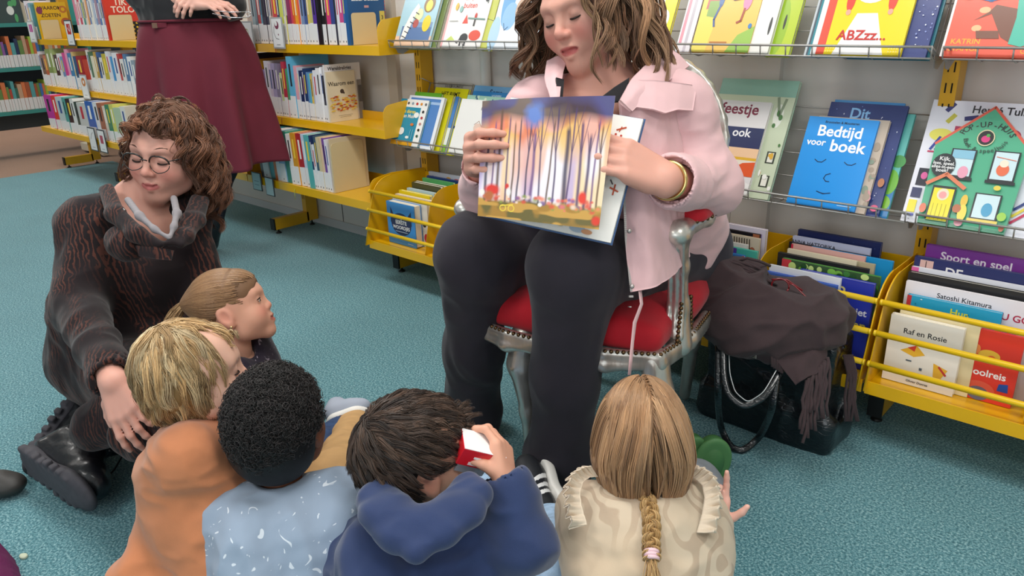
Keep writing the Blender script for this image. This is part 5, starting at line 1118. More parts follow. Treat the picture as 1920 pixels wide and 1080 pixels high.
# left front panel hanging over the seat, with zip
zx = [at(1160, 190, D=1.455), at(1164, 260, D=1.46), at(1168, 350, D=1.465), at(1172, 450, D=1.47), at(1182, 548, D=1.47)]
za = [at(1200, 185, D=1.46), at(1205, 260, D=1.465), at(1208, 350, D=1.46), at(1212, 450, D=1.455), at(1222, 540, D=1.462)]
zo = [at(1240, 180, D=1.49), at(1245, 260, D=1.49), at(1250, 350, D=1.49), at(1250, 450, D=1.50), at(1258, 518, D=1.51)]
zq = [at(1275, 180, D=1.53), at(1285, 260, D=1.55), at(1285, 350, D=1.55), at(1285, 450, D=1.58), at(1290, 480, D=1.60)]
sheet('jacket_front', [zx, za, zo, zq], .004, M_PINK, reader, folds(.004, (22, 22, 6), 33, 1.2), (60, 90), 2)
zx = [zx[1], zx[2], zx[3], zx[4]]
zp = MB(); mz = mat('#b9b2ae', .35, metal=.6, name='zip_metal')
for i in range(3):
    for j in range(26):
        q = zx[i]+(zx[i+1]-zx[i])*j/26+cb(.0015, 0, .002); zp.box(q, (.0045, .0035, .0022), mz, CM)
zp.box(zx[3]+cb(.0, -.008, .004), (.008, .004, .014), mz, CM); zp.box(zx[3]+cb(-.002, -.028, .004), (.004, .002, .02), mz, CM); zp.build('zip', reader)
st = MB()
for i, q in enumerate([at(1180, 433, D=1.435), at(1185, 537, D=1.445)]): st.ball(q, (.005, .005, .005), mz, 5)
st.build('snap_button', reader)
cd_ = MB(); cpts = [at(1200, 545, D=1.47), at(1203, 570, D=1.475), at(1190, 605, D=1.48), at(1186, 640, D=1.48), at(1183, 672, D=1.48), at(1180, 703, D=1.48)]
cd_.tube(cpts, [.0055, .0055, .0065, .0055, .006, .0055], M_PINK, 8, flat=(1, .35)); cd_.build('drawcord', reader)
# pocket flap
fp = [[at(1192, 151, D=1.475), at(1189, 178, D=1.455), at(1188, 201, D=1.446)], [at(1228, 152, D=1.478), at(1226, 180, D=1.460), at(1225, 206, D=1.449)], [at(1250, 154, D=1.488), at(1248, 182, D=1.469), at(1246, 213, D=1.456)], [at(1276, 157, D=1.50), at(1273, 182, D=1.485), at(1270, 206, D=1.472)], [at(1306, 161, D=1.53), at(1302, 184, D=1.512), at(1298, 208, D=1.50)]]
sheet('pocket_flap', fp, .004, M_PINK, reader, None, (30, 16), 0)
# collar
G = [[at(1066, 108, D=1.605), at(1055, 138, D=1.555), at(1048, 186, D=1.495)], [at(1046, 108, D=1.60), at(1040, 140, D=1.545), at(1043, 188, D=1.490)], [at(1026, 116, D=1.60), at(1022, 150, D=1.56), at(1034, 188, D=1.50)]]
sheet('collar', G, .007, M_PINK, reader, folds(.002, (20, 20, 20), 4), (24, 40), 1)
G = [[at(1255, 92, D=1.615), at(1218, 118, D=1.535), at(1184, 150, D=1.478), at(1160, 190, D=1.435)], [at(1272, 104, D=1.60), at(1236, 132, D=1.515), at(1198, 165, D=1.462), at(1170, 200, D=1.432)], [at(1292, 124, D=1.60), at(1256, 150, D=1.525), at(1214, 182, D=1.468), at(1182, 210, D=1.440)]]
sheet('collar', G, .007, M_PINK, reader, folds(.002, (20, 20, 20), 5), (24, 50), 1)
# cuff
cf = Field(); ax_ = nrm(wrL-elL); c0 = elL+(wrL-elL)*.62; cf.cap(c0, c0+ax_*.055, .054, .052, .005); cf.cap(c0-ax_*.01, c0+ax_*.075, .046, .046, .003, True); sculpt('cuff', cf, .003, M_PINK, reader, 2, folds(.003, (12, 12, 12), 8))
# top
T_ = Field(); torso(T_, hem, chest-A(0, 0, .07), bright, .17, .16, .13, .118, .09, 5); T_.ell(chest+bfw*.14+A(0, 0, .045)+bright*.02, (.085, .12, .085), Rj, .01, True)
sculpt('black_top', T_, .006, mat('#16151a', .8, name='black_jersey', sheen=.2), reader, 2)
bk_m = mat('#16151a', .8, name='black_jersey', sheen=.2)
sheet('neckline', [[at(1180, 146, D=1.50), at(1176, 190, D=1.49)], [at(1152, 164, D=1.497), at(1150, 192, D=1.487)], [at(1124, 186, D=1.492), at(1122, 196, D=1.482)]], .004, bk_m, reader, None, (20, 12), 0)
sheet('neckline', [[at(1042, 146, D=1.525), at(1044, 192, D=1.505)], [at(1057, 150, D=1.53), at(1054, 192, D=1.51)]], .004, bk_m, reader, None, (12, 12), 0)
# trousers
M_TRS = mat('#28242e', .85, name='dark_trouser_cloth', sheen=.12, bump=.15, bscale=1200, noise=.06, nscale=10)
Tr = Field(); Tr.ell((hipR+hipL)/2, (.19, .155, .11), Rj)
for h_, k_, a_, d_ in ((hipR, knR, anR, 1), (hipL, knL, anL, -1)):
    Tr.chain([h_, k_], [.098, .083], .06); Tr.chain([k_, k_*.45+a_*.55, a_-A(0, 0, .0)], [.082, .066, .074], .05)
    Tr.cap(a_, A(a_[0], a_[1], .06), .074, .080, .03)
Tr.half(A(0, 0, .022), (0, 0, -1), .006)
sculpt('trousers', Tr, .006, M_TRS, reader, 3, folds(.0062, (10, 10, 5), 41, 1.4))
def shoe(F_, heel, toe, w_, h_, k=.02):
    heel, toe = A(*heel), A(*toe); d = nrm(toe-heel); F_.cap(heel+A(0, 0, h_*.5), toe-d*w_+A(0, 0, h_*.42), h_*.5, h_*.42, k); F_.ell(toe-d*w_*1.2+A(0, 0, h_*.4), (w_*.55, w_*1.25, h_*.4), frame(d, (0, 0, 1)), k); F_.ell(heel+d*w_*.3+A(0, 0, h_*.5), (w_*.45, w_*.6, h_*.5), frame(d, (0, 0, 1)), k)
for a_, tx in ((anR, (.05, -.10)), (anL, (.02, -.16))):
    S_ = Field(); shoe(S_, (a_[0], a_[1]+.04, .012), (a_[0]+tx[0], a_[1]+tx[1], .012), .075, .07); o_ = sculpt('shoe', S_, .004, mat('#17161a', .35, name='black_leather', coat=.3), reader, 2)
# bracelet, ring
bm_ = MB(); u_ = nrm(np.cross(ax_, A(0, 0, 1))); v_ = np.cross(ax_, u_); cc = wrL-ax_*.010
bm_.tube([cc+(u_*math.cos(a)+v_*math.sin(a))*.0345 for a in np.linspace(0, 2*PI, 33)], .0042, mat('#d9bd7c', .22, metal=1, name='gold'), 8); bm_.build('bracelet', reader)
# hair
def hair_long(H, name, parent, cols, n, length, mask, seed, cap_col, wave=.5, r0=.0011, extra=(), part=.0, vol=1.0, steps=20, g=.55, curl=2.2, cap_mask=None, back=.35, capr=(.083, .100, .091)):
    sk = [(A(0, -.016, .036), A(.079, .097, .087)*1.0), (A(0, .012, -.03), A(.072, .082, .09))]+list(extra)
    rt = scalp_roots(n, mask, seed=seed); gv = GV(H)
    d0 = nrm(rt-A(0, -.016, .036))
    def flow(P, t):
        out = nrm(P-A(part, -.02, .0)); out[:, 2] = 0; s = np.sign(P[:, 0]-part)[:, None]
        return nrm(gv*1.0+nrm(out)*(.55*vol*(1-t))+A(.30, 0, 0)*s*(1-t)+A(0, -back, 0)*(1-t))
    rng = np.random.default_rng(seed+1); side = np.sign(rt[:, :1]-part)
    dirs = nrm(d0*.35+side*A(.8, 0, 0)+A(0, -.3, 0)+.15*rng.normal(size=rt.shape))
    coll = [(c, r*(1.03)) for c, r in sk]
    P = grow(rt, dirs, steps, length/steps, flow, coll, g=g*.3, gvec=gv, wave=wave, wfreq=curl, seed=seed)
    # clumping
    K = max(8, n//14); gi = rng.choice(n, K, replace=False); dist = ((rt[:, None]-rt[None, gi])**2).sum(-1); near = gi[dist.argmin(1)]
    w = np.linspace(0, 1, steps+1)[None, :, None]**1.2*.78
    P = P*(1-w)+(P[near]+(rt-rt[near])[:, None]*.35)*w
    base = hair_cols(K, cols, seed, .18); cc_ = base[dist.argmin(1)]*(1+.12*rng.normal(size=(n, 1)))
    o = strands(name, towards(H, P), r0, M_HAIR(), parent, np.clip(cc_, .002, 1))
    return o
def hair_cap(H, parent, col, cut, r=(.082, .099, .089), extra=None, name='hair_base', vox=.004, cutk=.01):
    F_ = Field(); F_.ell(H.w((0, -.017, .037)), A(*r)*H.s, H.R, .01)
    if extra: extra(F_)
    for c, rr in cut: F_.ell(H.w(c), A(*rr)*H.s, H.R, cutk*H.s, True)
    return sculpt(name, F_, vox, mat(col, .6, name='hair_under'), parent, 2)
FACECUT = [((0, .092, -.03), (.070, .07, .118))]
mk = lambda p: ((p[:, 2] > .066) & (p[:, 1] < .050)) | ((p[:, 1] < .005) & (p[:, 2] > -.045)) 
hair_cap(HR, reader, '#33241b', FACECUT, extra=lambda F_: (F_.ell(HR.w((0, -.055, -.03)), (.075, .06, .075), HR.R, .04),))
cR_ = ['#704a34', '#4a2d20', '#a87f5c', '#b8946f', '#835840']
hair(HR, reader, cR_, 4200, .235, mk, 5, part=.0, out=.75, back=.25, side=.9, g=.22, amp=.013, waves=1.7, r0=.00115, guards=(((.0, .085, -.035), (.088, .085, .125)), ((0, .0, -.12), (.085, .075, .07))), clump=.55, per=24, lenvar=.18, avoid=lambda p: (p[..., 1] > .045) & (np.abs(p[..., 0]) < .058) & (p[..., 2] < .05) & (p[..., 2] > -.12))
# ================================================================== THE OPEN BOOK IN HER HANDS
q0, q1, q2, q3 = [at(*p, D=d) for p, d in (((955, 180), 1.50), ((1211, 222), 1.41), ((1143, 453), 1.40), ((896, 404), 1.49))]
Ub, Vb = nrm(q1-q0), nrm(q1-q2); Nb = nrm(np.cross(Ub, Vb)); Vb = np.cross(Nb, Ub); wB, hB = np.linalg.norm(q2-q3), np.linalg.norm(q1-q2)
m = MB(); Rb = np.stack([Ub, Vb, Nb], 1); cB = (q0+q1+q2+q3)/4-Nb*.006
m.box(cB-Nb*.0045, (wB+.006, hB+.006, .002), mat('#3a5a88', .4, coat=.3, name='book_cover'), Rb); m.box(cB, (wB, hB, .009), mat('#efece6', .7, name='paper_white'), Rb)
bk0 = m.build('open_picture_book', origin=cB); tag(bk0, 'large open picture book showing a forest painting, held up by the reader', 'book')
ob = cB-Ub*wB/2-Vb*hB/2+Nb*.0046
art([('l', [(.84, .88), (.90, .91)], .003, '#b84a28'), ('l', [(.87, .91), (.86, .87)], .002, '#b84a28'), ('e', .84, .845, .008, .008, '#b83a28'), ('e', .88, .84, .008, .008, '#b83a28'), ('l', [(.90, .42), (.96, .40)], .003, '#b84a28'), ('l', [(.93, .45), (.93, .37)], .003, '#b84a28'), ('l', [(.89, .48), (.91, .45)], .0025, '#4a4448'),
     ('e', .62, .07, .035, .03, '#d8c8a0'), ('e', .62, .07, .02, .018, '#efece6'), ('e', .75, .05, .06, .03, '#a8b8c8'), ('e', .82, .04, .04, .02, '#d89a70'), ('l', [(.4, .07), (.55, .05)], .003, '#88a868')], ob, Ub, Vb, Nb, wB, hB, 'page_drawing', bk0)
def painting(n=250):
    u, v = np.meshgrid(np.linspace(0, 1, n), np.linspace(0, 1, n), indexing='ij'); P = np.stack([u, v], -1).reshape(-1, 2); U, V = P[:, 0], P[:, 1]
    z = np.zeros_like(U); nz = lambda fx, fy, s_: vnoise(np.stack([U*fx, V*fy, z], -1), s_)
    L_ = lambda h: A(*lin(h)); mix = lambda c, d, w: c*(1-w[:, None])+d*w[:, None]; sm = lambda x, a, b: np.clip((x-a)/(b-a), 0, 1)
    c = np.tile(L_('#efe6ee'), (len(U), 1)); st = nz(9, 1.2, 1)
    c = mix(c, L_('#f6d6a8'), sm(st, .5, .7)*.9); c = mix(c, L_('#b9a6d8'), sm(nz(12, 1.4, 2), .55, .75)*.8); c = mix(c, L_('#eeb090'), sm(nz(10, 1.5, 3), .6, .75)*.7)
    fol = sm(V+.16*nz(6, 4, 4)-.08, .52, .72); oc = mix(np.tile(L_('#dd7038'), (len(U), 1)), L_('#edb458'), sm(nz(8, 6, 5), .4, .65)); oc = mix(oc, L_('#e8a088'), sm(nz(7, 5, 15), .55, .7)); c = mix(c, oc, fol*.85)
    dk = sm(V+.24*nz(5, 4, 6)-.12, .70, .82); dc = mix(np.tile(L_('#28233a'), (len(U), 1)), L_('#38437e'), sm(nz(5, 5, 7), .45, .7)); dc = mix(dc, L_('#5e5048'), sm(nz(6, 7, 8), .55, .75)); c = mix(c, dc, dk*.95)
    rng = np.random.default_rng(4)
    for i in range(17):
        x = .04+.93*i/16+rng.uniform(-.018, .018); w_ = rng.choice([.008, .013, .020], p=[.4, .35, .25]); b_ = rng.uniform(-.05, .05); cx = x+b_*(V-.3)*.7+.010*(nz(.1, 5, 20+i)-.5)
        top = rng.uniform(.7, .95); m_ = np.clip(1.3-np.abs(U-cx)/(w_*(1.25-.5*V)), 0, 1)*sm(top-V, 0, .05)*sm(V, .10, .14); c = mix(c, L_(rng.choice(['#3c2c5c', '#4a3468', '#2c2a4c', '#6a4a80', '#5a4030'])), m_*.9)
        if rng.random() < .6:
            for sg in (-1, 1): m_ = np.clip(1.2-np.abs(U-cx-sg*(V-.55)*.16)/.0045, 0, 1)*sm(V, .55, .58)*sm(top+.03-V, 0, .05); c = mix(c, L_('#44305a'), m_*.75)
    bl = np.clip(1.6-np.hypot((U-.42)/.085, (V-.86)/.115)*1.4+.3*(nz(30, 30, 9)-.5), 0, 1); c = mix(c, L_('#5a7cc4'), bl)
    g_ = sm(.155+.03*nz(8, 1, 10)-V, 0, .03); gc = mix(np.tile(L_('#a87e34'), (len(U), 1)), L_('#6a6030'), sm(nz(14, 20, 11), .4, .65)); gc = mix(gc, L_('#c89a48'), sm(nz(9, 26, 12), .55, .7)); c = mix(c, gc, g_)
    rr = rng
    for i in range(60):
        x, y = rr.uniform(.02, .98), rr.uniform(.11, .2); q = rr.uniform(.008, .022); m_ = np.clip(1.5-np.hypot((U-x)/q, (V-y)/(q*.8)), 0, 1); c = mix(c, L_(rr.choice(['#d85040', '#e88a60', '#f0d8c8', '#e87868', '#8a9a48', '#7a5a9a'])), m_*.85)
    for x, y, a, b, h in ((.115, .235, .07, .055, '#e0382c'), (.09, .18, .05, .05, '#b86a3c'), (.845, .22, .035, .055, '#e2402e'), (.97, .06, .04, .04, '#d83c28'), (.03, .21, .025, .03, '#f2ece4'), (.24, .27, .018, .028, '#d83830'), (.255, .225, .022, .04, '#f0ecea'), (.52, .14, .02, .018, '#f4f0ec')):
        c = mix(c, L_(h), np.clip(2.2-2*np.hypot((U-x)/a, (V-y)/b), 0, 1))
    for x in (.215, .285): d_ = np.hypot((U-x), (V-.09)*.95); c = mix(c, L_('#ecd048'), np.clip(1.4-np.abs(d_-.024)/.004, 0, 1))
    c = mix(c, L_('#ecd048'), np.clip(1.3-np.abs(V-.115-.15*(U-.25))/.006, 0, 1)*(U > .19)*(U < .30))
    return U, V, c
U_, V_, C_ = painting(); n_ = 250
p4 = [at(*p, D=d) for p, d in (((905, 190), 1.478), ((1154, 180), 1.395), ((1123, 431), 1.375), ((896, 405), 1.468))]
Pp = (p4[3]*(1-U_)[:, None]+p4[2]*U_[:, None])*(1-V_)[:, None]+(p4[0]*(1-U_)[:, None]+p4[1]*U_[:, None])*V_[:, None]
Pp = Pp+Nb*(.006*np.sin(PI*U_)*(.4+.6*V_)+.0015)[:, None]
ii = np.arange(n_*n_).reshape(n_, n_); Fp = np.stack([ii[:-1, :-1], ii[1:, :-1], ii[1:, 1:], ii[:-1, 1:]], -1).reshape(-1, 4)
npmesh('picture_page', Pp, Fp, mat('#ffffff', .45, coat=.12, name='printed_page', attr='Col'), bk0, C_, smooth=True)
npmesh('picture_page_back', Pp-Nb*.0008, Fp[:, ::-1], mat('#efece6', .7, name='paper_white'), bk0)
# ================================================================== CLOTH PRINTS
def print_mat(name, kind, c1, c2, scale=30, rough=.85, dist=4., thr=(.45, .55), stretch=(1, 1, 1), c3=None, detail=2):
    m = bpy.data.materials.new(name); m.use_nodes = True; nt = m.node_tree; b = nt.nodes['Principled BSDF']; L = nt.links
    tc = nt.nodes.new('ShaderNodeTexCoord'); mp = nt.nodes.new('ShaderNodeMapping'); mp.inputs['Scale'].default_value = stretch; L.new(tc.outputs['Object'], mp.inputs['Vector'])
    if kind == 'wave':
        n = nt.nodes.new('ShaderNodeTexWave'); n.inputs['Scale'].default_value = scale; n.inputs['Distortion'].default_value = dist; n.inputs['Detail'].default_value = detail; n.inputs['Detail Scale'].default_value = 1.2
        n.bands_direction = 'DIAGONAL'
    else:
        n = nt.nodes.new('ShaderNodeTexNoise'); n.inputs['Scale'].default_value = scale; n.inputs['Detail'].default_value = detail; n.inputs['Distortion'].default_value = dist
    L.new(mp.outputs[0], n.inputs['Vector'])
    r = nt.nodes.new('ShaderNodeMapRange'); r.inputs['From Min'].default_value = thr[0]; r.inputs['From Max'].default_value = thr[1]; L.new(n.outputs['Fac'] if 'Fac' in n.outputs else n.outputs[1], r.inputs['Value'])
    mx = nt.nodes.new('ShaderNodeMix'); mx.data_type = 'RGBA'; mx.inputs['A'].default_value = (*lin(c1), 1); mx.inputs['B'].default_value = (*lin(c2), 1); L.new(r.outputs[0], mx.inputs['Factor'])
    out = mx.outputs['Result']
    if c3:
        n2 = nt.nodes.new('ShaderNodeTexNoise'); n2.inputs['Scale'].default_value = scale*.25; L.new(mp.outputs[0], n2.inputs['Vector']); r2 = nt.nodes.new('ShaderNodeMapRange'); r2.inputs['From Min'].default_value = .45; r2.inputs['From Max'].default_value = .6; L.new(n2.outputs['Fac'], r2.inputs['Value'])
        m2 = nt.nodes.new('ShaderNodeMix'); m2.data_type = 'RGBA'; L.new(out, m2.inputs['A']); m2.inputs['B'].default_value = (*lin(c3), 1); L.new(r2.outputs[0], m2.inputs['Factor']); out = m2.outputs['Result']
    L.new(out, b.inputs['Base Color']); b.inputs['Roughness'].default_value = rough; b.inputs['Specular IOR Level'].default_value = .25; b.inputs['Sheen Weight'].default_value = .15
    nb = nt.nodes.new('ShaderNodeTexNoise'); nb.inputs['Scale'].default_value = 900; L.new(tc.outputs['Object'], nb.inputs['Vector']); bp = nt.nodes.new('ShaderNodeBump'); bp.inputs['Strength'].default_value = .2; bp.inputs['Distance'].default_value = .001; L.new(nb.outputs['Fac'], bp.inputs['Height']); L.new(bp.outputs[0], b.inputs['Normal'])
    return m
UPW = A(0, 0, 1)
# ================================================================== WOMAN WITH GLASSES ON THE FLOOR
M_JUMP = print_mat('brown_print', 'wave', '#1b1417', '#553027', 21, dist=9, thr=(.62, .80), stretch=(2.2, 2.2, .75), c3='#1d1417', detail=3)
fw_, fu_ = cb(-.12, -.40, .91), cb(.08, .88, .42)
Rg = frame(fw_, fu_); HG = Head(at(277, 299, D=1.79)-Rg@A(0, .088, 0), fw_, fu_, .97)
B = Field(); build_head(B, HG, ears=False, smile=.9, fat=1.0)
gR, gL = at(170, 418, D=1.83), at(338, 404, D=1.97); gC = (gR+gL)/2; gr_ = nrm(gR-gL); gf = nrm(np.cross(UPW, gr_))
B.cap(HG.w((0, -.035, -.04)), gC+A(0, 0, .05)-gf*.0, .043, .050, .012); pass
Rgb = np.stack([gr_, gf, UPW], 1); B.ell(gC+A(0, 0, -.02)+gf*.02, (.10, .060, .07), Rgb, .04)
Vh, Fh = B.surf(.0025); Vh = relax(Vh, Fh, 2)
gEl, gWr = at(148, 575, D=1.76), at(213, 716, D=1.50)
gEl2, gWr2 = at(385, 560, D=1.98), at(370, 690, D=1.80)
Hn = Field(); Hn.chain([gR, gEl, gWr], [.045, .038, .026], .03)
hand(Hn, gWr, cb(.34, -.80, .10), cb(-.1, .2, .9), 1, .80, ((.20, .35, .25), (.24, .4, .25), (.28, .42, .3), (.32, .45, .3)), spread=(.10, .03, -.04, -.12), thumb=((.75, .5, -.5), (.4, .8, -.4), (.2, .9, -.3)))
V1, F1 = Hn.surf(.0028); V1 = relax(V1, F1, 1)
ghR, ghL = at(180, 655, D=2.02), at(300, 640, D=2.06); gkR, gkL = at(345, 765, D=1.60), at(385, 740, D=1.70); gaR, gaL = at(200, 850, D=1.60), at(180, 800, D=1.74)
Bd = Field(); torso(Bd, (ghR+ghL)/2, gC-A(0, 0, .1), gr_, .14, .13, .09, .08); Bd.chain([ghR, gkR, gkR*.5+gaR*.5], [.07, .05, .035], .04); Bd.chain([ghL, gkL, gkL*.5+gaL*.5], [.07, .05, .035], .04)
V3, F3 = Bd.surf(.009)
V, Fq = joinparts([(Vh, Fh), (V1, F1), (V3, F3)])
gw = npmesh('person', V, Fq, SKIN(), None, head_tint(HG, '#dba392', '#bb6a66', '#d68578')(V), origin=((ghR[0]+ghL[0])/2, (ghR[1]+ghL[1])/2, 0))
tag(gw, 'woman with glasses and curly brown hair, sitting on the carpet in a dark patterned jumpsuit', 'person')
face_details(HG, gw, '#4a3022', 0, browdz=.001)
Jm = Field(); torso(Jm, (ghR+ghL)/2+A(0, 0, .04), gC-A(0, 0, .09), gr_, .165, .150, .13, .11, .08, 6, .0)
for s_, e_, w_ in ((gR, gEl, gWr), (gL, gEl2, gWr2)):
    Jm.ell(s_+A(0, 0, -.01), (.054, .052, .048), None, .05); Jm.chain([s_, e_, e_+(w_-e_)*.92], [.055, .050, .040], .04); Jm.cap(gC+(s_-gC)*.3+A(0, 0, .03), s_, .045, .055, .05)
Jm.ell((ghR+ghL)/2-A(0, 0, .02), (.185, .145, .115), Rgb, .06)
Jm.chain([ghR-A(0, 0, .02), gkR], [.105, .075], .06); Jm.chain([gkR, gkR*.45+gaR*.55], [.07, .058], .04); Jm.chain([ghL, gkL], [.09, .07], .06); Jm.chain([gkL, gaL], [.065, .05], .04)
Jm.ell(at(292, 402, D=1.66), (.037, .07, .060), Rgb, .012, True); Jm.cap(HG.w((0, -.02, -.05)), gC+A(0, 0, .05)+gf*.02, .058, .064, .012, True)
Jm.ell(at(236, 456, D=1.715), (.05, .04, .04), None, .03); Jm.cap(gEl+(gWr-gEl)*.86, gWr+(gWr-gEl)*.1, .033, .036, .006, True)
Jm.half(A(0, 0, .012), (0, 0, -1), .01)
sculpt('jumpsuit', Jm, .005, M_JUMP, gw, 2, folds(.0065, (13, 13, 9), 61, 1.3))
co = Field()
for pts in ([(205, 352, 1.80), (222, 398, 1.71), (262, 436, 1.66), (300, 458, 1.655)], [(365, 372, 1.86), (352, 410, 1.77), (330, 440, 1.70), (318, 455, 1.67)]):
    P_ = [at(a, b, D=d) for a, b, d in pts]; co.chain(P_, [.010, .012, .011, .008], .015); co.chain([q+cb(-.02 if pts[0][0] < 250 else .02, -.004, -.012) for q in P_], [.011, .013, .012, .008], .02)
sculpt('collar', co, .0035, M_JUMP, gw, 2)
co = Field()
for pts in ([(240, 375, 1.745), (262, 405, 1.69), (290, 430, 1.672), (316, 446, 1.668)], [(326, 372, 1.78), (332, 400, 1.72), (326, 425, 1.69), (320, 444, 1.675)]):
    co.chain([at(a, b, D=d) for a, b, d in pts], [.008, .008, .006, .004], .012)
sculpt('shirt_collar', co, .003, mat('#8b868a', .8, name='grey_shirt', sheen=.2), gw, 2)
fp = [[at(255, 460, D=1.655), at(262, 480, D=1.655)], [at(290, 462, D=1.65), at(290, 486, D=1.65)], [at(326, 470, D=1.66), at(322, 488, D=1.66)]]
sheet('pocket_flap', fp, .006, M_JUMP, gw, None, (24, 10), 0)
zp = MB(); zp.tube([at(213, 378, D=1.735), at(235, 395, D=1.70)], .0025, mat('#8a8684', .3, metal=.8, name='zip_metal'), 6); zp.build('zip', gw)
# glasses
gm = MB(); mg = mat('#1b1714', .3, coat=.6, name='dark_frame'); mgl = mat('#ffffff', .02, trans=1, alpha=.25, name='lens_glass')
for sx in (-1, 1):
    pts = [HG.w((sx*(.033+.0255*math.cos(a)), .108-.010*abs(math.cos(a)) if True else 0, -.004+.0195*math.sin(a)-(.003 if math.sin(a) < 0 else 0))) for a in np.linspace(0, 2*PI, 25)]
    gm.tube(pts[:13], .0022, mg, 6); gm.tube(pts[12:], .0011, mg, 6)
    gm.tube([HG.w((sx*.0585, .097, .004)), HG.w((sx*.076, .075, .006)), HG.w((sx*.082, .0, .0))], .0014, mg, 6)
gm.tube([HG.w((-.009, .108, .002)), HG.w((0, .112, .005)), HG.w((.009, .108, .002))], .0016, mg, 6)
gm.build('glasses', gw)
# her hair: loose curls
mk2 = lambda p: ((p[:, 2] > .070) & (p[:, 1] < .08)) | ((p[:, 1] < .012) & (p[:, 2] > -.05))
hair_cap(HG, gw, '#5c3d2a', [((0, .096, -.02), (.074, .066, .125))], extra=lambda F_: (F_.ell(HG.w((0, -.05, -.04)), (.085, .07, .075), HG.R, .04), F_.ell(HG.w((.07, -.02, -.03)), (.03, .04, .06), HG.R, .03), F_.ell(HG.w((-.07, -.02, -.03)), (.03, .04, .06), HG.R, .03)))
hair(HG, gw, ['#5f3d2a', '#3a2218', '#85563a', '#a87050', '#6d4630'], 4800, .155, mk2, 15, part=-.03, out=.5, back=.0, side=.35, g=.30, amp=.013, waves=2.0, r0=.0011, guards=(((0, .09, -.03), (.074, .08, .12)),), clump=.6, per=18, lenvar=.15, frizz=.0006, avoid=lambda p: (p[..., 1] > .045) & (np.abs(p[..., 0]) < .055) & (p[..., 2] < .045) & (p[..., 2] > -.12))
# boots
def boot(ank, toe, sole_n, top, label_parent, name='boot', sc=1.0):
    """lace-up boot; sole_n = direction the sole faces"""
    d = nrm(toe-ank); sn = nrm(sole_n-d*(sole_n@d)); sd = np.cross(d, sn); R = np.stack([sd, d, -sn], 1); c = (ank+toe)/2
    Bt = Field(); heel = ank-d*.045*sc+sn*.055*sc; tt = toe-d*.045*sc+sn*.050*sc
    Bt.cap(heel-sn*.01, tt, .042*sc, .043*sc, .02); Bt.ell(tt+d*.01, A(.047, .055, .036)*sc, R, .02); Bt.cap(ank-d*.02, top, .045*sc, .052*sc, .03); Bt.cap(ank-d*.03, ank+d*.05+sn*.02, .045*sc, .04*sc, .03)
    o = sculpt(name, Bt, .004, mat('#15151a', .38, name='black_boot_leather', coat=.25, bump=.3, bscale=120), label_parent, 2, folds(.002, (30, 30, 30), 9))
    So = Field(); base = sn*.088*sc
    So.ell(tt+sn*.034*sc+d*.012, A(.053, .072, .02)*sc, R, .01); So.ell(heel+sn*.030*sc, A(.042, .048, .022)*sc, R, .01); So.box((tt+heel)/2+sn*.034*sc, A(.037, .09, .016)*sc, .01, R, .02)
    for i in range(8):
        for sx in (-1, 1): So.box(heel+d*(i*.026-.02)*sc+sd*sx*(.045 if i in (4, 5, 6) else .037)*sc+sn*.040*sc, A(.009, .0085, .013)*sc, .003, R, .003)
    So.half(tt+sn*.052*sc, sn, .006)
    s2 = sculpt('sole', So, .0032, mat('#46444a', .75, name='grey_rubber', noise=.08, nscale=60), o, 1)
    lc = MB(); ml = mat('#101014', .6, name='boot_lace')
    for i in range(6):
        t = i/6; a = ank*(1-t)+top*t-sn*.0+d*(.040-.0*t)+(-sn)*(.012); q = a
        lc.tube([q-sd*.026-d*.006, q+d*.012, q+sd*.026-d*.006], .0026, ml, 6)
        lc.ball(q-sd*.027-d*.004, .0032, mat('#9a9a9e', .3, metal=.9, name='eyelet'), 4); lc.ball(q+sd*.027-d*.004, .0032, mat('#9a9a9e', .3, metal=.9, name='eyelet'), 4)
    lc.build('lace', o)
    return o
def boot_at(cs, d, sn, top):
    d = nrm(d); sn = nrm(sn-d*(sn@d)); ank = cs-sn*.09-d*.05; return boot(ank, ank+d*.15, sn, top, gw)
boot_at((at(50, 862, Z=.085)+at(168, 944, Z=.058))/2+A(0, 0, .004), cb(.21, -.07, .11), cb(-.45, -.35, .62), at(285, 800, Z=.10))
boot_at(at(112, 800, Z=.075), at(165, 750, Z=.10)-at(88, 845, Z=.04), cb(-.80, -.25, .45), at(240, 785, Z=.12))
lc = MB(); lc.tube([at(205, 845, Z=.13), at(232, 850, Z=.06), at(215, 880, Z=.01), at(203, 893, Z=.005)], .0022, mat('#101014', .6, name='boot_lace'), 6); lc.tube([at(232, 845, Z=.08), at(245, 862, Z=.01), at(262, 850, Z=.006)], .0022, mat('#101014', .6, name='boot_lace'), 6); lc.build('loose_lace', gw)

# ================================================================== STANDING WOMAN
sD = 3.30
sw_c = at(352, 60, D=sD); sx0, sy0 = sw_c[0], sw_c[1]; rS = cb(1, 0, 0); rS[2] = 0; rS = nrm(rS); fS = nrm(np.cross(UPW, rS)); fS = -fS if fS@cb(0, 0, 1) < 0 else fS  # fS towards viewer
RS = np.stack([rS, fS, UPW], 1)
def sp(r, f, z): return A(sx0, sy0, 0)+rS*r+fS*f+UPW*z
def sx_(px, py): return at(px, py, D=sD)
hz = sx_(365, 332)[2]; wz = sx_(355, 38)[2]
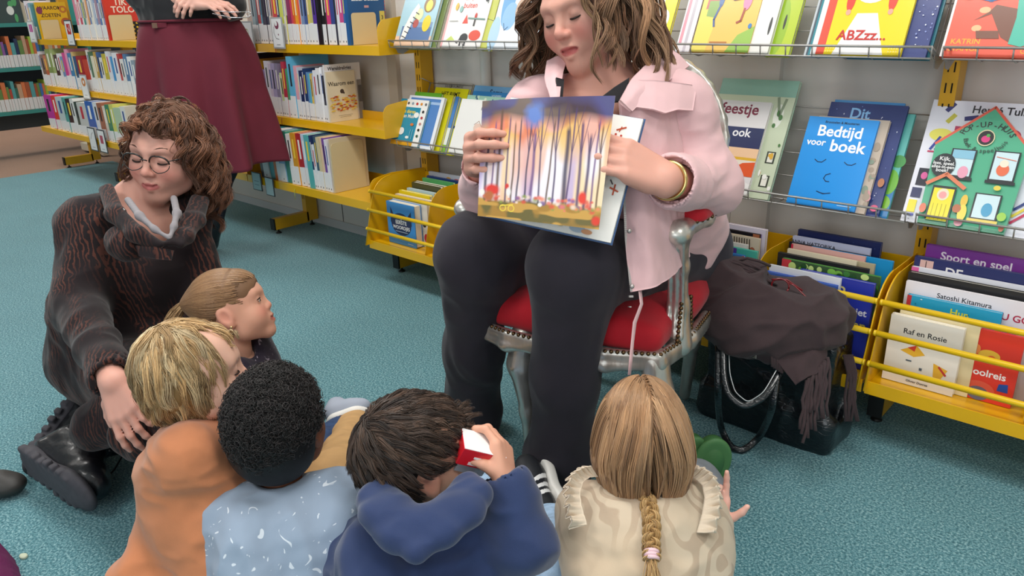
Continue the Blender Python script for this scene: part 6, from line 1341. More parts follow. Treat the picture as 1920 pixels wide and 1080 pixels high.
# skirt: flared ruled surface with soft pleats
Ns, Nh = 140, 50; th_ = np.linspace(0, 2*PI, Ns, endpoint=False); tz = np.linspace(0, 1, Nh)
V = np.zeros((Nh, Ns, 3)); xl, xr = (sx_(232, 300)-A(sx0, sy0, 0))@rS, (sx_(499, 325)-A(sx0, sy0, 0))@rS; wl, wr = (sx_(272, 42)-A(sx0, sy0, 0))@rS, (sx_(448, 50)-A(sx0, sy0, 0))@rS
for i, t in enumerate(tz):
    bl_ = t**.62; cx = (wl+wr)/2*(1-bl_)+(xl+xr)/2*bl_; hw = (wr-wl)/2*(1-bl_)+(xr-xl)/2*bl_+.012*math.sin(PI*min(1, t*2.2)); hd = .14+(.24-.14)*bl_
    pl = 1+(.15*t**.8*np.sin(th_*8+1.0)+.06*t*np.sin(th_*13+2.2))
    z = wz+(hz-wz)*t+.012*t*np.sin(th_*3)+.02*t*np.cos(th_)
    V[i] = A(sx0, sy0, 0)+rS*(cx+hw*np.cos(th_)*pl)[:, None]+fS*(hd*np.sin(th_)*pl)[:, None]+UPW*z[:, None]
ids = np.arange(Nh*Ns).reshape(Nh, Ns); Fs = np.stack([ids[:-1], np.roll(ids, -1, 1)[:-1], np.roll(ids, -1, 1)[1:], ids[1:]], -1).reshape(-1, 4)
M_SK = mat('#681b2d', .8, name='maroon_cloth', sheen=.05, bump=.2, bscale=900, noise=.05, nscale=10)
# her body
eL, wR_ = sx_(285, -18)+fS*.10, sx_(400, 6)+fS*.20
Bd = Field(); torso(Bd, sp(0, 0, wz-.1), sp(0, 0, wz+.32), rS, .14, .15, .10, .09)
Bd.cap(sp(0, 0, wz+.34), sp(0.01, .01, wz+.46), .05, .05, .02); Bd.ell(sp(.01, .01, wz+.56), (.08, .1, .12), None, .02)
kn1, an1 = sp(.05, -.02, .42), at(388, 455, D=3.66); kn2, an2 = sp(-.10, .0, .42), sp(-.10, .06, .08)
Bd.chain([sp(.07, 0, wz-.15), kn1, an1], [.09, .055, .038], .04); Bd.chain([sp(-.09, 0, wz-.15), kn2, an2], [.09, .055, .038], .04)
Vb, Fb = Bd.surf(.009)
Hn = Field(); Hn.chain([sp(-.17, .02, wz+.30), eL, wR_], [.05, .050, .030], .03)
hand(Hn, wR_, cb(.93, -.12, .25), cb(.05, .75, .6), -1, .98, ((.25, .35, .25), (.3, .4, .3), (.35, .45, .3), (.4, .45, .3)), spread=(.08, .02, -.04, -.1), thumb=((-.5, .7, -.4), (-.2, .95, -.3), (0, 1, -.3)))
wL_ = sx_(402, -14)+fS*.17
Hn.chain([sp(.18, .02, wz+.30), sp(.22, .06, wz+.06), wL_+rS*.04], [.05, .042, .030], .03)
hand(Hn, wL_+rS*.03, cb(-.5, -.55, .6), cb(.3, .6, .7), 1, .95, ((.5, .5, .3),)*4, spread=(.06, .02, -.03, -.08))
Va, Fa = Hn.surf(.0035); V0, F0 = joinparts([(Vb, Fb), (Va, Fa)])
sw = npmesh('person', V0, F0, SKIN(), None, np.tile(A(*lin('#dfac9c')), (len(V0), 1)), origin=(sx0, sy0, 0))
tag(sw, 'standing woman in a long maroon skirt and black top, head out of view', 'person')
so = npmesh('skirt', V.reshape(-1, 3), Fs, M_SK, sw); md = so.modifiers.new('t', 'SOLIDIFY'); md.thickness = .004
wb = MB(); wbn = 40
wb.tube([A(sx0, sy0, 0)+rS*((wl+wr)/2+(wr-wl)/2*1.0*math.cos(a))+fS*(.142*math.sin(a))+UPW*(wz+.0) for a in np.linspace(0, 2*PI, 41)], .020, M_SK, 8, flat=(1, .35)); wb.build('waistband', sw)
bb = MB(); bq = sx_(330, 46)+fS*.158; bb.box(bq, (.06, .012, .022), M_SK, RS, .004); bb.box(bq-rS*.02+fS*.006, (.022, .004, .020), mat('#8a6a5a', .3, metal=.6, name='buckle_metal'), RS); bb.build('buckle', sw)
Tb = Field(); torso(Tb, sp(.0, 0, wz-.02), sp(0, 0, wz+.30), rS, .185, .18, .145, .12, .08); s0 = sp(-.17, .02, wz+.30)
Tb.chain([s0, eL, eL+(wR_-eL)*.22], [.066, .064, .054], .04); s1 = sp(.18, .02, wz+.30); Tb.chain([s1, sp(.22, .06, wz+.06), wL_+rS*.07], [.062, .055, .045], .04); Tb.half(sp(0, 0, wz-.005), (0, 0, -1), .004)
sculpt('black_top', Tb, .006, mat('#17161b', .85, name='black_knit', sheen=.3), sw, 2, folds(.005, (12, 12, 12), 5))
tg = Field(); tg.chain([sp(.07, 0, hz+.1), kn1, an1], [.085, .062, .05], .04); tg.chain([sp(-.09, 0, hz+.1), kn2, an2], [.085, .062, .05], .04); sculpt('tights', tg, .007, mat('#1d1f2c', .8, name='dark_tights'), sw, 2)
bo = Field(); bo.chain([kn1*.3+an1*.7, an1], [.060, .048], .03); shoe(bo, (an1[0], an1[1], .012), (an1[0]+.08, an1[1]-.14, .012), .085, .08); bo.cap(an1, A(an1[0], an1[1], .05), .045, .04, .03)
o_ = sculpt('boot', bo, .005, mat('#17171c', .4, name='black_leather2', coat=.2), sw, 2)
bo = Field(); bo.chain([kn2*.3+an2*.7, an2], [.060, .048], .03); shoe(bo, (an2[0], an2[1], .012), (an2[0]-.02, an2[1]-.16, .012), .085, .08); sculpt('boot', bo, .006, mat('#17171c', .4, name='black_leather2', coat=.2), sw, 2)
lc = MB(); q = at(393, 378, D=3.55); ml = mat('#0e0e12', .6, name='boot_lace2')
lc.tube([q, q+cb(.03, .02, .02), q+cb(.035, .05, .02), q+cb(.01, .03, .02)], .004, ml, 6); lc.tube([q, q+cb(.012, -.05, .02), q+cb(.02, -.085, .02)], .0035, ml, 6); lc.build('lace', sw)
# folded spectacles she holds
gm = MB(); msv = mat('#c8c8cc', .2, metal=1, name='silver_wire'); g0 = at(398, 20, D=3.06)
for k, (dy, l_) in enumerate(((0, .14), (-.012, .15))): gm.tube([g0+cb(0, dy, .0), g0+cb(l_*.5, dy-.006-.01*k, .0), g0+cb(l_, dy-.004-.012*k, 0)], .002, msv, 6)
gm.tube([g0+cb(.145+.012*math.cos(a), -.014+.010*math.sin(a), 0) for a in np.linspace(0, 2*PI, 15)], .0016, msv, 5)
o_ = gm.build('spectacles', origin=g0); tag(o_, 'thin silver-framed spectacles held folded by the standing woman', 'spectacles')
# ================================================================== CHILDREN
def kid(label, H, pel, right, shirt, skin, sw=.105, tw=(.125, .118), td=(.10, .088), arms=(), legs=(), disp=None, vox=.0045, neck_r=.034, ears=True, smile=0., hood=None, shirt_name='shirt', leg_mat=None, eye=.0, brow='#5a3c2a', sl=.035, neck_open=.041, leg_name='trousers', cuffs=True):
    nk = H.w((0, -.035, -.115)); pel = A(*pel); up = nrm(nk-pel); r = nrm(A(*right)-up*(A(*right)@up)); f = np.cross(up, r); R = np.stack([r, f, up], 1)
    ch_ = nk-up*.055; B = Field(); build_head(B, H, ears=ears, smile=smile, fat=1.05)
    B.cap(H.w((0, -.02, -.05)), nk-up*.03, neck_r, neck_r*1.05, .015); Vh, Fh = B.surf(.0025); Vh = relax(Vh, Fh, 2); parts = [(Vh, Fh)]
    Bd = Field(); torso(Bd, pel, ch_, r, tw[0]*.8, tw[1]*.8, td[0]*.8, td[1]*.8, .05)
    for hp, kn, an in legs: Bd.chain([hp, kn, an], [.05, .038, .026], .03)
    parts.append(Bd.surf(.008)); S = Field(); torso(S, pel, ch_, r, tw[0], tw[1], td[0], td[1], .07, 6)
    S.cap(nk-up*.045-r*sw*.5, nk-up*.045+r*sw*.5, .05, .05, .05)
    done = set()
    for s_, el, wr, hd in arms:
        sh = nk-up*.05+r*sw*s_; A_ = Field(); A_.chain([sh, el, wr], [.034, .029, .019], .02)
        if hd: hand(A_, wr, **hd)
        v_, f_ = A_.surf(.0024); parts.append((relax(v_, f_, 1), f_)); done.add(s_)
        S.ell(sh, (.041, .041, .039), None, .04); S.chain([sh, el, el+(wr-el)*.93], [.041, .039, sl], .035); S.cap(el+(wr-el)*.88, wr+(wr-el)*.1, sl*.72, sl*.78, .004, True)
    S.cap(nk+up*.02, nk-up*.035, neck_open, neck_open*.95, .008, True)
    V, Fq = joinparts(parts); o = npmesh('person', V, Fq, SKIN(), None, head_tint(H, *skin)(V), origin=(pel[0], pel[1], 0)); tag(o, label, 'person')
    sculpt(shirt_name, S, vox, shirt, o, 2, disp or folds(.0055, (15, 15, 12), 77, 1.2))
    if legs and leg_mat:
        T_ = Field(); T_.ell(pel-up*.02, (tw[0]*.95, td[0]*1.05, .075), R, .03)
        for hp, kn, an in legs: T_.chain([hp, kn, an], [.072, .056, .044], .04)
        T_.half(A(0, 0, .008), (0, 0, -1), .006); sculpt(leg_name, T_, .006, leg_mat, o, 2, folds(.004, (16, 16, 16), 88))
    if eye >= 0: face_details(H, o, brow, eye)
    return o, nk, up, r, f, R
def collar_ring(o, nk, up, r, f, rad, m, th=.007, dz=-.028, tilt=0, name='collar', flat=1.0):
    F = Field(); pts = [nk+up*(dz+tilt*math.sin(a))+r*rad*math.cos(a)+f*rad*1.05*math.sin(a) for a in np.linspace(0, 2*PI, 25)]
    F.chain(pts, th, .004); return sculpt(name, F, .003, m, o, 1)
# ---------------- blond boy
HB = Head(at(362, 700, D=1.34), cb(.90, .24, -.34), cb(-.22, .87, .44), .82, True)
M_OR = mat('#bd7850', .88, name='orange_cotton', sheen=.25, bump=.2, bscale=900, noise=.05, nscale=20)
pelB = at(440, 1110, Z=.11)
rB = cb(.35, 0, .94); rB[2] = 0
kB = HB.w((0, -.035, -.115))
hpB = pelB+A(0, .02, 0)
legB = [(pelB+nrm(rB)*.07, at(560, 880, Z=.13), at(640, 815, Z=.07)), (pelB-nrm(rB)*.07, at(520, 940, Z=.12), at(575, 870, Z=.06))]
M_NVJ = mat('#2a4268', .8, name='navy_denim', noise=.15, nscale=80, bump=.3, bscale=700)
oB = kid('blond boy in an orange top seen from behind, face turned up to the right', HB, pelB, rB, M_OR, ('#e8b8a2', '#c8786c', '#e8a08e'), sw=.095, tw=(.110, .105), td=(.105, .09),
         arms=[(1, kB+cb(.10, -.22, .02), kB+cb(.16, -.30, -.10), None), (-1, kB+cb(-.06, -.26, .06), kB+cb(.04, -.33, .05), None)], legs=legB, leg_mat=M_NVJ, disp=folds(.0075, (11, 11, 17), 91, 1.1), smile=.2, eye=0, brow='#a88058', ears=False)
collar_ring(oB[0], *oB[1:5], .046, M_OR, .007, -.022)
b_ = MB(); q = at(283, 858, D=1.24); 
sh_ = Field()
def sneaker(parent, heel, toe, up, upper, sole_m, rim_m, L=.17, W=.062, stripes=None, name='sneaker'):
    d = nrm(toe-heel); u = nrm(up-d*(up@d)); s = np.cross(d, u); R = np.stack([s, d, u], 1); c = (heel+toe)/2; l = np.linalg.norm(toe-heel); h = W*.55
    U_ = Field(); U_.ell(toe-d*W*.62+u*W*.42, (W*.47, W*.72, W*.40), R, .02); U_.cap(heel+d*W*.45+u*W*.55, toe-d*W*.9+u*W*.48, W*.44, W*.42, .02); U_.cap(heel+d*W*.45+u*W*.55, heel+d*W*.5+u*W*1.0, W*.42, W*.36, .02)
    U_.cap(heel+d*W*.5+u*W*1.0, heel+d*W*.5+u*W*1.5, W*.27, W*.3, .006, True); U_.half(c+u*.004, -u, .003)
    V, F = U_.surf(.0026); V = relax(V, F, 2); fc = V[F].mean(1)-c; dq, uq, sq_ = fc@d, fc@u, fc@s
    ph = (dq+.55*uq+l*.16)/(l*.36)*3; mi = (np.abs(sq_) > W*.20)*(ph > 0)*(ph < 3)*((ph % 1) < .52)*(uq > W*.16)*(uq < W*.95) if stripes is not None else np.zeros(len(F), bool)
    o = npmesh(name, V, F, None, parent, mats=[upper, stripes or upper], mi=mi.astype(int))
    S = Field(); S.ell(toe-d*W*.62, (W*.52, W*.68, W*.30), R, .02); S.ell(heel+d*W*.5, (W*.46, W*.5, W*.30), R, .02); S.box(c, (W*.42, l*.3, W*.18), .01, R, .02); S.half(c+u*W*.14, u, .003); S.half(c-u*W*.17, -u, .003)
    V, F = S.surf(.0026); V = relax(V, F, 1); hgt = (V-c)@u; fm = hgt[F].mean(1); mi = (fm < -W*.135).astype(int)
    npmesh('sole', V, F, None, o, mats=[rim_m, sole_m], mi=mi)
    if stripes is not None:
        st_ = MB()
        for i in range(2): q0_ = c+d*(l*(.10-.19*i)); st_.tube([q0_+s*W*.36+u*W*.62, q0_+u*W*(.95+.12*i), q0_-s*W*.36+u*W*.62], .010, upper, 8, flat=(1, .4))
        st_.build('strap', o)
    return o
M_WRUB = mat('#efece6', .5, name='white_rubber'); M_GUM = print_mat('gum_sole', 'noise', '#8a5a38', '#b9825a', 260, dist=0, thr=(.45, .55))
sneaker(oB[0], at(612, 798, Z=.06), at(692, 772, Z=.09), cb(-.35, .60, -.72), mat('#aab2c2', .7, name='grey_canvas'), M_GUM, M_WRUB)
KG = ((0, .022, .038), (.0745, .0745, .066))
mkS = lambda fr, zl: (lambda p: ((p[:, 2] > fr) & (p[:, 1] < .085)) | ((p[:, 1] < .02) & (p[:, 2] > zl)))
KCUT = [((0, .092, -.045), (.070, .07, .10)), ((.080, .008, -.035), (.022, .026, .045)), ((-.080, .008, -.035), (.022, .026, .045))]
hair_cap(HB, oB[0], '#8f7248', KCUT, r=(.080, .097, .086), extra=lambda F_: F_.ell(HB.w((0, -.045, -.02)), (.060, .052, .045), HB.R, .03), vox=.0035)
WB = A(0, -.05, .115)   # crown whorl
def whorl(c, sw_=.35, down=.5, fwd_=0.):
    c = np.array(c)
    def f(P, t):
        o_ = nrm(P-c); n = nrm((P-A(0, -.016, .036))/A(1, 1.2, 1)**2); o_ = nrm(o_-n*(o_*n).sum(1, keepdims=True)); return nrm(o_+np.cross(n, o_)*sw_+A(0, fwd_, -down))
    return f
def short_hair(H, o, cols, n, length, seed, c=(0, -.05, .11), sw_=.35, g=.10, clump=.5, amp=.002, waves=1, r0=.0009, zl=-.055, fr=.055, down=.5, guards=(), per=14, lift=.5, steps=14, fwd_=0., frizz=.0, mask=None, lenvar=.12, rgh=.42, avoid=None):
    fl = whorl(c, sw_, down, fwd_)
    return hair(H, o, cols, n, length, mask or mkS(fr, zl), seed, amp=amp, waves=waves, r0=r0, steps=steps, g=g, flowfn=fl, dirfn=lambda P: nrm(fl(P, 0)+nrm(P-A(0, -.016, .036))*lift), clump=clump, per=per, guards=guards, frizz=frizz, lenvar=lenvar, rgh=rgh, avoid=avoid)
short_hair(HB, oB[0], ['#dcb884', '#ac8452', '#f0dcb4', '#88643c', '#caa470'], 7000, .100, 31, c=(-.01, -.035, .12), sw_=.15, g=.16, down=.75, lift=.35, clump=.5, amp=.004, per=26, r0=.0008, guards=(KG, ((0, .095, -.02), (.066, .07, .085)),), steps=16, frizz=.0003, avoid=lambda p: (p[..., 1] > .052) & (np.abs(p[..., 0]) < .06) & (p[..., 2] < .048))
# ---------------- girl with a ponytail
ey = at(480, 563, D=1.72); fP, uP = cb(.90, .36, -.12), cb(-.36, .90, .22); RP = frame(fP, uP); HP = Head(ey-RP@A(.032, .078, 0)*.78, fP, uP, .78, True)
M_DKP = print_mat('dark_floral', 'noise', '#221c2a', '#a89aa8', 60, dist=1.5, thr=(.62, .68), c3='#2a2230')
kP = HP.w((0, -.035, -.115)); pelP = A(kP[0]-.08, kP[1]+.02, .10)
oP = kid('little girl with a ponytail seen in profile, smiling up at the reader', HP, pelP, cb(.12, 0, .99)*A(1, 1, 0), M_DKP, ('#dda58c', '#b86a5e', '#d98a78'), sw=.075, tw=(.105, .092), td=(.09, .075), arms=[(1, kP+cb(.05, -.17, .03), kP+cb(.12, -.21, .02), None), (-1, kP+cb(.05, -.17, -.1), kP+cb(.12, -.21, -.1), None)], legs=[(pelP, pelP+A(-.02, .10, .0), pelP+A(-.12, .16, -.04))], leg_mat=mat('#2a2c38', .8, name='dark_leggings'), smile=1.0, eye=.55, brow='#3a2418')
er = MB(); er.ball(HP.w((.088, -.004, -.040)), .003, mat('#e8d8a0', .15, metal=1, name='gold_stud'), 6); er.build('earring', oP[0])
PCUT = [((0, .115, -.040), (.070, .070, .088)), ((.082, .012, -.035), (.024, .034, .05)), ((-.082, .012, -.035), (.024, .034, .05)), ((0, -.04, -.105), (.09, .12, .05))]
hair_cap(HP, oP[0], '#7a5a40', PCUT, r=(.080, .097, .087), vox=.0035, extra=lambda F_: F_.ell(HP.w((0, .022, .038)), A(.077, .077, .071)*.78, HP.R, .01))
PT = A(0, -.112, .058)
def to_tail(P, t): d = PT-P; return nrm(d+nrm(P-A(0, -.016, .036))*.02)
rtP = scalp_roots(4200, lambda p: ((p[:, 2] > .052) & (p[:, 1] < .080)) | ((p[:, 1] < .050) & (p[:, 2] > .012)) | ((p[:, 1] < .040) & (p[:, 2] > -.005)) | ((p[:, 1] < -.03) & (p[:, 2] > -.05)), seed=41)
dd = np.linalg.norm(rtP-PT, axis=1, keepdims=True); st_ = 14
Pp_ = grow(rtP, nrm(PT-rtP), st_, dd*1.12/st_, to_tail, [(A(0, -.016, .036), A(.0815, .099, .089)), (A(0, .022, .036), A(.080, .080, .074))], g=0, seed=3, stiff=.5)
Pp_ = Pp_[:, 1:]
rng_ = np.random.default_rng(4); cP = ['#8a6648', '#6a4a34', '#b08a62', '#9c7652']
strands('hair', towards(HP, Pp_), .0009, M_HAIR(.38), oP[0], np.clip(hair_cols(4200, cP, 42, .15), .003, 1), taper=.8)
n_t = 900; q_ = rng_.normal(size=(n_t, 3)); q_[:, 1] *= .2; base_ = PT+nrm(q_)*A(.011, .003, .011)*rng_.random((n_t, 1))**.5; gvP = GV(HP)
Tp = grow(base_, np.tile(A(0, -1, -.05), (n_t, 1))+.25*rng_.normal(size=(n_t, 3)), 18, .0085*(1+.15*rng_.normal(size=(n_t, 1))), lambda P, t: np.tile(nrm(A(0, -.8, 0)*(1-t)+gvP*(.2+t)), (len(P), 1)), [(A(0, -.02, 0), A(.07, .085, .12))], g=.10, gvec=gvP, wave=.15, seed=6)
strands('ponytail', towards(HP, Tp), .0010, M_HAIR(.38), oP[0], np.clip(hair_cols(n_t, ['#b08a60', '#d0ac7c', '#8a6a48'], 43, .15), .003, 1))
hb = MB(); pu = HP.R[:, 1]; hb.tube([HP.w(PT+A(.011*math.cos(a), -.006, .011*math.sin(a))) for a in np.linspace(0, 2*PI, 17)], .0034, mat('#15131a', .6, name='hair_band'), 8); hb.build('hair_tie', oP[0])
# ---------------- boy with black curls
HC = Head(at(524, 796, D=1.30), cb(.12, .42, -.90), cb(-.02, .90, .42), .84, True)
M_LB = print_mat('pale_blue_shirt', 'noise', '#94a4b8', '#d5dde6', 26, dist=3.0, thr=(.665, .69), detail=1)
pelC = at(550, 1150, Z=.11); rC = cb(1, 0, -.12); rC[2] = 0; kC = HC.w((0, -.035, -.115))
M_TAN = mat('#bf9765', .85, name='tan_cotton', noise=.06, nscale=30, bump=.2, bscale=900)
armC = [(-1, at(476, 1010, D=1.24), at(470, 1130, D=1.2), None), (1, at(648, 985, D=1.28), at(672, 1080, D=1.28), None)]
hC = pelC+nrm(rC)*.06; legC = [(hC, at(628, 908, Z=.21), at(668, 800, Z=.09)), (pelC-nrm(rC)*.06, at(540, 960, Z=.16), at(600, 900, Z=.06))]
oC = kid('boy with short black curls in a pale blue patterned shirt, seen from behind', HC, pelC, rC, M_LB, ('#7a4a34', '#6a3c34', '#8a5844'), sw=.100, tw=(.108, .105), td=(.10, .088), arms=armC, legs=legC, leg_mat=M_TAN, disp=folds(.006, (14, 14, 12), 95, 1.2), eye=-1)
collar_ring(oC[0], *oC[1:5], .047, M_LB, .010, -.020); collar_ring(oC[0], *oC[1:5], .054, M_LB, .008, -.034)
hair_cap(HC, oC[0], '#0d0b0b', [((0, .092, -.045), (.070, .07, .10)), ((.088, -.008, -.025), (.026, .032, .045)), ((-.088, -.008, -.025), (.026, .032, .045))], r=(.089, .106, .095), extra=lambda F_: F_.ell(HC.w((0, -.045, -.015)), (.074, .065, .072), HC.R, .03), vox=.0035)
def curls(H, o, n, seed, col):
    rng = np.random.default_rng(seed); rt = scalp_roots(n, lambda p: ((p[:, 2] > .05) & (p[:, 1] < .085)) | ((p[:, 1] < .02) & (p[:, 2] > -.085)) & ~((np.abs(p[:, 0]) > .062) & (p[:, 1] > -.045) & (p[:, 2] < .012)), c=A(0, -.02, .028), r=A(.086, .104, .102), seed=seed)
    nr = nrm(rt-A(0, -.02, .028)); nr = nrm(nr+rng.normal(size=nr.shape)*.35); a = nrm(np.cross(nr, nrm(rng.normal(size=nr.shape)))); b = np.cross(nr, a); M_ = 22; t = np.linspace(0, 1, M_)[None, :, None]
    rad = (.0022+.0035*rng.random((n, 1, 1)))*(.5+t); turns = 1.2+1.5*rng.random((n, 1, 1)); ph = rng.uniform(0, 2*PI, (n, 1, 1)); hgt = (.007+.010*rng.random((n, 1, 1)))
    P = rt[:, None]+nr[:, None]*hgt*t+a[:, None]*rad*np.cos(ph+turns*2*PI*t)+b[:, None]*rad*np.sin(ph+turns*2*PI*t)
    strands('hair', towards(H, P), .00085, M_HAIR(.36, 'curly_hair'), o, np.clip(hair_cols(n, col, seed, .25), .002, 1), taper=.7)
curls(HC, oC[0], 5200, 51, ['#141110', '#221c1b', '#0c0a0a', '#3a3232'])
# white hand-drawn plants on the shirt back are part of the woven print
# ---------------- boy in navy hoodie
HN = Head(at(784, 850, D=1.24), cb(.88, .28, -.38), cb(-.14, .88, .46), .88, True)
M_NV = mat('#27375f', .88, name='navy_jersey', sheen=.3, bump=.2, bscale=900, noise=.05, nscale=25)
pelN = at(800, 1200, Z=.11); rN = cb(1, 0, .15); rN[2] = 0; kN = HN.w((0, -.035, -.115))
wrN = at(948, 902, D=1.20); hdN = dict(fwd=cb(-.10, .86, -.30), back=cb(.88, .15, .40), side=-1, sc=.66, curls=((.55, .85, .5), (.6, .9, .5), (.65, .9, .5), (.7, .9, .5)), spread=(.08, .02, -.04, -.10), thumb=((-.55, .55, -.55), (-.35, .5, -.9), (-.2, .3, -1.0)), rf=1.08)
M_LJ = mat('#9db8d4', .85, name='light_denim', noise=.15, nscale=60, bump=.4, bscale=600)
legN = [(pelN+nrm(rN)*.08, at(1045, 1060, Z=.13), at(1030, 985, Z=.07)), (pelN-nrm(rN)*.03, at(880, 1010, Z=.17), at(905, 920, Z=.07))]
oN = kid('dark-haired boy in a navy hoodie holding up a small red box', HN, pelN, rN, M_NV, ('#e0a68c', '#b86a5e', '#dc8c78'), sw=.105, tw=(.125, .115), td=(.105, .09), arms=[(1, at(986, 1018, D=1.19), wrN, hdN), (-1, at(696, 1040, D=1.18), at(715, 1120, D=1.14), None)], legs=legN, leg_mat=M_LJ, disp=folds(.0075, (12, 12, 14), 97, 1.2), eye=0, brow='#3a2820', sl=.037)
F = Field(); nk, up, r_, f_, R_ = oN[1:]
hl = [at(884, 905, D=1.17), at(900, 925, D=1.145), at(880, 960, D=1.115), at(835, 1000, D=1.09), at(785, 1032, D=1.075), at(735, 1008, D=1.09), at(700, 965, D=1.115), at(694, 935, D=1.15), at(712, 915, D=1.18)]
F.chain(hl, [.012, .016, .018, .017, .015, .016, .017, .016, .012], .015)
F.ell(at(790, 918, D=1.13), (.052, .045, .030), None, .02, True)
F.chain([at(870, 925, D=1.16), at(840, 965, D=1.125), at(785, 990, D=1.11), at(738, 965, D=1.13), at(722, 930, D=1.165)], [.02, .022, .022, .022, .02], .03)
sculpt('hood', F, .0035, M_NV, oN[0], 2, folds(.003, (20, 20, 20), 99, 1.2))
hair_cap(HN, oN[0], '#241a16', KCUT, r=(.080, .097, .086), extra=lambda F_: F_.ell(HN.w((0, -.05, -.02)), (.060, .048, .05), HN.R, .03), vox=.0035)
short_hair(HN, oN[0], ['#2a1e19', '#1c1411', '#4a372c', '#614a3c'], 8000, .080, 61, c=(-.02, -.075, .105), sw_=.75, g=.05, down=.25, lift=.5, clump=.6, amp=.004, per=18, r0=.0009, avoid=lambda p: (p[..., 1] > -.022) & (p[..., 2] < .004), guards=(KG, ((0, .095, -.02), (.066, .07, .085)), ((.09, .03, -.045), (.03, .045, .055)), ((-.09, .03, -.045), (.03, .045, .055))), rgh=.34, mask=lambda p: ((p[:, 2] > .055) & (p[:, 1] < .085)) | ((p[:, 1] < .03) & (p[:, 2] > .005)) | ((p[:, 1] < -.03) & (p[:, 2] > -.06)))
# red box in his hand
bx_ = at(899, 845, D=1.21); RBX = frame(cb(.85, -.28, -.35), cb(-.10, .80, .55)); m = MB(); M_RB = mat('#d81f2c', .3, coat=.5, name='red_card')
m.box(bx_, (.046, .074, .034), M_RB, RBX, .0015); rb_o = m.build('juice_box', origin=bx_); tag(rb_o, 'small red and white carton held up by the boy in the navy hoodie', 'carton')
m = MB(); m.box(bx_+RBX@A(0, 0, .0173), (.045, .072, .0008), mat('#f0eeee', .35, coat=.4, name='white_card'), RBX); m.box(bx_+RBX@A(.004, .018, .0178), (.012, .014, .0006), mat('#b8b4ba', .4, name='grey_print'), RBX); m.build('top_panel', rb_o)
m = MB(); m.box(bx_+RBX@A(.0233, -.008, .003), (.0006, .012, .004), mat('#f4f2f2', .4, name='white_print'), RBX); m.box(bx_+RBX@A(.0233, .004, -.010), (.0006, .045, .006), mat('#f0d8d8', .4, name='pale_print'), RBX); m.build('print', rb_o)
m = MB(); m.box(bx_+RBX@A(-.002, -.006, -.0275), (.040, .05, .018), mat('#cfd8e4', .15, trans=.5, alpha=.75, name='clear_wrap'), RBX, .002); m.build('wrapper', rb_o)
M_BSN = mat('#23252a', .5, name='black_leather_upper', coat=.15)
sneaker(oN[0], at(1052, 978, Z=.05), at(1004, 866, Z=.085), cb(-.72, .05, .65), M_BSN, mat('#e4e2de', .6, name='white_sole'), M_WRUB, W=.080, stripes=mat('#eeeeee', .5, name='white_stripe'))
sneaker(oN[0], at(925, 945, Z=.045), at(935, 885, Z=.07), cb(.1, .5, .85), M_BSN, mat('#e4e2de', .6, name='white_sole'), M_WRUB, W=.066, stripes=mat('#eeeeee', .5, name='white_stripe'))
# ---------------- girl with the braid
HD = Head(at(1200, 806, D=1.325), cb(-.04, .40, -.91), cb(.02, .90, .42), .81, True)
M_BG = print_mat('beige_zebra_print', 'wave', '#c9b8a1', '#b4a08a', 8.5, dist=12, thr=(.55, .75), stretch=(1.4, 1.4, 1.1), c3='#cdb79c', detail=1.2)
pelD = at(1215, 1180, Z=.11); rD = cb(1, 0, 0); rD[2] = 0; kD = HD.w((0, -.035, -.115))
wrD = at(1338, 985, D=1.36); hdD = dict(fwd=cb(.10, .98, -.05), back=cb(.30, .10, -.95), side=-1, sc=.56, curls=((.05, .15, .1), (.55, .6, .3), (.5, .6, .3), (.10, .15, .1)), spread=(-.05, -.02, .05, -.32), thumb=((-.85, .45, -.1), (-.7, .6, -.2), (-.55, .8, -.2)), rf=1.12)
hdD['curls'] = ((.10, .2, .1), (.75, .7, .3), (.6, .7, .3), (.05, .1, .1))
oD = kid('little girl with a long blonde braid in a beige patterned blouse, seen from behind', HD, pelD, rD, M_BG, ('#eab6a6', '#c8786c', '#ec9c90'), sw=.090, tw=(.100, .095), td=(.095, .085), arms=[(1, at(1306, 1062, D=1.26), wrD, hdD), (-1, at(1118, 1040, D=1.28), at(1128, 1110, D=1.22), None)],
         legs=[(pelD+nrm(rD)*.06, at(1285, 1010, Z=.15), at(1318, 905, Z=.06)), (pelD-nrm(rD)*.06, at(1200, 1000, Z=.15), at(1290, 900, Z=.05))], leg_mat=mat('#8a8f98', .8, name='grey_leggings'), disp=folds(.006, (13, 13, 11), 103, 1.2), eye=-1, sl=.034)
nk, up, r_, f_, R_ = oD[1:]
# ruffles on the shoulder seams
M_RUF = mat('#d9c8b2', .85, name='ruffle_cloth', sheen=.2, bump=.2, bscale=900)
for pth_, sg in (([(1116, 888, 1.290), (1100, 890, 1.278), (1086, 900, 1.262), (1079, 922, 1.240), (1082, 950, 1.222), (1092, 985, 1.205)], -1), ([(1290, 888, 1.290), (1308, 892, 1.282), (1324, 906, 1.266), (1330, 932, 1.246), (1326, 962, 1.228), (1316, 1000, 1.208)], 1)):
    q = resample([[at(*p_[:2], D=p_[2])]*2 for p_ in pth_], 90, 2, 1)[:, 0]; G = []
    for i in range(90):
        t = i/89; o_ = nrm(cb(sg*(.55+.35*t), .75-.75*t, .35)); w_ = .0050*math.sin(i*.62)+.0025*math.sin(i*1.4+1); tn_ = nrm(q[min(i+1, 89)]-q[max(i-1, 0)]); pr_ = np.cross(o_, tn_)
        G.append([q[i]-o_*.008, q[i]+o_*.006+pr_*w_*.5, q[i]+o_*.020+pr_*w_*1.8])
    sheet('ruffle', G, .0025, M_RUF, oD[0], None, (200, 12), 0)
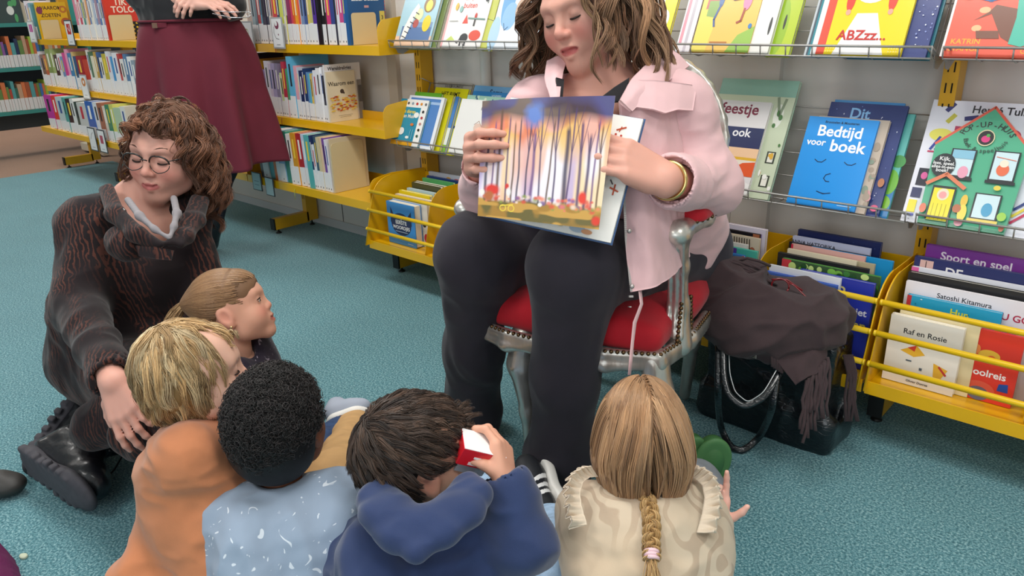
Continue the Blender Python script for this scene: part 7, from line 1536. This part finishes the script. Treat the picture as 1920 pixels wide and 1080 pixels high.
cf = Field(); v_ = nrm(wrD-at(1312, 1062, D=1.24)); cf.cap(wrD-v_*.052, wrD-v_*.008, .029, .027, .003); cf.cap(wrD-v_*.06, wrD+v_*.01, .021, .021, .002, True); sculpt('cuff', cf, .0028, mat('#d8c4aa', .85, name='rib_cuff', bump=.6, bscale=300, stretch=(1, 1, .1)), oD[0], 2)
hair_cap(HD, oD[0], '#8a6544', [((0, .098, -.045), (.072, .068, .098)), ((.0, -.02, -.15), (.1, .12, .04))], r=(.081, .098, .087), extra=lambda F_: F_.ell(HD.w((0, -.04, -.035)), (.072, .052, .065), HD.R, .04), vox=.0035)
NT = A(0, -.085, -.145)
rt = scalp_roots(6500, lambda p: ((p[:, 2] > .04) & (p[:, 1] < .09)) | ((p[:, 1] < .05) & (p[:, 2] > -.05)), seed=71)
gvD = GV(HD)
def fD(P, t):
    s = np.sign(P[:, :1]+1e-6); d = NT-P; w_ = max(0, (t-.35)/.65)
    return nrm((gvD+A(.25, 0, 0)*s*(1-t)*(np.abs(P[:, :1]) < .07)+A(0, -.9, 0)*(P[:, 2:3] > .085)+nrm(P-A(0, -.02, 0))*A(.25, .25, 0)*(1-t))*(1-w_)+nrm(d)*w_*2.2)
Ld = (NT[2]-rt[:, 2:3])*-1; Ld = np.abs(Ld)*1.12+.02+.25*np.abs(rt[:, :1])+.45*np.maximum(rt[:, 1:2], 0)
dirs_ = nrm(A(.3, 0, 0)*np.sign(rt[:, :1])*(rt[:, 2:3] > .08)+A(0, -.8, 0)*(rt[:, 2:3] > .085)+gvD*.6+nrm(rt-A(0, -.016, .036))*.35)
Pd = grow(rt, dirs_, 26, Ld/26, fD, [(A(0, -.016, .036), A(.086, .103, .093)), (A(0, -.012, -.03), A(.083, .085, .082))], g=0, seed=9, stiff=.70)
Kd = RNG.choice(6500, 330, replace=False); nr_ = ((rt[:, None]-rt[None, Kd])**2).sum(-1).argmin(1); w_ = np.linspace(0, 1, 27)[None, :, None]**1.2*.6; Pd = Pd*(1-w_)+(Pd[Kd][nr_]+(rt-rt[Kd][nr_])[:, None]*.5)*w_
b_ = np.clip((np.linspace(0, 1, 27)-.40)/.60, 0, 1)[None, :, None]**1.5; Pd = Pd*(1-b_)+(NT+(Pd-NT)*.12+A(0, -.012, 0))*b_
cc_ = hair_cols(330, ['#9c7450', '#7a5638', '#c8a078', '#b08660'], 72, .12)[nr_]*(1+.12*RNG.normal(size=(6500, 1)))
strands('hair', towards(HD, Pd), .00095, M_HAIR(.36), oD[0], np.clip(cc_, .003, 1), taper=.6)
# braid: three interlaced ropes hanging down the back
bt0 = HD.w(NT); pth = [bt0+cb(0, .022, .0), at(1213, 935, D=1.235), at(1222, 975, D=1.195), at(1221, 1020, D=1.165), at(1222, 1052, D=1.15)]
pth = resample([[p, p] for p in pth], 60, 2, 1)[:, 0]; tg_ = nrm(np.gradient(pth, axis=0)); sd_ = nrm(np.cross(tg_, cb(0, 0, 1))); dp_ = np.cross(sd_, tg_)
tt_ = np.linspace(0, 1, 60); bp_ = []; bc_ = []
for k in range(3):
    ph = k*2*PI/3; cx = np.sin(tt_*2*PI*3.6+ph); cz = np.sin(2*(tt_*2*PI*3.6+ph)); ctr = pth+sd_*(cx*.0085)[:, None]+dp_*(cz*.0048)[:, None]
    ang = RNG.uniform(0, 2*PI, 110); rr_ = .0062*np.sqrt(RNG.random(110))
    for a, q in zip(ang, rr_): bp_.append(ctr+sd_*(math.cos(a)*q)+dp_*(math.sin(a)*q)); bc_.append(hair_cols(1, ['#b48a58', '#d8b47c', '#94703f'], int(a*1000), .15)[0])
strands('braid', np.array(bp_), .0012, M_HAIR(.36), oD[0], np.clip(np.array(bc_), .003, 1), taper=.8)
e0 = pth[-1]; en = grow(np.tile(e0, (160, 1))+RNG.normal(size=(160, 3))*.003, np.tile(tg_[-1], (160, 1))+RNG.normal(size=(160, 3))*.18, 8, .006, None, [], g=.1, seed=4)
strands('braid_end', en, .001, M_HAIR(.36), oD[0], hair_cols(160, ['#b48a58', '#d8b47c'], 5, .15))
m = MB(); 
for k in range(3): m.tube([e0-tg_[-1]*(.004+.005*k)+sd_[-1]*(.0095*math.cos(a))+dp_[-1]*(.0095*math.sin(a)) for a in np.linspace(0, 2*PI, 15)], .0034, mat('#e8c4cc', .7, name='pink_elastic'), 6)
m.build('hair_tie', oD[0])
# green clogs
M_GR = mat('#3d6b3c', .45, name='green_foam', noise=.08, nscale=25)
for (px, py, z, w_, dx) in ((1334, 872, .085, .040, .0), (1296, 868, .08, .034, 0)):
    c = at(px, py, Z=z); d = nrm(cb(.10, .72, .35)); n_ = nrm(cb(.0, -.35, .93)); R = np.stack([np.cross(d, -n_), d, -n_], 1)
    F = Field(); F.ell(c+d*.012-n_*.02, (w_*.95, .052, .034), R, .02); F.ell(c-d*.03-n_*.02, (w_*.8, .045, .03), R, .02); o_ = sculpt('clog', F, .0035, M_GR, oD[0], 2)
    F = Field(); F.ell(c+d*.010-n_*.002, (w_*1.08, .060, .018), R, .01); F.ell(c-d*.045-n_*.002, (w_*.85, .04, .018), R, .02); F.half(c+n_*.006, n_, .004); sculpt('sole', F, .003, mat('#4a7a48', .55, name='green_sole'), o_, 1)
# ================================================================== SHOE AT THE LEFT EDGE, PURPLE CLOTH, FLECK
F = Field(); c = at(-28, 906, Z=.035); dL = cb(1, .05, 0); dL[2] = 0; dL = nrm(dL)
F.cap(c-dL*.12+A(0, 0, .01), c+dL*.03, .036, .03, .02); F.ell(c+dL*.05-A(0, 0, .006), (.038, .045, .026), frame(dL, UPW), .02); F.half(A(0, 0, .006), (0, 0, -1), .003)
o_ = sculpt('shoe', F, .004, mat('#33312f', .5, name='dark_shoe_leather')); tag(o_, 'toe of a dark shoe entering at the left edge of the carpet', 'shoe')
F = Field(); c = at(-8, 1062, Z=.0); s0 = sculpt  # low
G = [[at(-60, 985, Z=.06), at(-10, 1015, Z=.055), at(12, 1035, Z=.03), at(26, 1052, Z=.004)], [at(-60, 1050, Z=.06), at(-10, 1065, Z=.06), at(22, 1078, Z=.03), at(36, 1085, Z=.004)], [at(-60, 1130, Z=.06), at(0, 1130, Z=.055), at(40, 1130, Z=.03), at(62, 1125, Z=.004)]]
o_ = sheet('cushion', G, .006, mat('#6d2154', .85, name='purple_cloth', bump=.4, bscale=300), None, folds(.002, (20, 20, 20), 3)); tag(o_, 'purple cloth corner lying at the bottom left corner', 'cloth')
F = Field(); c = at(42, 1042, Z=.003); F.ell(c, (.010, .006, .002)); F.ell(c+A(.006, .003, 0), (.005, .004, .002)); o_ = sculpt('paper_scrap', F, .0012, mat('#c8d0b8', .9, name='pale_scrap')); tag(o_, 'tiny pale scrap lying on the carpet at bottom left', 'scrap')

# ================================================================== HANDBAG AND SCARF
M_CROC = bpy.data.materials.new('black_croc_leather'); M_CROC.use_nodes = True; nt = M_CROC.node_tree; b = nt.nodes['Principled BSDF']; b.inputs['Base Color'].default_value = (*lin('#0e1318'), 1); b.inputs['Roughness'].default_value = .28; b.inputs['Coat Weight'].default_value = .4
tc = nt.nodes.new('ShaderNodeTexCoord'); mp = nt.nodes.new('ShaderNodeMapping'); mp.inputs['Scale'].default_value = (1, 1, 2.2); vo = nt.nodes.new('ShaderNodeTexVoronoi'); vo.feature = 'DISTANCE_TO_EDGE'; vo.inputs['Scale'].default_value = 42
nt.links.new(tc.outputs['Object'], mp.inputs[0]); nt.links.new(mp.outputs[0], vo.inputs['Vector']); rp = nt.nodes.new('ShaderNodeMapRange'); rp.inputs['From Max'].default_value = .12; nt.links.new(vo.outputs['Distance'], rp.inputs['Value'])
bp = nt.nodes.new('ShaderNodeBump'); bp.inputs['Strength'].default_value = .35; bp.inputs['Distance'].default_value = .002; nt.links.new(rp.outputs[0], bp.inputs['Height']); nt.links.new(bp.outputs[0], b.inputs['Normal'])
b0, b1 = at(1312, 778, Z=.0), at(1535, 858, Z=.0); bd = nrm(b1-b0); bw = np.linalg.norm(b1-b0); bn = nrm(np.cross(bd, UPW)); bn = -bn if bn@cb(0, 0, 1) < 0 else bn   # towards viewer
dep = .13; bh = .295
def bgp(x, y, z): return b0+bd*x+(-bn)*y+UPW*z      # x along, y into depth
RB_ = np.stack([bd, -bn, UPW], 1)
F = Field(); F.box(bgp(bw/2, dep/2+.015, bh*.5), (bw/2+.002, dep/2, bh/2), .012, RB_); F.box(bgp(bw/2, dep/2+.02, .05), (bw/2+.018, dep/2+.006, .05), .02, RB_, .04); F.box(bgp(bw/2, dep/2+.015, bh+.03), (bw/2-.012, dep/2-.012, .06), .008, RB_, .006, True)
for s_ in (0, 1): F.ell(bgp(bw*s_+(-.02 if s_ else .02)*0, dep/2+.015, bh*.55), (.018, .05, .11), RB_, .02, True)
bag = sculpt('handbag', F, .005, M_CROC, None, 2, folds(.004, (9, 9, 9), 13), origin=bgp(bw/2, dep/2, 0)); tag(bag, 'large black crocodile-look handbag standing on the carpet beside the red chair', 'handbag')
def strap(pts, m, w_, name, parent, th=.35, edge=None):
    q = resample([[p, p] for p in pts], 48, 2, 1)[:, 0]; mm = MB(); mm.tube(list(q), w_, m, 10, flat=(1, th)); o = mm.build(name, parent)
    return o
strap([at(1357, 632, D=1.80), at(1356, 700, D=1.775), at(1365, 740, D=1.76), at(1395, 764, D=1.75), at(1435, 745, D=1.745), at(1468, 690, D=1.76), at(1473, 650, D=1.79)], M_CROC, .0075, 'handle', bag)
strap([at(1366, 640, D=1.80), at(1368, 700, D=1.768), at(1378, 735, D=1.752), at(1402, 755, D=1.742), at(1432, 736, D=1.737), at(1458, 690, D=1.752)], mat('#b9bcbd', .3, metal=.4, name='pale_edge_piping'), .0013, 'handle_piping', bag, 1)
strap([at(1348, 648, D=1.81), at(1346, 740, D=1.765), at(1350, 800, Z=.04), at(1368, 838, Z=.012), at(1393, 847, Z=.008), at(1425, 820, Z=.03), at(1448, 770, D=1.74), at(1456, 700, D=1.76)], M_CROC, .0085, 'handle', bag)
m = MB(); q = at(1408, 664, D=1.775); m.box(q, (.030, .006, .014), mat('#c9c6bc', .2, metal=1, name='nickel'), RB_, .001); m.box(q+bn*.004, (.018, .003, .006), M_BLK, RB_); m.build('clasp', bag)
# scarf: bundled shawl with fringe
M_SCF = mat('#3f3032', .92, name='brown_wool', sheen=.08, bump=.3, bscale=700, noise=.06, nscale=30)
F = Field()
for pts, rs in (([(1345, 560, 1.86), (1395, 590, 1.83), (1450, 600, 1.81), (1520, 600, 1.83), (1565, 595, 1.86)], [.05, .062, .065, .060, .035]), ([(1340, 540, 1.88), (1400, 545, 1.88), (1470, 570, 1.88), (1540, 580, 1.89)], [.04, .05, .05, .035]),
                ([(1350, 600, 1.84), (1400, 622, 1.80), (1470, 622, 1.79), (1540, 610, 1.80)], [.035, .042, .038, .03]), ([(1335, 520, 1.86), (1375, 530, 1.86)], [.03, .035])):
    F.chain([at(a, b_2, D=d) for a, b_2, d in pts], rs, .05)
def swirl(V):
    q = V@CM; return .016*(1-2*np.abs(2*vnoise(np.stack([q[:, 0]*6+q[:, 1]*9, q[:, 1]*15-q[:, 0]*9, q[:, 2]*7], -1), 7)-1)**.8)+.005*(1-2*np.abs(2*vnoise(q*A(20, 34, 16), 8)-1))
scf = sculpt('scarf', F, .0045, M_SCF, None, 2, swirl); tag(scf, 'dark brown fringed wool scarf heaped on top of the black handbag', 'scarf')
G = [[at(1440, 632, D=1.765), at(1480, 628, D=1.76), at(1530, 635, D=1.765), at(1548, 660, D=1.77)], [at(1458, 680, D=1.75), at(1490, 675, D=1.742), at(1520, 680, D=1.745), at(1545, 682, D=1.755)], [at(1492, 722, D=1.735), at(1500, 716, D=1.73), at(1515, 706, D=1.735), at(1530, 702, D=1.74)]]
sheet('hanging_corner', G, .007, M_SCF, scf, folds(.003, (25, 25, 12), 17), (40, 40), 1)
fr_ = MB(); rf = random.Random(3)
for i in range(15):
    t = i/14; x0_, y0_ = 1512+42*t, 712-42*t; L_ = 110+rf.uniform(-30, 25)-20*t; pts = []
    for k in range(6): u = k/5; pts.append(at(x0_+(-12+8*t)*u+rf.uniform(-3, 3), y0_+L_*u, D=1.735-.012*u+.012*t+rf.uniform(-.004, .004)))
    fr_.tube(pts, .0036, M_SCF, 6)
fr_.build('fringe', scf); fr_ = MB()
for i in range(5):
    x0_ = 1450+5*i; fr_.tube([at(x0_, 648+3*i, D=1.755), at(x0_-3, 665+3*i, D=1.75), at(x0_-2+rf.uniform(-3, 3), 688+3*i, D=1.748)], .0034, M_SCF, 6)
fr_.build('fringe', scf); fr_ = MB()
for i in range(34):
    x0_, y0_ = 1332+rf.uniform(0, 60), 492+rf.uniform(0, 40); a = rf.uniform(-.5, 1.0); pts = [at(x0_, y0_, D=1.86), at(x0_+22, y0_-4+10*a, D=1.835), at(x0_+45, y0_+4+16*a, D=1.83), at(x0_+66, y0_+16+22*a, D=1.835)]; fr_.tube(pts, .0036, M_SCF, 6)
fr_.build('fringe', scf); fr_ = MB()
for i in range(6):
    x0_ = 1588+3*i; fr_.tube([at(x0_-6, 665, D=1.86), at(x0_+2, 700, D=1.86), at(x0_+rf.uniform(-4, 8), 745, D=1.86), at(x0_+rf.uniform(-4, 8), 790, D=1.855)], .0036, M_SCF, 6)
fr_.build('fringe', scf)
# red reading glasses tucked on the scarf
m = MB(); mr = mat('#7a1018', .25, coat=.8, name='red_frame'); g0 = at(1463, 536, D=1.80); R = frame(cb(.3, .2, -.9), cb(.35, .93, .1))
m.tube([g0+R@A(.020*math.cos(a), 0, .017*math.sin(a)) for a in np.linspace(0, 2*PI, 21)], .0022, mr, 6)
m.tube([g0+R@A(.014, 0, .014), at(1490, 536, D=1.79), at(1515, 560, D=1.77), at(1525, 588, D=1.75)], .0026, mr, 6, flat=(1, .6)); m.tube([at(1447, 524, D=1.80), at(1475, 524, D=1.80), at(1505, 545, D=1.785)], .0022, mr, 6)
o_ = m.build('reading_glasses', origin=g0); tag(o_, 'dark red reading glasses resting on the brown scarf', 'glasses')
# purse strap shadowed left of the bag is the bag's soft side flap
# ================================================================== LIGHT
def area(name, loc, size, power, rot=(0, 0, 0), col=(1, 1, 1)):
    l = bpy.data.lights.new(name, 'AREA'); l.shape = 'RECTANGLE'; l.size = size[0]; l.size_y = size[1]; l.energy = power; l.color = col
    o = bpy.data.objects.new(name, l); COL.objects.link(o); o.location = loc; o.rotation_euler = rot; return o
for i, (x, y) in enumerate([(-.6, .9), (-2.4, .9), (-4.6, 1.0), (-7.2, 1.5), (-1.5, -1.2), (1.3, .3), (-9.5, 3.5), (-9.0, 0.5)]):
    area('ceiling_lamp', (x, y, 2.76), (1.2, .5), 26 if x > -6 else 36, col=(1, .97, .93))
area('daylight_window', (1.0, -2.9, 1.6), (3.2, 1.6), 38, (PI/2, 0, PI+PI), col=(.9, .96, 1))
wd = bpy.data.worlds.new('w'); SC.world = wd; wd.use_nodes = True
wd.node_tree.nodes['Background'].inputs[0].default_value = (.9, .95, 1, 1); wd.node_tree.nodes['Background'].inputs[1].default_value = .4
vs_ = SC.view_settings; vs_.view_transform = 'Standard'; vs_.look = 'None'; vs_.gamma = 1; vs_.use_curve_mapping = False; vs_.exposure = .12
